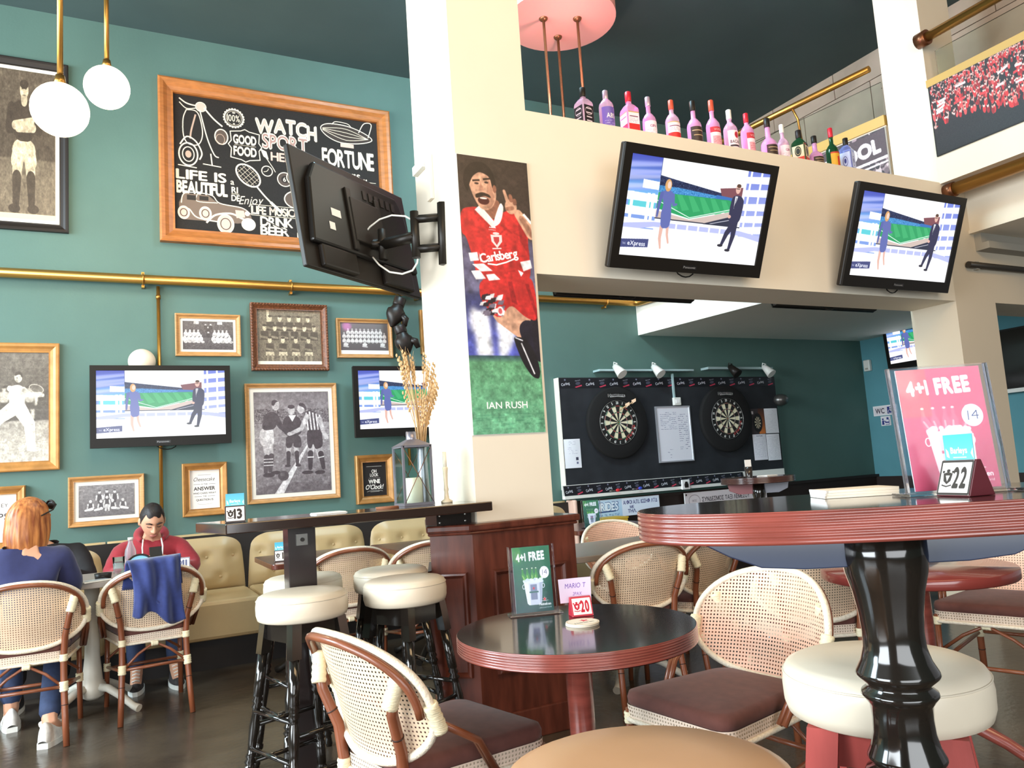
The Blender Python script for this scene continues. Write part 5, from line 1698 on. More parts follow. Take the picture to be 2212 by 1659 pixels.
t = thing('club_banner', 'long pale Greek lettered banner below the right dartboard', 'banner', (5.81, 6.4, .77))
MB().box(-.57, .57, 0, .012, -.075, .075).build('board', PAPER, t)
MB().face_y(-.569, .569, -.074, .074, -.002).build('print', print_mat('banner_b', c, 0.5), t)
t = thing('yellow_box', 'yellow box below the sponsor banner', 'box', (4.22, 6.3, 0.6))
MB().box(-.15, .15, -.1, .1, 0, .085).build('carton', mat('yellow_card', (214, 176, 60), 0.6), t, bevel=.004)
MB().box(-.155, .155, -.105, .105, .075, .09).build('lid', mat('yellow_card', (214, 176, 60), 0.6), t)
# window-like dark screen seen through the second opening
t = thing('wall_cabinet', 'dark framed wall cabinet seen through the far right opening', 'cabinet', (8.3, 4.62, 1.95))
MB().box(-.1, 0, -.32, .32, -.28, .36).build('body', BLACKP, t)
MB().box(-.115, -.1, .26, .32, -.28, .36).box(-.115, -.1, -.32, .32, -.3, -.26).build('edge_strip', WHITEP, t)
MB().box(-.112, -.1, -.3, .24, -.24, .34).build('door', GLOSSB, t)
struct('wall_far_right', MB().box(8.3, 8.4, 3.65, 3.66, 0, 2.52).box(9.1, 9.2, 3.65, 6.5, 0, 2.52), TEAL2)

# ------------------------------------------------------------------ bottles on the beam
PKG = mat('pink_lit_spirit', (240, 176, 226), 0.06, trans=0.4, ior=1.3)  # pink light on the bottles put into this glass colour and the next
CLG = mat('pink_lit_clear_bottle', (244, 208, 236), 0.05, trans=0.6, ior=1.25)
GRG = mat('green_bottle', (30, 74, 44), 0.08, trans=0.3, ior=1.45)
BLG = mat('blue_bottle', (150, 166, 236), 0.06, trans=0.6, ior=1.3)
CAPS = {'k': BLACKP, 'r': mat('red_cap', (196, 36, 52), 0.35), 'w': WHITEP, 'o': mat('orange_cap', (206, 84, 60), 0.35), 's': mat('silver_cap', (206, 180, 200), 0.3, .5), 'g': mat('gold_cap', (210, 170, 120), 0.3, .6)}


def label_art(kind):
    c = Cv(90, 90, (244, 226, 234))
    if kind == 'jd':
        c = Cv(90, 90, (30, 22, 28))
        for y in (14, 32, 50, 66, 80):
            c.line([(20, y), (70, y)], 5, (226, 206, 216))
        c.ring(45, 24, 34, 16, 2, (226, 206, 216))
    elif kind == 'band':
        c = Cv(90, 90, (110, 90, 170))
        c.text('ABS', 45, 34, 18, wt, bold=1)
        scribble(c, 12, 50, 78, 84, 4, (226, 216, 240))
    elif kind == 'bac':
        c.ell(45, 20, 12, 14, (190, 40, 60)).text('BACARDI', 45, 50, 13, (60, 40, 50), fit=70, bold=1)
        c.rect(8, 64, 82, 72, (60, 50, 60))
    elif kind == 'red':
        c.rect(0, 0, 90, 24, (200, 40, 60)).rect(10, 40, 80, 80, (226, 160, 170)).text('VODKA', 45, 12, 10, wt)
        scribble(c, 16, 44, 74, 78, 4, (180, 50, 70))
    elif kind == 'redhalf':
        c.rect(0, 50, 90, 90, (206, 40, 40)).rect(0, 0, 90, 4, (200, 160, 90)).line([(10, 20), (80, 20)], 4, (120, 60, 90))
        scribble(c, 10, 26, 80, 46, 3, (120, 70, 100))
    elif kind == 'dark':
        c = Cv(90, 90, (56, 40, 36))
        c.line([(8, 20), (82, 20)], 4, (210, 180, 140)).line([(14, 44), (76, 44)], 4, (190, 160, 120))
    elif kind == 'jag':
        c = Cv(90, 110, (226, 206, 170))
        c.ell(45, 34, 26, 30, (36, 40, 30)).ring(45, 34, 18, 20, 3, (210, 190, 140)).rect(0, 70, 90, 92, (206, 60, 40))
    elif kind == 'jb':
        c = Cv(90, 90, (226, 170, 50))
        c.text('J', 40, 48, 44, (196, 40, 36), bold=3).rect(0, 0, 90, 8, (196, 60, 40))
    elif kind == 'sap':
        c = Cv(90, 110, (196, 206, 246))
        c.ring(45, 50, 20, 26, 4, (60, 70, 150)).ell(45, 48, 10, 14, (60, 70, 150)).rect(6, 88, 84, 96, (90, 100, 190))
    else:
        c.text('GIN' if kind == 'gin' else 'RUM', 45, 28, 14, (150, 70, 110), bold=1)
        scribble(c, 10, 44, 80, 84, 5, (170, 110, 150))
    return c


SPEC = [  # x, total height, radius, square, shoulder fraction, glass, cap, label, words
    (2.357, .275, .046, True, .62, CLG, 'k', 'jd', 'square bottle with black labels and black stopper, leftmost on the beam'),
    (2.511, .285, .042, False, .66, CLG, 's', 'band', 'clear round bottle with a purple label band and silver cap'),
    (2.672, .305, .048, True, .6, PKG, 'r', 'redhalf', 'square shouldered pink lit bottle with a tall red cap'),
    (2.812, .298, .04, False, .5, PKG, 's', 'gin', 'slim pink lit bottle with pale label, fourth from the left'),
    (2.985, .307, .042, False, .56, CLG, 'o', 'redhalf', 'round bottle with an orange cap and red footed label'),
    (3.152, .33, .044, False, .5, PKG, 'k', 'dark', 'pink lit bottle with long gold neck and black cap'),
    (3.302, .36, .043, False, .52, PKG, 'o', 'red', 'tall pink lit bottle with red and orange neck above a red label'),
    (3.442, .32, .043, False, .58, CLG, 'w', 'bac', 'clear rum bottle with a white cap and red bat label'),
    (3.585, .32, .041, False, .6, PKG, 'r', 'red', 'straight pink lit bottle with a red cap'),
    (3.765, .315, .05, False, .42, PKG, 'k', 'dark', 'broad pink lit bottle with a dark band and black cap'),
    (3.892, .292, .038, False, .52, CLG, 'w', 'gin', 'slim clear bottle with a white cap and lavender lettering'),
    (4.043, .275, .05, True, .62, GRG, 'k', 'jag', 'squat dark green bottle with a stag label'),
    (4.185, .256, .048, False, .42, PKG, 'k', 'dark', 'small round bellied pink lit bottle'),
    (4.353, .337, .042, False, .5, GRG, 'r', 'jb', 'green bottle with a red neck and yellow label'),
    (4.495, .286, .046, True, .66, BLG, 'k', 'sap', 'blue square bottle, rightmost on the beam'),
]
for x, h, r, sq, sh, gm, cp, lb, lab in SPEC:
    t = thing('spirit_bottle', lab, 'bottle', (x, 3.45, 3.03), rz=random.uniform(-.15, .45), group='spirit bottles along the beam')
    nk = r * .33
    zs, zn = h * sh, h * (sh + .16)
    prof = [(r * .9, 0), (r, .008), (r, zs), (r * .93, zs + (zn - zs) * .3), (r * .62, zs + (zn - zs) * .72), (nk, zn), (nk * .92, h * .86), (nk * 1.12, h * .88)]
    mb = MB().lathe(prof, 4 if sq else 18, smooth=not sq)
    if sq:
        mb.xform(Matrix.Rotation(PI / 4, 4, 'Z') @ Matrix.Scale(1.22, 4))
        for i, (px, py, pz) in enumerate(mb.v):
            mb.v[i] = (px, py, pz / 1.22)
    mb.build('glass', gm, t, bevel=.006 if sq else 0)
    MB().lathe([(nk * 1.1, h * .8), (nk * 1.16, h * .82), (nk * 1.16, h * .99), (nk * .9, h)], 14).build('cap', CAPS[cp], t)
    pm = print_mat('label_' + lb, label_art(lb), 0.5) if 'label_' + lb not in MATS else MATS['label_' + lb]
    z0, z1 = h * .12, zs * .92
    if sq:
        q = r * .865
        MB().face_y(-q * .85, q * .85, z0, z1, -q - .0015).face_x(-q * .85, q * .85, z0, z1, -q - .0015).build('label', pm, t)
    else:
        MB().grid(lambda u, v: ((r + .0015) * math.sin((u - .5) * 2.6), -(r + .0015) * math.cos((u - .5) * 2.6), z0 + (z1 - z0) * v), 12, 1).build('label', pm, t)

# ------------------------------------------------------------------ furniture


def rounded(x0, x1, y0, y1, r, n=5):
    p = []
    for cx, cy, a0 in ((x1 - r, y1 - r, 0), (x0 + r, y1 - r, PI / 2), (x0 + r, y0 + r, PI), (x1 - r, y0 + r, 1.5 * PI)):
        for k in range(n + 1):
            a = a0 + PI / 2 * k / n
            p.append((cx + r * math.cos(a), cy + r * math.sin(a)))
    return p


def ring_wrap(mb, p0, p1, r, turns=5):
    """Cane wound round a pole between p0 and p1."""
    p0, p1 = Vector(p0), Vector(p1)
    pts, rs = [], []
    for k in range(turns * 2 + 1):
        pts.append(p0.lerp(p1, k / (turns * 2)))
        rs.append(r * (1.0 if k % 2 else .9))
    return mb.tube(pts, rs, 10)


def chair(name, label, loc, rz, front=False):
    """Rattan bistro chair; sitter looks along local +Y."""
    t = thing(name, label, 'chair', loc, rz, group='rattan bistro chairs')
    zc, hw, up, dn = .632, .264, .176, .162
    yb = lambda x, z: -.236 - .30 * (z - .47) + 1.25 * x * x

    def outline(th, k=1.0):
        cs, sn = math.cos(th), math.sin(th)
        e = 2 / 2.25
        x = hw * math.copysign(abs(cs) ** e, cs) * k
        z = zc + (up if sn > 0 else dn) * math.copysign(abs(sn) ** e, sn) * k
        return x, z
    n, m = 48, 8
    vv, uv, ff, fu = [], [], [], []
    for j in range(m + 1):
        k = max(j / m, .002) * .985
        for i in range(n):
            x, z = outline(2 * PI * i / n, k)
            vv.append((x, yb(x, z) + .006, z))
            uv.append((math.copysign(abs(x) + .9 * abs(x) ** 3, x), z))
    for j in range(m):
        for i in range(n):
            q = (j * n + i, j * n + (i + 1) % n, (j + 1) * n + (i + 1) % n, (j + 1) * n + i)
            ff.append(q)
            fu.append([uv[a] for a in q])
    MB().add(vv, ff, fu, smooth=True).build('backrest', WEAVEF if front else WEAVE, t)
    rim = []
    for i in range(56):
        x, z = outline(2 * PI * i / 56)
        rim.append((x, yb(x, z), z))
    MB().tube(rim, .0112, 10, closed=True).build('rim', RIMW, t)
    inner = []
    for i in range(33):
        x, z = outline(PI * (-.03 + 1.06 * i / 32), .945)
        inner.append((x, yb(x, z) - .02, z))
    MB().tube(inner, .0115, 8).build('back_bow', BAMB, t)
    for s in (-1, 1):
        tp = (s * .205, yb(.205, .69) - .022, .69)
        post = [(s * .178, -.29, 0), (s * .170, -.262, .14), (s * .163, -.238, .28), (s * .160, -.222, .42), (s * .168, -.232, .52), (s * .190, yb(.19, .62) - .03, .62), tp]
        mb = MB().tube(post, [.0145, .0155, .016, .016, .0155, .015, .014], 10)
        for a, b in ((1, .35), (4, .4)):
            q = Vector(post[a]).lerp(Vector(post[a + 1]), b)
            d = (Vector(post[a + 1]) - Vector(post[a])).normalized() * .002
            mb.tube([q - d, q + d], .0168, 10, mi=1)
        leg = mb.build('leg', [BAMB, NODE], t)
        q = Vector(tp)
        for a_, b_, r_, n_ in ((q - Vector((s * .012, .004, .052)), q + Vector((s * .010, .014, .03)), .022, 5), ((s * .1605, -.224, .395), (s * .160, -.223, .43), .020, 3), ((s * .164, -.244, .252), (s * .162, -.238, .3), .021, 4)):
            ring_wrap(MB(), a_, b_, r_, n_).build('binding', BIND, leg)
        fl = [(s * .195, .205, .43), (s * .197, .212, .22), (s * .2, .222, 0)]
        leg = MB().tube(fl, [.013, .014, .0135], 10).build('leg', BAMB, t)
        for a_, b_, r_, n_ in (((s * .195, .206, .385), (s * .195, .205, .42), .019, 3), ((s * .197, .212, .2), (s * .197, .211, .245), .02, 4)):
            ring_wrap(MB(), a_, b_, r_, n_).build('binding', BIND, leg)
        MB().tube([(s * .197, .21, .222), (s * .164, -.24, .272)], .009, 8).build('stretcher', BAMB, t)
    for s in (-1, 1):
        top = (s * .262, yb(.262, .60) + .004, .60)
        for dx in (0, .017):
            MB().tube([top, (s * (.256 - dx), -.055, .52), (s * (.238 - dx), .01, .425)], .0095, 8).build('arm_pole', BAMB, t)
        ring_wrap(MB(), (s * .262, yb(.262, .645), .645), (s * .260, yb(.262, .58) + .012, .572), .021, 5).build('binding', BIND, t)
    MB().tube([(-.163, -.24, .275), (.163, -.24, .275)], .009, 8).build('stretcher', BAMB, t)
    MB().tube([(-.197, .21, .215), (.197, .21, .215)], .009, 8).build('stretcher', BAMB, t)
    for y, xx in ((-.225, .163), (.2, .196)):
        mb = MB().tube([(-xx, y - .012 * (y < 0), .27), (-xx * .5, y, .345), (0, y, .395), (xx * .5, y, .345), (xx, y - .012 * (y < 0), .27)], .0075, 8)
        br = mb.build('brace', BAMB, t)
        ring_wrap(MB(), (-.018, y, .39), (.018, y, .39), .015, 3).build('binding', BIND, br)
    so = rounded(-.215, .215, -.215, .222, .055)
    so = [(x * (1 - .22 * (.222 - y) / .44), y) for x, y in so]
    L = [0]
    for k in range(len(so)):
        L.append(L[-1] + math.dist(so[k], so[(k + 1) % len(so)]))
    nn = len(so)
    vv = [(x, y, .402) for x, y in so] + [(x * 1.01, y * 1.01, .447) for x, y in so]
    MB().add(vv, [(k, (k + 1) % nn, nn + (k + 1) % nn, nn + k) for k in range(nn)], [[(L[k], 0), (L[k + 1], 0), (L[k + 1], .045), (L[k], .045)] for k in range(nn)], smooth=True).build('seat_band', BAND, t)
    MB().prism([(x * .97, y * .97) for x, y in so], .404, .44).build('seat_board', RIMW, t)
    MB().tube([(x * 1.01, y * 1.01, .402) for x, y in so], .008, 8, closed=True).build('seat_rail', RIMW, t)

    def cush(u, v):
        a = v
        k = min(u * (nn), nn)
        i = int(k) % nn
        f = k - int(k)
        x = so[i][0] * (1 - f) + so[(i + 1) % nn][0] * f
        y = so[i][1] * (1 - f) + so[(i + 1) % nn][1] * f
        prof = [(.95, .441), (1.0, .45), (1.005, .468), (.985, .482), (.9, .489), (.6, .494), (.25, .495), (.001, .4955)]
        b = a * (len(prof) - 1)
        j = min(int(b), len(prof) - 2)
        g = b - j
        s_ = prof[j][0] * (1 - g) + prof[j + 1][0] * g
        return (x * s_, y * s_, prof[j][1] * (1 - g) + prof[j + 1][1] * g)
    MB().grid(cush, nn, 7, closed_u=True).build('seat_cushion', CUSH, t)
    return t


def face(fx, fy):  # rotation that turns local +Y to the direction (fx, fy)
    return math.atan2(-fx, fy)


chair('bistro_chair', 'rattan chair with a navy jacket hung over its back', (.17, 5.04, 0), face(-.09, 1))
chair('bistro_chair', 'rattan chair that the red haired woman sits on', (-.385, 4.87, 0), face(.04, 1))
chair('bistro_chair', 'foreground rattan chair seen from behind its woven back, left of the round table', (.822, 2.165, 0), face(.975, .22))
chair('bistro_chair', 'rattan chair with pink lit woven back towards us, right of the round table', (1.67, 1.955, 0), face(-.985, -.12), True)
chair('bistro_chair', 'rattan chair directly behind the round table, its back to us', (2.385, 3.47, 0), face(.17, .98))
chair('bistro_chair', 'rattan chair turned left, second behind the round table, half under the oval table', (2.80, 3.55, 0), face(-.28, .96))
chair('bistro_chair', 'rattan chair facing us on the far side of the dining table by the wainscot', (2.98, 4.2, 0), face(-.12, -.99), True)
chair('bistro_chair', 'rattan chair just behind the black pedestal, its back to us', (2.80, 2.66, 0), face(.45, .89))
chair('bistro_chair', 'rattan chair with a peach woven back at the right edge', (3.55, 2.22, 0), face(-.96, -.28), True)
chair('bistro_chair', 'rattan chair behind the bar stools, left of the two tucked under bench tables', (1.24, 4.87, 0), face(.0, 1))
chair('bistro_chair', 'rattan chair behind the bar stools, right of the two, beside the wainscot', (1.73, 4.76, 0), face(.06, 1))


# bar stools
def turned_leg(top, bot, z0, z1, r, square=.26, mi=0):
    prof = []
    H = z1 - z0
    for f, k in ((0, .75), (.02, .95), (.05, .8), (.07, .8), (.08, 1.15), (.095, .8), (.11, 1.2), (.13, 1.2), (.14, .9), (.15, 1.05), (.27, 1.05), (.275, .8), (.29, 1.25), (.305, .8), (.32, 1.15), (.335, .8), (.4, .95), (.47, 1.1), (.53, .8), (.55, .75), (.565, 1.2), (.58, .8), (.595, 1.15), (.61, .85), (.62, 1.05), (1 - square, 1.05)):
        prof.append((r * k, z0 + H * f))
    mb = MB().lathe(prof, 12)
    q = r * 1.05
    mb.box(-q, q, -q, q, z1 - H * square, z1)
    for i, (x, y, z) in enumerate(mb.v):
        f = (z - z0) / H
        mb.v[i] = (x + bot[0] + (top[0] - bot[0]) * f, y + bot[1] + (top[1] - bot[1]) * f, z)
    return mb


def stool(label, loc, rz, h, r, th, vinyl, wood, splay=.17, leg_r=.018, square=.17):
    t = thing('bar_stool', label, 'stool', loc, rz, group='round bar stools')
    zb = h - th
    prof = [(r * .9, zb), (r * .97, zb + .006), (r, zb + th * .25), (r * 1.005, zb + th * .55), (r * .985, zb + th * .8), (r * .95, h - th * .08), (r * .86, h), (r * .5, h + .004), (.001, h + .005)]
    seat = MB().lathe(prof, 48).build('seat', vinyl, t)
    MB().tube([(r * .988 * math.cos(2 * PI * k / 48), r * .988 * math.sin(2 * PI * k / 48), zb + th * .78) for k in range(48)], .0022, 6, closed=True).build('piping', vinyl, seat)
    a = r * .56
    ap = MB()
    for s in (-1, 1):
        ap.box(-a, a, s * a - .009, s * a + .009, zb - .07, zb).box(s * a - .009, s * a + .009, -a, a, zb - .07, zb)
    ap.build('apron', wood, t)
    for sx in (-1, 1):
        for sy in (-1, 1):
            turned_leg((sx * a, sy * a), (sx * splay, sy * splay), 0, zb, leg_r, square).build('leg', wood, t)
    for z in (.2, .33):
        f = z / zb
        q = splay + (a - splay) * f
        for s in (-1, 1):
            zz = z + (.03 if s > 0 else 0)
            MB().cyl((-q, s * q, z), (q, s * q, z), .009, n=8).build('rung', wood, t)
            MB().cyl((s * q, -q, z + .05), (s * q, q, z + .05), .009, n=8).build('rung', wood, t)
    return t


stool('ivory topped bar stool in front of the long table post', (.625, 3.03, 0), .35, .80, .168, .095, STOOLV, GLOSSB)
stool('ivory topped bar stool behind the long table post', (.735, 3.53, 0), .2, .80, .168, .095, STOOLV, GLOSSB)
stool('ivory topped bar stool beside the wainscot, nearer of the two', (1.03, 3.03, 0), .5, .80, .165, .095, STOOLV, GLOSSB)
stool('ivory topped bar stool beside the wainscot, farther of the two', (1.10, 3.42, 0), .1, .80, .165, .095, STOOLV, GLOSSB)
stool('tan topped bar stool cut off by the bottom edge', (.618, .882, 0), .2, .80, .197, .09, TANV, REDL, .2, .024)
stool('big ivory bar stool on red legs behind the black pedestal', (1.318, 1.068, 0), .62, .79, .185, .098, STOOLV, REDL, .185, .026, .36)

# the long high table between left stools and pillar
t = thing('long_high_table', 'long dark high table running from the left to the pillar', 'table', (.93, 3.29, 0))
MB().prism([(-.56, -.18), (.548, -.18), (.548, .18), (-.635, .18)], 1.03, 1.07).build('tabletop', DARKW, t, bevel=.004)
MB().box(-.255 - .055, -.255 + .055, -.055, .055, .012, 1.03).build('post', mat('black_wood', (34, 24, 22), 0.3, coat=0.3), t, bevel=.003)
MB().box(-.255 - .2, -.255 + .2, -.2, .2, 0, .014).build('base_plate', BLACKM, t)
so_ = MB().box(-.28, -.235, -.066, -.055, .955, 1.0).build('socket_plate', mat('brushed_metal', (120, 118, 114), 0.35, 0.8), t)
MB().cyl((-.257, -.066, .978), (-.257, -.078, .978), .008, n=10).build('knob', BLACKM, so_)
MB().box(.36, .53, .02, .16, .972, 1.03).build('end_bracket', mat('black_wood', (34, 24, 22), 0.3, coat=0.3), t)
for x in (.375, .5):
    for z in (.985, 1.015):
        MB().sphere((x, .02, z), .006, 8, 6).build('bolt', mat('steel_wire', (190, 188, 182), 0.3, 0.9), t)


def ridged(r, z0, z1, n=6):
    p = [(.001, z0), (r * .985, z0), (r, z0 + .003)]
    H = (z1 - z0 - .006)
    for k in range(n):
        a = z0 + .003 + H * k / n
        p += [(r, a + H / n * .12), (r, a + H / n * .78), (r - .0025, a + H / n * .86)]
    p += [(r, z1 - .002), (r - .002, z1), (.001, z1)]
    return p


def claw_foot(ang, L, m, t, h=.12, r=.022):
    c_, s_ = math.cos(ang), math.sin(ang)
    pts = [(c_ * d, s_ * d, z) for d, z in ((.02, h), (L * .35, h * .95), (L * .65, h * .6), (L * .88, h * .25), (L, .02))]
    MB().tube(pts, [r * 1.1, r, r * .9, r * .85, r], 10).build('foot', m, t)


t = thing('round_table', 'low round dark table with a ridged red edge in the middle', 'table', (1.16, 1.945, 0))
MB().lathe(ridged(.338, .705, .75)[2:-1], 72, cap=False).lathe([(.001, .705), (.334, .705)], 72, cap=False).build('edge_band', REDW, t)
MB().lathe([(.3355, .742), (.3355, .7503), (.001, .75035)], 72, cap=False, smooth=False).build('tabletop', DARKW, t)
MB().lathe([(.06, .705), (.06, .69), (.038, .68), (.036, .45), (.0365, .448), (.036, .446), (.036, .16), (.05, .14), (.05, .09), (.03, .06)], 28).build('column', REDW, t)
for k in range(4):
    claw_foot(.5 + k * PI / 2, .3, REDW, t)

# the oval high table with the black turned pedestal
t = thing('oval_high_table', 'high oval table with a thick ridged red edge in the right foreground', 'table', (1.172, .854, 0), rz=-math.radians(27.4 + 5))
A_, B_ = .45, .222


def oval(sc, z, n=96, e=2 / 2.3):
    p = []
    for k in range(n):
        c_, s_ = math.cos(2 * PI * k / n), math.sin(2 * PI * k / n)
        p.append(((A_ - sc) * math.copysign(abs(c_) ** e, c_), (B_ - sc) * math.copysign(abs(s_) ** e, s_), z))
    return p


vv, ff = [], []
pr = [(0.005, 1.067), (0, 1.07)]
for k in range(6):
    a = 1.07 + .0445 * k / 6
    pr += [(0, a + .001), (0, a + .0052), (.0028, a + .0064)]
pr += [(0, 1.113), (.002, 1.115)]
n = 96
for o_, z in pr:
    vv += oval(o_, z)
for i in range(len(pr) - 1):
    for k in range(n):
        ff.append((i * n + k, i * n + (k + 1) % n, (i + 1) * n + (k + 1) % n, (i + 1) * n + k))
MB().add(vv, ff, smooth=True).build('edge_band', REDW, t)
MB().add(oval(.002, 1.1152), [tuple(range(n))]).add(oval(.005, 1.067), [tuple(range(n))[::-1]]).build('tabletop', DARKW, t)
ped = (-.055, .0)
for s in (-1, 1):
    w_ = .3 if s < 0 else .3
    z0, z1 = 1.012, 1.072
    pts = [(0, z1), (0, z0 - .006), (.13, z0 - .006), (.2, z0), (.25, z0 + .02), (.29, z0 + .042), (.36, z0 + .052), (.36, z1)]
    mb = MB().prism([(ped[0] + s * x, z) for x, z in (pts if s > 0 else pts)], -.012, .012, 'y')
    mb.build('brace_board', NAVYT, t, bevel=.002)
prof = [(.0, 1.072), (.066, 1.072), (.066, 1.02), (.063, .995), (.055, .965), (.049, .93), (.0465, .90), (.0475, .875), (.053, .855), (.062, .838), (.0635, .833), (.062, .829), (.049, .818), (.0485, .813), (.057, .806), (.0585, .801), (.055, .796), (.047, .785), (.0455, .765), (.0465, .742), (.051, .722), (.058, .707), (.059, .703), (.0575, .699), (.05, .692), (.062, .684), (.068, .672), (.069, .65), (.05, .6), (.044, .45), (.05, .3), (.075, .2), (.08, .12), (.06, .08), (.2, .05), (.21, .02), (.205, 0)]
MB().lathe([(a, b) for a, b in prof][::-1], 48, c=(ped[0], ped[1], 0)).build('pedestal', GLOSSB, t)


def dining_table(label, loc, w, d, h, wood, iron, rz=0, feet=True, name='dining_table'):
    t = thing(name, label, 'table', loc, rz, group='dining tables')
    MB().prism(rounded(-w / 2, w / 2, -d / 2, d / 2, .03), h - .032, h).build('tabletop', wood, t, bevel=.004)
    MB().lathe([(.14, h - .032), (.14, h - .045), (.04, h - .06), (.034, h - .2), (.04, .3), (.05, .2), (.055, .16), (.07, .14), (.06, .08), (.03, .06)][::-1], 20).build('column', iron, t)
    for k in range(4):
        claw_foot(PI / 4 + k * PI / 2, .33, iron, t, h=.13)
    return t


dining_table('white legged table between the woman and the seated man', (-.12, 5.22, 0), 1.1, .62, .74, mat('grey_tabletop', (150, 140, 132), 0.3), WIRON)
dining_table('dark bench table behind the post of the long table', (1.16, 5.12, 0), .68, .68, .74, MAHOG, BLACKM)
dining_table('dark bench table nearest the left side of the pillar', (1.95, 5.08, 0), .7, .7, .74, MAHOG, BLACKM)
dining_table('dining table on white claw feet behind the round table', (2.56, 3.76, 0), .95, .62, .735, mat('grey_tabletop', (150, 140, 132), 0.3), WIRON)
dining_table('dining table in front of the dart corner bench', (3.35, 5.2, 0), .75, .7, .73, MAHOG, BLACKM)
t = thing('small_round_table', 'low red round table on curved feet at the right edge', 'table', (2.80, 2.06, 0))
MB().lathe([(.001, .68), (.345, .68), (.35, .685), (.35, .715), (.346, .72), (.001, .72)], 64).build('tabletop', mat('red_table_top', (120, 50, 44), 0.2, coat=.4), t)
MB().lathe([(.04, .12), (.04, .4), (.0405, .402), (.04, .404), (.04, .66), (.07, .68)], 24).build('column', REDW, t)
for k in range(4):
    a = -1.15 + k * PI / 2
    claw_foot(a, .36, REDW, t, h=.15, r=.026)
t = thing('tall_pub_table', 'small tall round pub table in front of the right dartboard', 'table', (3.80, 3.88, 0))
MB().lathe(ridged(.238, 1.01, 1.05, 4)[1:-1], 48).build('tabletop', mat('pub_table_top', (70, 44, 40), 0.2, coat=.4), t)
for a, m_ in ((PI - .5, mat('rosy_brace', (150, 90, 92), 0.35)), (-.5, mat('grey_brace', (150, 150, 160), 0.35))):
    mb = MB().prism([(0, 1.01), (0, .94), (.13, .94), (.19, .965), (.2, 1.01)], -.01, .01, 'y')
    mb.xform(Matrix.Rotation(a, 4, 'Z')).build('brace_board', m_, t)
MB().lathe([(.18, 0), (.18, .02), (.06, .05), (.035, .1), (.04, .5), (.03, .82), (.036, .84), (.028, .86), (.045, .94), (.04, 1.01)], 20).build('pedestal', GLOSSB, t)

# ------------------------------------------------------------------ the buttoned wall bench
t = thing('wall_bench', 'long buttoned cream leatherette bench along the green wall', 'bench', (0, 6.5, 0))
edges = [-2.97, -2.0, -1.03, -.055, .91, 1.88, 2.85, 3.86]
for i in range(7):
    x0, x1 = edges[i] + .006, edges[i + 1] - .006
    bt = [(x0 + (x1 - x0) * k / 10, z) for z, ks in ((.695, (1, 3, 5, 7, 9)), (.545, (2, 4, 6, 8))) for k in ks]

    def pan(u, v, x0=x0, x1=x1, bt=bt):
        x, z = x0 + (x1 - x0) * u, .43 + .445 * v
        eu, ev = min(u, 1 - u) * 6, min(v, 1 - v) * 4
        e = min(1, eu) ** .5 * min(1, ev) ** .5
        y = -.06 - .085 * max(e, .0)
        for bx, bz in bt:
            y += .022 * math.exp(-((x - bx) ** 2 + (z - bz) ** 2) / .0011)
        return (x, y + .05 * v, z + .0 * u)
    pn = MB().grid(pan, 44, 24).build('back_panel', LEATH, t)
    for bx, bz in bt:
        if i in (0, 1):
            continue
        MB().sphere((bx, pan((bx - x0) / (x1 - x0), (bz - .43) / .445)[1] - .004, bz), .011, 8, 6, sc=(1, .5, 1)).build('button', LEATH, pn)
    MB().prism(rounded(x0, x1, -.8, -.1, .03, 3), .2, .455).build('seat_cushion', LEATH, t, bevel=.025)
MB().box(-2.97, 3.86, -.72, -.03, 0, .2).build('plinth', mat('dark_plinth', (34, 28, 26), 0.6), t)
MB().box(-2.97, 3.86, -.06, -.01, .0, .86).build('back_frame', mat('dark_plinth', (34, 28, 26), 0.6), t)
MB().box(3.862, 3.9, -.17, -.01, .0, .88).build('end_panel', mat('pink_lit_panel', (222, 184, 166), 0.5), t, bevel=.015)  # pinkish light on the bench end put into the panel colour

# ------------------------------------------------------------------ people
import bmesh


def skin_mesh(joints, edges, root, sub=1):
    """joints: name -> (x, y, z, radius); grows one continuous tapering surface round the connected joints."""
    me = bpy.data.meshes.new('skin')
    bm = bmesh.new()
    lay = bm.verts.layers.skin.verify()
    vs_ = {}
    for k, (x, y, z, r) in joints.items():
        v = bm.verts.new((x, y, z))
        v[lay].radius = (r, r) if not isinstance(r, tuple) else r
        v[lay].use_root = (k == root)
        vs_[k] = v
    for a, b in edges:
        bm.edges.new((vs_[a], vs_[b]))
    bm.to_mesh(me)
    bm.free()
    o = bpy.data.objects.new('skin', me)
    scene.collection.objects.link(o)
    m = o.modifiers.new('skin', 'SKIN')
    m.use_smooth_shade = True
    m.branch_smoothing = 0.6
    s = o.modifiers.new('sub', 'SUBSURF')
    s.levels = s.render_levels = sub
    bpy.context.view_layer.update()
    out = bpy.data.meshes.new_from_object(o.evaluated_get(bpy.context.evaluated_depsgraph_get()))
    bpy.data.objects.remove(o)
    return out


def to_mb(me, mb=None):
    mb = mb or MB()
    return mb.add([v.co[:] for v in me.vertices], [tuple(p.vertices) for p in me.polygons], smooth=True)


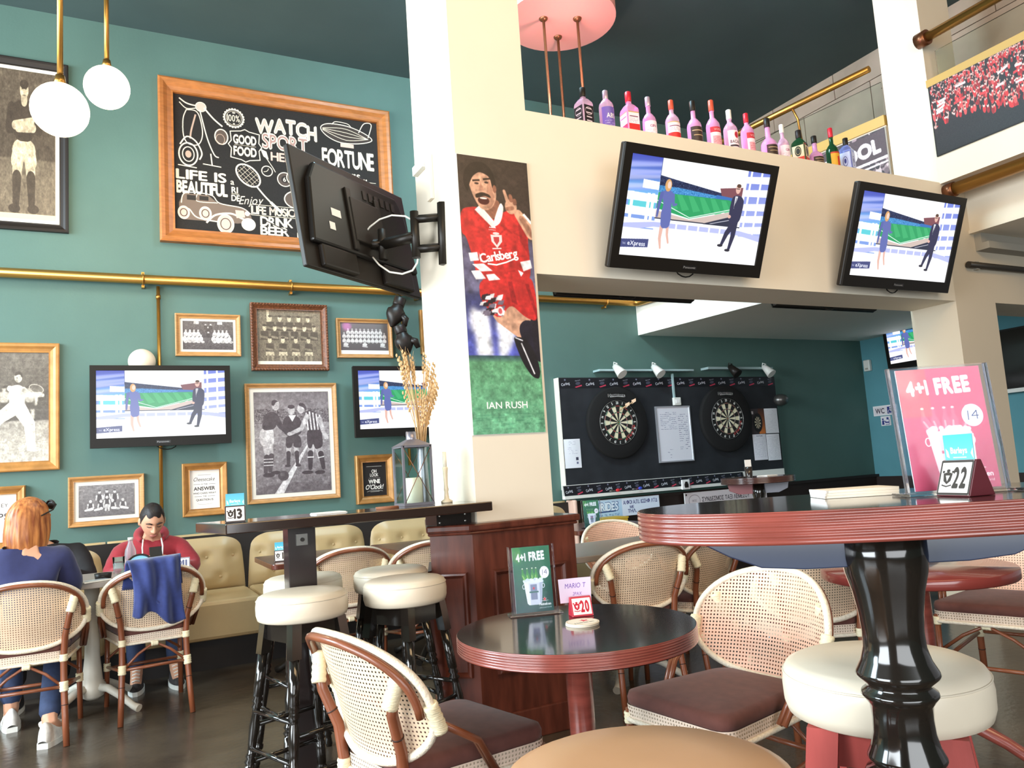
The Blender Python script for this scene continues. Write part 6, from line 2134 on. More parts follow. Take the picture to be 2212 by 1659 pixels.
def head_pt(u, v, k=1.0):
    a, b = 2 * PI * u, PI * (v - .5)
    x, y, z = math.cos(b) * math.sin(a), math.cos(b) * math.cos(a), math.sin(b)
    X, Y, Z = x * .074, y * .094, z * .116
    if z < 0:
        X *= 1 - .34 * (-z) ** 1.2
        Y = Y * (1 - .12 * -z) + .012 * -z if y > 0 else Y * (1 - .5 * -z)
    if y > 0:
        for sx in (-1, 1):
            d = ((X - sx * .031) ** 2 + (Z - .012) ** 2) / .0004
            Y -= .011 * math.exp(-d)
        Y += .005 * math.exp(-((Z - .034) ** 2) / .0002) * math.exp(-(X / .05) ** 2)
        Y += .006 * math.exp(-((Z + .058) ** 2) / .0002 - (X / .024) ** 2)
        Y += .008 * math.exp(-((Z + .1) ** 2) / .0003 - (X / .03) ** 2)
    return X * k, Y * k, Z * k


def head_mb(M):
    mb = MB().grid(lambda u, v: head_pt(u, v), 40, 28, closed_u=True)
    mb.tube([(0, .086, .026), (0, .1, .0), (0, .112, -.022), (0, .096, -.03)], [.006, .009, .013, .008], 8)
    for s in (-1, 1):
        mb.sphere((s * .012, .098, -.026), .008, 8, 6)
        mb.sphere((s * .077, -.006, -.004), .03, 10, 8, sc=(.3, .62, 1))
    return mb.xform(M)


def hand_chain(j, e, wrist, d, up, side, p):
    """A palm and five bent fingers growing from the wrist; d = forward, up = back of the hand, side = thumb side."""
    W, d, up, side = Vector(wrist), Vector(d).normalized(), Vector(up).normalized(), Vector(side).normalized()
    c = W + d * .045
    j[p + 'palm'] = (*c, .026)
    for i, (off, L) in enumerate(((.026, .062), (.009, .07), (-.008, .066), (-.024, .052))):
        a = W + d * .085 + side * off
        b = a + d * L * .5 - up * .012
        q = b + d * L * .28 - up * L * .42
        for n_, pt, r in (('a', a, .0095), ('b', b, .0085), ('c', q, .0075)):
            j['%sf%d%s' % (p, i, n_)] = (*pt, r)
        e += [(p + 'palm', '%sf%da' % (p, i)), ('%sf%da' % (p, i), '%sf%db' % (p, i)), ('%sf%db' % (p, i), '%sf%dc' % (p, i))]
    a = W + d * .03 + side * .034 - up * .01
    b = a + d * .035 + side * .012 - up * .014
    j[p + 'ta'], j[p + 'tb'] = (*a, .011), (*b, .0085)
    e += [(p + 'palm', p + 'ta'), (p + 'ta', p + 'tb')]


SKINM = mat('skin', (206, 152, 122), 0.5)


def person(label, loc, rz, P, top_m, leg_m, shoe_m, hair_m, hair, skin=SKINM, beard=False, shoes=True):
    """P: joint positions in the sitter's own frame (looks along +Y, x to the sitter's right... both sides given)."""
    t = thing('person', label, 'person', loc, rz)
    j, e = {}, []
    J = lambda n, p, r: j.__setitem__(n, (*p, r))
    pel, wai, che, nek, hed = (Vector(P[k]) for k in ('pelvis', 'waist', 'chest', 'neck', 'head'))
    J('pelvis', pel, .12)
    J('waist', wai, .108)
    J('chest', che, .115)
    J('neck', nek, .055)
    J('skull', nek.lerp(hed, .75), .05)
    e += [('pelvis', 'waist'), ('waist', 'chest'), ('chest', 'neck'), ('neck', 'skull')]
    hands = []
    for s, sd in (('l', -1), ('r', 1)):
        sh, el, wr_ = Vector(P[s + 'shoulder']), Vector(P[s + 'elbow']), Vector(P[s + 'wrist'])
        J(s + 'sh', sh, .05)
        J(s + 'el', el, .042)
        J(s + 'wr', wr_, .027)
        e += [('chest', s + 'sh'), (s + 'sh', s + 'el'), (s + 'el', s + 'wr'), (s + 'wr', s + 'palm')]
        d = (wr_ - el).normalized()
        side = Vector((-sd, 0, 0)) - d * d.dot(Vector((-sd, 0, 0)))
        up = side.cross(d) if sd < 0 else d.cross(side)
        if up.z < 0:
            up = -up
        hand_chain(j, e, wr_, d + Vector((-sd * .25, 0, .0)), up, side + Vector((0, 0, .4)), s)
        hp, kn, an, to = (Vector(P[s + k]) for k in ('hip', 'knee', 'ankle', 'toe'))
        J(s + 'hip', hp, .088)
        J(s + 'kn', kn, .058)
        J(s + 'an', an, .04)
        J(s + 'to', to, .035)
        e += [('pelvis', s + 'hip'), (s + 'hip', s + 'kn'), (s + 'kn', s + 'an'), (s + 'an', s + 'to')]
    HM = Matrix.Translation(hed) @ Matrix.Rotation(P.get('turn', 0), 4, 'Z') @ Matrix.Rotation(-P.get('nod', 0), 4, 'X')
    mb = to_mb(skin_mesh(j, e, 'pelvis'))
    n0 = len(mb.v)
    hm = head_mb(HM)
    mb.add(hm.v, hm.f, smooth=True)
    body = mb.build('body', skin, t)
    rm = body.modifiers.new('remesh', 'REMESH')
    rm.mode, rm.voxel_size, rm.use_smooth_shade = 'VOXEL', .0055, True
    sm_ = body.modifiers.new('smooth', 'SMOOTH')
    sm_.factor, sm_.iterations = .5, 2
    # clothes: the same joints, thicker, ending at neck, cuffs and ankles
    cj = {k: (*j[k][:3], j[k][3] + .03) for k in ('pelvis', 'waist', 'chest', 'lsh', 'rsh', 'lel', 'rel')}
    cj['neck'] = (*che.lerp(nek, .9), .082)
    ce = [('pelvis', 'waist'), ('waist', 'chest'), ('chest', 'neck')]
    for s in 'lr':
        cj[s + 'wr'] = (*Vector(P[s + 'elbow']).lerp(Vector(P[s + 'wrist']), .99), .04)
        ce += [('chest', s + 'sh'), (s + 'sh', s + 'el'), (s + 'el', s + 'wr')]
    g = to_mb(skin_mesh(cj, ce, 'pelvis')).build('top', top_m, t)
    g.modifiers.new('sub', 'SUBSURF').render_levels = 1
    tx = bpy.data.textures.get('folds') or bpy.data.textures.new('folds', 'CLOUDS')
    tx.noise_scale = .09
    md = g.modifiers.new('folds', 'DISPLACE')
    md.texture, md.strength, md.mid_level, md.texture_coords = tx, .024, .35, 'GLOBAL'
    lj = {'pelvis': (*pel, .14)}
    le = []
    for s in 'lr':
        lj[s + 'hip'] = (*P[s + 'hip'], .1)
        lj[s + 'kn'] = (*P[s + 'knee'], .07)
        lj[s + 'an'] = (*Vector(P[s + 'knee']).lerp(Vector(P[s + 'ankle']), .97), .056)
        le += [('pelvis', s + 'hip'), (s + 'hip', s + 'kn'), (s + 'kn', s + 'an')]
    to_mb(skin_mesh(lj, le, 'pelvis')).build('trousers', leg_m, t)
    if shoes:
        for s in 'lr':
            a, b = Vector(P[s + 'ankle']), Vector(P[s + 'toe'])
            f = Vector((b.x - a.x, b.y - a.y, 0)).normalized()
            sd = Vector((f.y, -f.x, 0))
            o = Vector((a.x, a.y, 0)) - f * .07

            def sp(u, v, o=o, f=f, sd=sd):
                L = .275
                w = .043 * (math.sin(PI * min(1, max(0, u * .9 + .08))) ** .45)
                hgt = (.03 + .115 * (1 - u) ** 1.1) * min(1, u * 14 + .02) ** .5 * min(1, (1 - u) * 10 + .02) ** .5
                th = PI * v
                p = o + f * (L * u) + sd * (w * math.cos(th)) + Vector((0, 0, .022 + hgt * .75 * math.sin(th)))
                return p[:]
            sh = MB().grid(sp, 16, 10).build('shoe', shoe_m, t)
            out = [((o + f * (.275 * u) + sd * (.047 * q * math.sin(PI * min(1, u * .9 + .08)) ** .45))) for q, us in ((1, [i / 12 for i in range(13)]), (-1, [i / 12 for i in range(12, -1, -1)])) for u in us]
            MB().prism([(p.x, p.y) for p in out][::-1], 0.0, .026).build('sole', WHITEP, sh)
            lc = MB()
            for k in range(4):
                p = o + f * (.11 + .03 * k) + Vector((0, 0, .115 - .014 * k))
                lc.tube([p - sd * .022, p + Vector((0, 0, .006)), p + sd * .022], .0035, 6)
            lc.build('laces', WHITEP, sh)
    # hair, brows, eyes, lips
    hv = MB()
    if hair == 'short':
        def hp_(u, v):
            a = 2 * PI * u
            cs = math.cos(a)
            lim = .068 + .008 * math.cos(6 * a) if cs > .55 else (.068 - .075 * min(1, (.55 - cs) / .3) if cs > -.1 else -.007 - .06 * min(1, (-.1 - cs) / .5))
            vb = math.asin(max(-1, min(1, lim / .116))) / PI + .5
            p = Vector(head_pt(u, vb + (1 - vb) * v, 1.03 + .05 * min(1, v * 3)))
            n_ = .0015 * math.sin(37 * a + 9 * v) + .0015 * math.sin(23 * a - 31 * v)
            return (p.x * (1 + n_ * 8), p.y - .003, p.z + .002 + n_)
        hv.grid(hp_, 72, 18, closed_u=True)
    else:
        def hp_(u, v):
            a = 2 * PI * u
            cs = math.cos(a)
            k = min(1, max(0, (cs - .45) / .35))
            k = k * k * (3 - 2 * k)
            zb = (-.155 + .012 * math.sin(7 * a) + .03 * max(0, cs)) * (1 - k) + .07 * k
            z = .134 + (zb - .134) * v
            zz = max(z, -.01)
            r = math.sqrt(max(0, 1 - (zz / .1345) ** 2))
            if z < -.01:
                d = (-.01 - z) / .145
                r *= 1 + .10 * math.sin(PI * min(1, d * .9)) - .10 * d
            r *= 1 + .022 * math.sin(17 * a + 5 * v) * v + .012 * math.sin(31 * a)
            return (.092 * r * math.sin(a), .112 * r * cs - .008, z)
        hv.grid(hp_, 90, 26, closed_u=True)
    hv.xform(HM).build('hair', hair_m, t)
    bw = MB()
    ey = MB()
    for s in (-1, 1):
        bw.tube([(s * .014, .094, .03), (s * .03, .091, .037), (s * .05, .078, .03)], [.004, .005, .003], 6)
        ey.tube([(s * .018, .088, .009), (s * .031, .087, .005), (s * .044, .08, .009)], [.002, .003, .002], 6)
    bw.xform(HM).build('eyebrows', hair_m, t)
    ey.xform(HM).build('eyelids', mat('dark_lash', (52, 36, 30), 0.6), t)
    MB().tube([(-.022, .088, -.058), (-.008, .097, -.055), (0, .098, -.057), (.008, .097, -.055), (.022, .088, -.058)], [.003, .006, .006, .006, .003], 8).xform(HM).build('lips', mat('lips', (176, 104, 92), 0.5), t)
    return t, HM


SEAT = dict(lhip=(-.09, .08, .53), rhip=(.09, .08, .53), lknee=(-.12, .46, .52), rknee=(.12, .46, .52), lankle=(-.11, .52, .1), rankle=(.11, .5, .1), ltoe=(-.12, .66, .04), rtoe=(.12, .64, .04))
MAROON = mat('maroon_fleece', (150, 38, 48), 0.85, noise=(50, .08), sheen=.2)
NAVY = mat('navy_cloth', (40, 44, 86), 0.85, noise=(40, .1), sheen=.2)
BLACKC = mat('black_cloth', (30, 28, 30), 0.85, noise=(40, .1))
JEANS = mat('blue_jeans', (50, 62, 92), 0.8, noise=(40, .15))
DKHAIR = mat('dark_hair', (34, 26, 23), 0.55, noise=(60, .3))
AUBURN = mat('auburn_hair', (206, 134, 74), 0.4, noise=(34, .3), col2=(126, 62, 32), stretch=(2, 2, .25))

p_man = dict(SEAT, pelvis=(0, .02, .54), waist=(0, .05, .68), chest=(0, .1, .80), neck=(0, .16, .905), head=(0, .225, 1.02), lshoulder=(-.18, .11, .85), rshoulder=(.18, .11, .85), lelbow=(-.26, .24, .66), relbow=(.26, .24, .66), lwrist=(-.09, .42, .775), rwrist=(.07, .42, .775), nod=.55, turn=.12)
man, HM = person('man in a maroon hoodie on the bench, looking down at his phone', (.225, 6.06, 0), PI, p_man, MAROON, JEANS, mat('checked_canvas', (56, 50, 50), 0.7, noise=(60, .6)), DKHAIR, 'short')
# hood, drawstrings and chest print of the hoodie
hd = MB()
hd.tube([(.085 * math.sin(a), .125 - .105 * math.cos(a), .915 + .035 * math.cos(a)) for a in [-2.3 + 4.6 * k / 20 for k in range(21)]], [.014 + .036 * max(0, math.cos((-2.3 + 4.6 * k / 20) * .8)) for k in range(21)], 12)
hd.build('hood', MAROON, man)
for s in (-1, 1):
    MB().tube([(s * .055, .215, .9), (s * .062, .252, .85), (s * .06, .262, .79)], .005, 8).build('drawstring', PAPER, man)
c = Cv(120, 70, (150, 38, 48))
c.text('ALTERNATIVE', 60, 20, 9, (230, 200, 200), fit=100).text('OUTFITTERS', 60, 38, 9, (230, 200, 200), fit=80).line([(10, 6), (110, 6)], 2, (230, 200, 200)).line([(30, 54), (90, 54)], 2, (230, 200, 200))
t = thing('phone', "black phone held in the seated man's hands", 'phone', (.235, 5.545, .80), rz=.1)
MB().box(-.037, .037, -.005, .005, -.07, .07).xform(Matrix.Rotation(-.5, 4, 'X')).build('body', BLACKP, t, bevel=.004)
MB().face_y(-.033, .033, -.062, .062, .0).xform(Matrix.Rotation(PI, 4, 'Z')).xform(Matrix.Translation((0, .0055, 0))).xform(Matrix.Rotation(-.5, 4, 'X')).build('screen', mat('dim_screen', (90, 100, 120), 0.2), t)

p_wom = dict(SEAT, pelvis=(0, -.02, .54), waist=(0, .0, .70), chest=(0, .04, .86), neck=(0.0, .06, .985), head=(.0, .1, 1.095), lshoulder=(-.17, .05, .925), rshoulder=(.155, .05, .93), lelbow=(-.21, .11, .69), relbow=(.195, .11, .69), lwrist=(-.06, .35, .775), rwrist=(.04, .35, .775), nod=.05, turn=-.85)
p_wom.update(lankle=(-.1, .32, .1), rankle=(.1, -.12, .1), ltoe=(-.12, .46, .04), rtoe=(.14, .0, .04))
wom, HM = person('woman with auburn hair in a navy top, seen from behind at the left edge', (-.40, 4.78, 0), 0, p_wom, NAVY, JEANS, mat('white_shoe', (220, 214, 206), 0.6, noise=(20, .3)), AUBURN, 'long')
# sunglasses pushed up on her head
mb = MB()
for s in (-1, 1):
    mb.tube([(s * .034 + .03 * math.cos(a), .09 - .25 * .022 * math.sin(a), .09 + .022 * math.sin(a)) for a in [2 * PI * k / 16 for k in range(16)]], .005, 6, closed=True)
    mb.tube([(s * .064, .098, .09), (s * .09, .06, .06), (s * .098, -.01, .03)], .004, 6)
for s in (-1, 1):
    mb.sphere((s * .034, .09, .09), .028, 14, 8, sc=(1, .2, .75))
mb.xform(HM).build('sunglasses', BLACKP, wom)
p_blk = dict(p_man, nod=.1, turn=.3, head=(.06, .17, 1.05), neck=(.03, .12, .94), lshoulder=(-.2, .1, .88))
p_blk.update(lwrist=(-.12, .40, .76), rwrist=(.12, .40, .76))
blk, HM = person('person in black on the bench, mostly hidden behind the auburn haired woman', (-.41, 6.06, 0), PI, p_blk, BLACKC, BLACKC, BLACKC, DKHAIR, 'short')

# ------------------------------------------------------------------ small things on the tables


def offer_sign(label, loc, rz, canv, key, w=.148, h=.2, tilt=.08):
    t = thing('offer_sign', label, 'sign', loc, rz, group='clear acrylic offer signs')
    T = Matrix.Rotation(-tilt, 4, 'X')
    MB().box(-w / 2, w / 2, -.006, -.004, .004, h).box(-w / 2, w / 2, .001, .003, .004, h).box(-w / 2, -w / 2 + .004, -.006, .003, .004, h).box(w / 2 - .004, w / 2, -.006, .003, .004, h).xform(T).build('sleeve', ACRYL, t)
    MB().box(-w / 2 - .01, w / 2 + .01, -.03, .03, 0, .004).build('base', ACRYL, t, bevel=.001)
    MB().box(-w / 2 + .014, w / 2 - .014, -.003, -.0005, .006, h - .004).xform(T).build('card', PAPER, t)
    MB().face_y(-w / 2 + .014, w / 2 - .014, .006, h - .004, -.0034).xform(T).build('print', print_mat(key, canv, 0.35), t)
    return t


beer = art_beer()
offer_sign('green beer offer sign in clear acrylic on the low round table', (1.165, 2.19, .7505), -.3, beer, 'offer_green', .148, .21)
red = art_beer()
g_ = np.clip(red.a.mean(2, keepdims=True) / 255, 0, 1)
red.a = np.array((206, 52, 84), np.float32) * (1 - g_) + np.array((255, 238, 228), np.float32) * g_  # green card recoloured, red glow through the sign painted into the print
red.a[: int(.4 * red.a.shape[0]), : int(.35 * red.a.shape[1])] *= np.array((1.0, 1.12, .95), np.float32)  # paler glow painted into the upper left corner
red.ell(246, 176, 38, 40, (252, 250, 250)).line([(232, 160), (230, 192)], 3, (70, 76, 110)).line([(262, 190), (262, 160), (244, 178), (268, 178)], 3, (70, 76, 110))
red.text('4+1', 70, 68, 50, (255, 250, 240), fit=82, bold=3, rot=-.04, gap=.13).text('FREE', 196, 63, 54, (255, 250, 240), fit=128, bold=4, rot=-.04, gap=.12)
offer_sign('pink lit beer offer sign in clear acrylic on the high oval table', (1.222, .806, 1.1155), -.48, red, 'offer_lit_red', .168, .212, .1)


def offer_far(label, loc, rz):
    src = [o for o in bpy.data.objects if o.type == 'EMPTY' and o.get('category') == 'sign' and o.name.startswith('offer_sign')][0]
    return dup(src, loc, rz, label)


offer_far('green beer offer sign far back, on the table before the pale blue sponsor banner', (3.19, 4.99, .73), -.35)


def number_stand(label, loc, rz, n, col, wood, bar=False, note=None, s=1.0, frame=None):
    """Small tent-shaped wooden table number with a printed front."""
    t = thing('number_stand', label, 'sign', loc, rz, group='table number stands')
    w, h, d = .066 * s, .056 * s, .05 * s
    MB().prism([(0, 0), (d, 0), (d * .62, h), (d * .42, h)], -w / 2, w / 2, 'x').build('block', wood, t, bevel=.0015)
    T = Matrix.Translation((0, 0, 0)) @ Matrix.Rotation(-math.atan2(d * .42, h), 4, 'X')
    L = math.hypot(d * .42, h)
    MB().face_y(-w / 2 + .001, w / 2 - .001, .002, L - .001, -.0012).xform(T).build('print', print_mat('number_' + n, art_number(n, col, frame=frame), 0.4), t)
    if bar:
        MB().box(-w / 2 + .004, w / 2 - .004, d * .48, d * .54, h - .004, h + .04 * s).build('card', PAPER, t)
        k = MATS.get('barleys') or print_mat('barleys', art_barleys(92), 0.4)
        MB().face_y(-w / 2 + .004, w / 2 - .004, h - .003, h + .04 * s, d * .48 - .001).build('card_print', k, t)
    return t


BLKN = mat('dark_stand', (44, 30, 32), 0.4)
REDN = mat('red_stand', (176, 36, 52), 0.4)
ns = number_stand('black table number 13 with a blue card on the long high table', (.412, 3.165, 1.0705), -.12, '13', (36, 30, 32), BLKN, True, s=1.15)
ns = number_stand('red table number 20 on the low round table', (1.247, 2.04, .7505), -.28, '20', (196, 30, 52), REDN)
ns = number_stand('black table number 22 with a blue card before the pink lit offer sign', (1.14, .762, 1.1155), -1.8, '22', (32, 28, 30), mat('dark_red_stand', (84, 26, 34), 0.4), True, s=.98)
ns = number_stand('black table number on the bench table behind the long table post', (.90, 4.93, .7405), -.15, '1', (36, 30, 32), BLKN, True, s=1.2)
ns = number_stand('black table number 14 on the claw footed dining table', (2.70, 3.55, .7355), -.3, '14', (36, 40, 80), BLKN, True, s=1.1)
ns = number_stand('white fronted table number beside the water bottle before the seated man', (.37, 5.2, .7405), -.1, '11', (90, 96, 130), WHITEP, s=1.1)
c = Cv(160, 110, (226, 208, 232))
pu = (112, 78, 170)
c.text('MARIO T', 84, 34, 22, pu, fit=104, slant=.12).text('2PAX', 92, 72, 15, pu, fit=46, slant=.2).text('IN', 150, 100, 9, pu, slant=.2)
t = thing('reservation_note', 'pale lilac reservation note standing behind the red number 20', 'note', (1.256, 2.086, .7505), -.28)
MB().grid(lambda u, v: (-.052 + .098 * u + .006 * v * (u - .5), .004 * math.sin(PI * u), .036 + .072 * v), 8, 4).build('paper', print_mat('note', c, 0.6), t)
MB().box(-.02, .02, .004, .012, 0, .05).build('clip', REDN, t)


def coaster_stack(labels, loc, r, m, art=None):
    for k, lab in enumerate(labels):
        t = thing('beer_mat', lab, 'beer mat', (loc[0] + random.uniform(-.002, .002), loc[1] + random.uniform(-.002, .002), loc[2] + .0042 * k), group='beer mats')
        MB().lathe([(r, 0), (r, .004)], 32).build('board', m, t)
        if art and k == len(labels) - 1:
            n = 32
            ring = [(r * .97 * math.cos(2 * PI * i / n), r * .97 * math.sin(2 * PI * i / n), .0044) for i in range(n)]
            MB().add(ring, [tuple(range(n))], [[(.5 + .5 * math.cos(2 * PI * i / n), .5 + .5 * math.sin(2 * PI * i / n)) for i in range(n)]]).build('print', art, t)


c = Cv(140, 140, (236, 226, 206))
star(c, 86, 56, 26, (206, 50, 60))
c.text('Heineken', 66, 92, 14, (50, 60, 40), fit=90, bold=2, rot=.1).ring(70, 70, 66, 66, 3, (200, 180, 150))
CARD = mat('beer_mat_board', (238, 222, 198), 0.7)
coaster_stack(('lower beer mat of the pair on the low round table', 'top beer mat with a red star on the low round table'), (1.185, 1.945, .7505), .048, CARD, print_mat('star_mat', c, 0.5))
for k, lab in enumerate(('bottom one of three pale menu cards stacked on the oval table', 'middle one of three pale menu cards stacked on the oval table', 'top one of three pale menu cards stacked on the oval table')):
    t = thing('menu_card', lab, 'menu card', (1.157, .955, 1.1157 + .0046 * k), -.55 + .03 * k, group='pale menu cards')
    MB().box(-.062, .062, -.04, .04, 0, .0044).build('board', CARD, t)
    MB().box(-.0625, -.058, -.04, .04, .0002, .0046).build('fold', PAPER, t)
coaster_stack(('lower brown beer mat on the long high table by the lantern', 'upper brown beer mat on the long high table by the lantern'), (1.06, 3.3, 1.0705), .05, mat('brown_mat_board', (150, 96, 66), 0.7))
t = thing('napkin', 'folded white napkin lying on the long high table', 'napkin', (.80, 3.29, 1.0705), .05)
MB().box(-.065, .065, -.05, .05, 0, .003).box(-.063, .06, -.048, .046, .003, .006).build('cloth', PAPER, t)
t = thing('lantern', 'glass sided metal lantern with a white candle on the long table', 'lantern', (1.218, 3.39, 1.0705), .0)
LM = mat('pewter', (150, 146, 156), 0.35, 0.7)
q = .066
fr = MB()
for sx in (-1, 1):
    for sy in (-1, 1):
        fr.box(sx * q - .005, sx * q + .005, sy * q - .005, sy * q + .005, 0, .27)
fr.box(-q - .006, q + .006, -q - .006, q + .006, 0, .012)
for z in (.262,):
    for s in (-1, 1):
        fr.box(-q, q, s * q - .005, s * q + .005, z, z + .01).box(s * q - .005, s * q + .005, -q, q, z, z + .01)
fr.build('frame', LM, t)
for s in (-1, 1):
    MB().box(-q + .004, q - .004, s * q - .001, s * q + .001, .012, .262).build('pane', GLASS, t)
    MB().box(s * q - .001, s * q + .001, -q + .004, q - .004, .012, .262).build('pane', GLASS, t)
    MB().tube([(-q, s * (q + .004), .014), (q, s * (q + .004), .262)], .0018, 6).tube([(q, s * (q + .004), .014), (-q, s * (q + .004), .262)], .0018, 6).build('cross_wire', BRONZE, t)
MB().add([(-q - .008, -q - .008, .27), (q + .008, -q - .008, .27), (q + .008, q + .008, .27), (-q - .008, q + .008, .27), (-.022, -.022, .3), (.022, -.022, .3), (.022, .022, .3), (-.022, .022, .3)], [(0, 1, 5, 4), (1, 2, 6, 5), (2, 3, 7, 6), (3, 0, 4, 7)]).build('roof', LM, t)
MB().lathe([(.024, .298), (.024, .335), (.02, .335), (.02, .3)], 16, cap=False).build('chimney', LM, t)
MB().lathe([(.04, .012), (.04, .12), (.036, .125), (.01, .122), (.001, .121)], 20).build('candle', mat('candle_wax', (244, 234, 214), 0.5), t)
t = thing('dried_wheat', 'bunch of dried wheat ears rising behind the lantern', 'dried flowers', (1.285, 3.44, 1.0705))
WH = mat('dry_straw', (206, 170, 122), 0.7, noise=(40, .2))
MB().lathe([(.028, 0), (.03, .01), (.026, .14), (.022, .25), (.026, .28)], 14).build('vase', mat('pewter', (150, 146, 156), 0.35, 0.7), t)
random.seed(5)
for k in range(30):
    tx, ty, tz = random.uniform(-.08, .085), random.uniform(-.02, .02), random.uniform(.40, .68)
    if k == 0:
        tx, tz = -.08, .66
    p0, p1 = Vector((random.uniform(-.012, .012), random.uniform(-.01, .01), .2)), Vector((tx, ty, tz))
    mid = p0.lerp(p1, .5) + Vector((-tx * .15, 0, .02))
    stk = MB().tube([p0, mid, p1], .0022, 6).build('stalk', WH, t)
    d = (p1 - mid).normalized()
    ear = MB()
    for i in range(9):
        c_ = p1 - d * .045 + d * .011 * i
        off = Vector((.005, 0, 0)) if i % 2 else Vector((-.005, 0, 0))
        ear.sphere(c_ + off, .0062, 6, 4, sc=(.8, .8, 1.5))
        if k % 2:
            ear.tube([c_ + off, c_ + off * 3 + d * .035], [.001, .0003], 4)
    ear.build('ear', WH, stk)
t = thing('candlestick', 'slender cream candlestick between the lantern and the pillar', 'candlestick', (1.365, 3.36, 1.0705))
MB().lathe([(.026, 0), (.027, .008), (.012, .018), (.009, .05), (.012, .06), (.009, .075), (.011, .14), (.014, .16), (.01, .165)], 18).build('stem', mat('cream_ceramic', (220, 204, 176), 0.4), t)
MB().cyl((0, 0, .16), (0, 0, .235), .0095, .009, 14).build('candle', mat('candle_wax', (244, 234, 214), 0.5), t)

t = thing('card_holder', 'small dark glass with a white card on the tall pub table', 'holder', (3.69, 3.84, 1.0505), -.3)
MB().lathe([(.022, 0), (.026, .07), (.024, .07), (.02, .004)], 16, cap=False).build('tumbler', mat('smoked_glass', (70, 60, 56), .08, trans=.5), t)
MB().box(-.022, .022, -.002, .002, .045, .115).build('card', PAPER, t)
t = thing('napkin', 'white napkin lying on the tall pub table', 'napkin', (3.84, 3.83, 1.0505), .2)
MB().box(-.06, .06, -.04, .04, 0, .003).box(-.058, .055, -.038, .036, .003, .006).build('cloth', PAPER, t)
# on the table before the seated man
PETG = mat('clear_plastic_bottle', (236, 242, 250), 0.08, trans=.8, ior=1.15)
t = thing('water_bottle', 'small clear water bottle in front of the seated man', 'bottle', (.085, 5.36, .7405))
MB().lathe([(.03, 0), (.032, .01), (.031, .04), (.033, .05), (.031, .08), (.033, .1), (.03, .13), (.016, .165), (.013, .175), (.013, .19)], 18).build('body', PETG, t)
MB().cyl((0, 0, .188), (0, 0, .205), .015, n=16).build('cap', WHITEP, t)
t = thing('drinking_glass', 'clear tumbler beside the small water bottle', 'glass', (.02, 5.3, .7405))
MB().lathe([(.028, 0), (.034, .1), (.032, .1), (.026, .005)], 20, cap=False).build('tumbler', GLASS, t)
MB().lathe([(.0001, .004), (.026, .004), (.03, .06), (.0001, .06)], 20, cap=False).build('water', PETG, t)
t = thing('blue_dish', 'round black rimmed dish with pale blue inside, behind the draped jacket', 'dish', (.13, 5.12, .79), 0)
T = Matrix.Rotation(1.0, 4, 'X')
MB().lathe([(.001, 0), (.062, 0), (.066, .006)], 28).xform(T).build('plate', mat('pale_blue', (130, 190, 220), 0.35), t)
MB().tube([(.068 * math.cos(2 * PI * k / 28), .068 * math.sin(2 * PI * k / 28), .004) for k in range(28)], .007, 8, closed=True).xform(T).build('rim', BLACKP, t)
MB().box(-.03, .03, .02, .05, -.05, -.01).build('stand', BLACKP, t)
t = thing('ashtray', 'small black ashtray on the white legged table', 'ashtray', (-.06, 5.04, .7405))
MB().lathe([(.04, 0), (.045, .035), (.038, .035), (.034, .01), (.001, .01)], 20).build('bowl', BLACKP, t)
MB().box(-.012, .012, -.046, -.036, .028, .036).build('rest', BLACKM, t)
t = thing('phone', 'white phone lying near the edge of the white legged table', 'phone', (-.1, 4.95, .7405), .5)
MB().box(-.075, .075, -.037, .037, 0, .009).build('body', WHITEP, t, bevel=.003)
MB().quad([(-.07, -.033, .0094), (.07, -.033, .0094), (.07, .033, .0094), (-.07, .033, .0094)]).build('screen', mat('pale_screen', (214, 220, 226), 0.15), t)

# the navy jacket hung over the chair
t = thing('jacket', 'navy fleece jacket hung over the rattan chair before the seated man', 'jacket', (.17, 5.04, 0), face(-.09, 1))


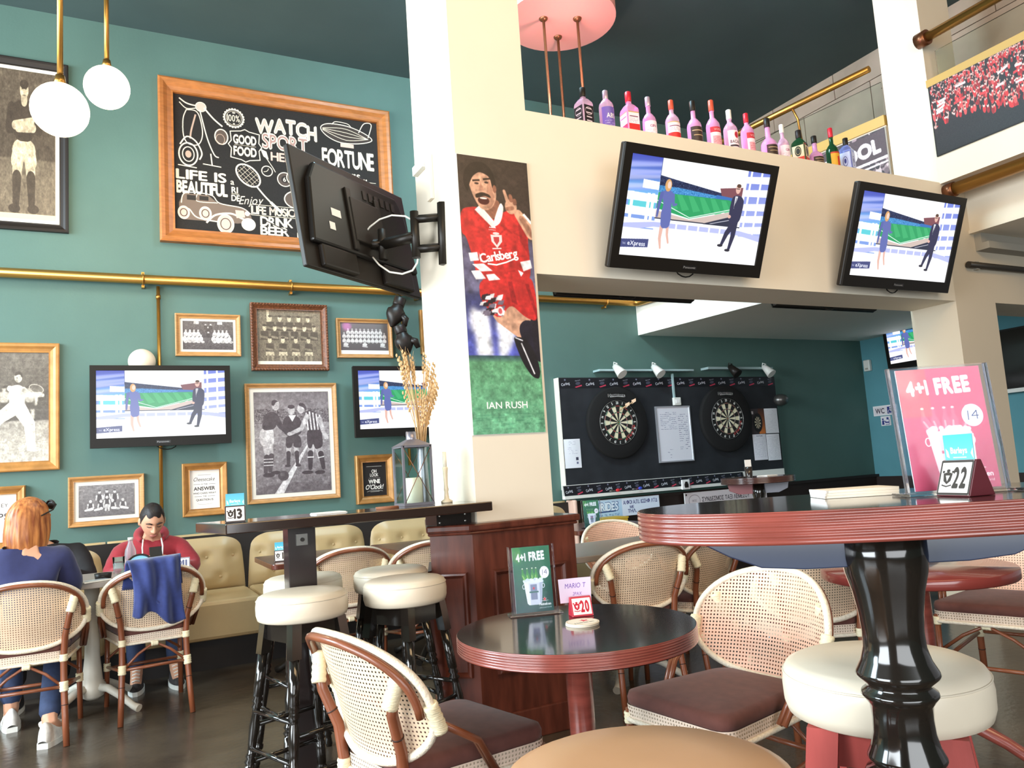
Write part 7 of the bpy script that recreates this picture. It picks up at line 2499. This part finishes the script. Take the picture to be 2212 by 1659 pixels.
def drape(u, v):
    # u across, v from the sitter's side over the rim and down the outside
    x = -.165 + .275 * u + .03 * math.sin(3 * v + 2 * u)
    fold = .014 * math.sin(13 * u + 3 * v) + .008 * math.sin(23 * u - 5 * v)
    if v < .2:
        return (x, -.29 - .02 * v, .70 + .135 * v / .2)
    if v < .3:
        k = (v - .2) / .1
        return (x, -.295 - .095 * k, .835 + .02 * math.sin(PI * k) + .01 * u)
    k = (v - .3) / .7
    ln = .25 + .09 * u + .025 * math.sin(9 * u + 1.0)
    return (x * (1.0 + .06 * k) + .045 * k, -.39 - .028 * math.sin(2.5 * k) + fold, .84 - ln * k + .01 * u)


MB().grid(drape, 36, 30).build('cloth', mat('navy_fleece', (38, 50, 104), 0.9, noise=(50, .12), sheen=.3), t, solid=.008)
MB().tube([(-.1 + .02 * k, -.40 - .012 * (k % 2), .70 - .015 * k) for k in range(8)], .006, 6).build('hem', mat('navy_fleece', (38, 50, 104), 0.9), t)

# boxing gloves hanging from the brass pipe
GLV = mat('worn_black_leather', (34, 26, 22), 0.4, noise=(14, .3))
for lab, x, y, z, a in (('upper black boxing glove of the pair hanging by the wall', 2.2, 6.36, 2.62, .35), ('lower black boxing glove of the pair hanging by the wall', 2.26, 6.34, 2.37, -.25)):
    t = thing('boxing_glove', lab, 'boxing glove', (x, y, z), group='boxing gloves')
    T = Matrix.Rotation(a, 4, 'Y')
    mb = MB().grid(lambda u, v: ((.085 - .03 * math.cos(PI * v) ** 2 * (v < .5) - .02 * (v > .7)) * math.sin(2 * PI * u) * math.sin(PI * min(1, max(.02, v))) ** .5, .06 * math.cos(2 * PI * u) * math.sin(PI * min(1, max(.02, v))) ** .5, -.12 + .24 * v), 20, 14, closed_u=True)
    mb.xform(T).build('mitt', GLV, t)
    MB().tube([(.05, -.03, .0), (.09, -.035, -.02), (.1, -.03, -.08)], [.03, .032, .022], 12).xform(T).build('thumb', GLV, t)
    MB().lathe([(.05, .08), (.054, .09), (.054, .15), (.05, .155), (.04, .14)], 18, sy=.8).xform(T).build('cuff', GLV, t)
    MB().tube([(0, 0, .14), (.02, .0, .19), (2.26 - x + 0.02, 6.425 - y, 2.80 - z)], .003, 6).build('lace', BLACKM, t)
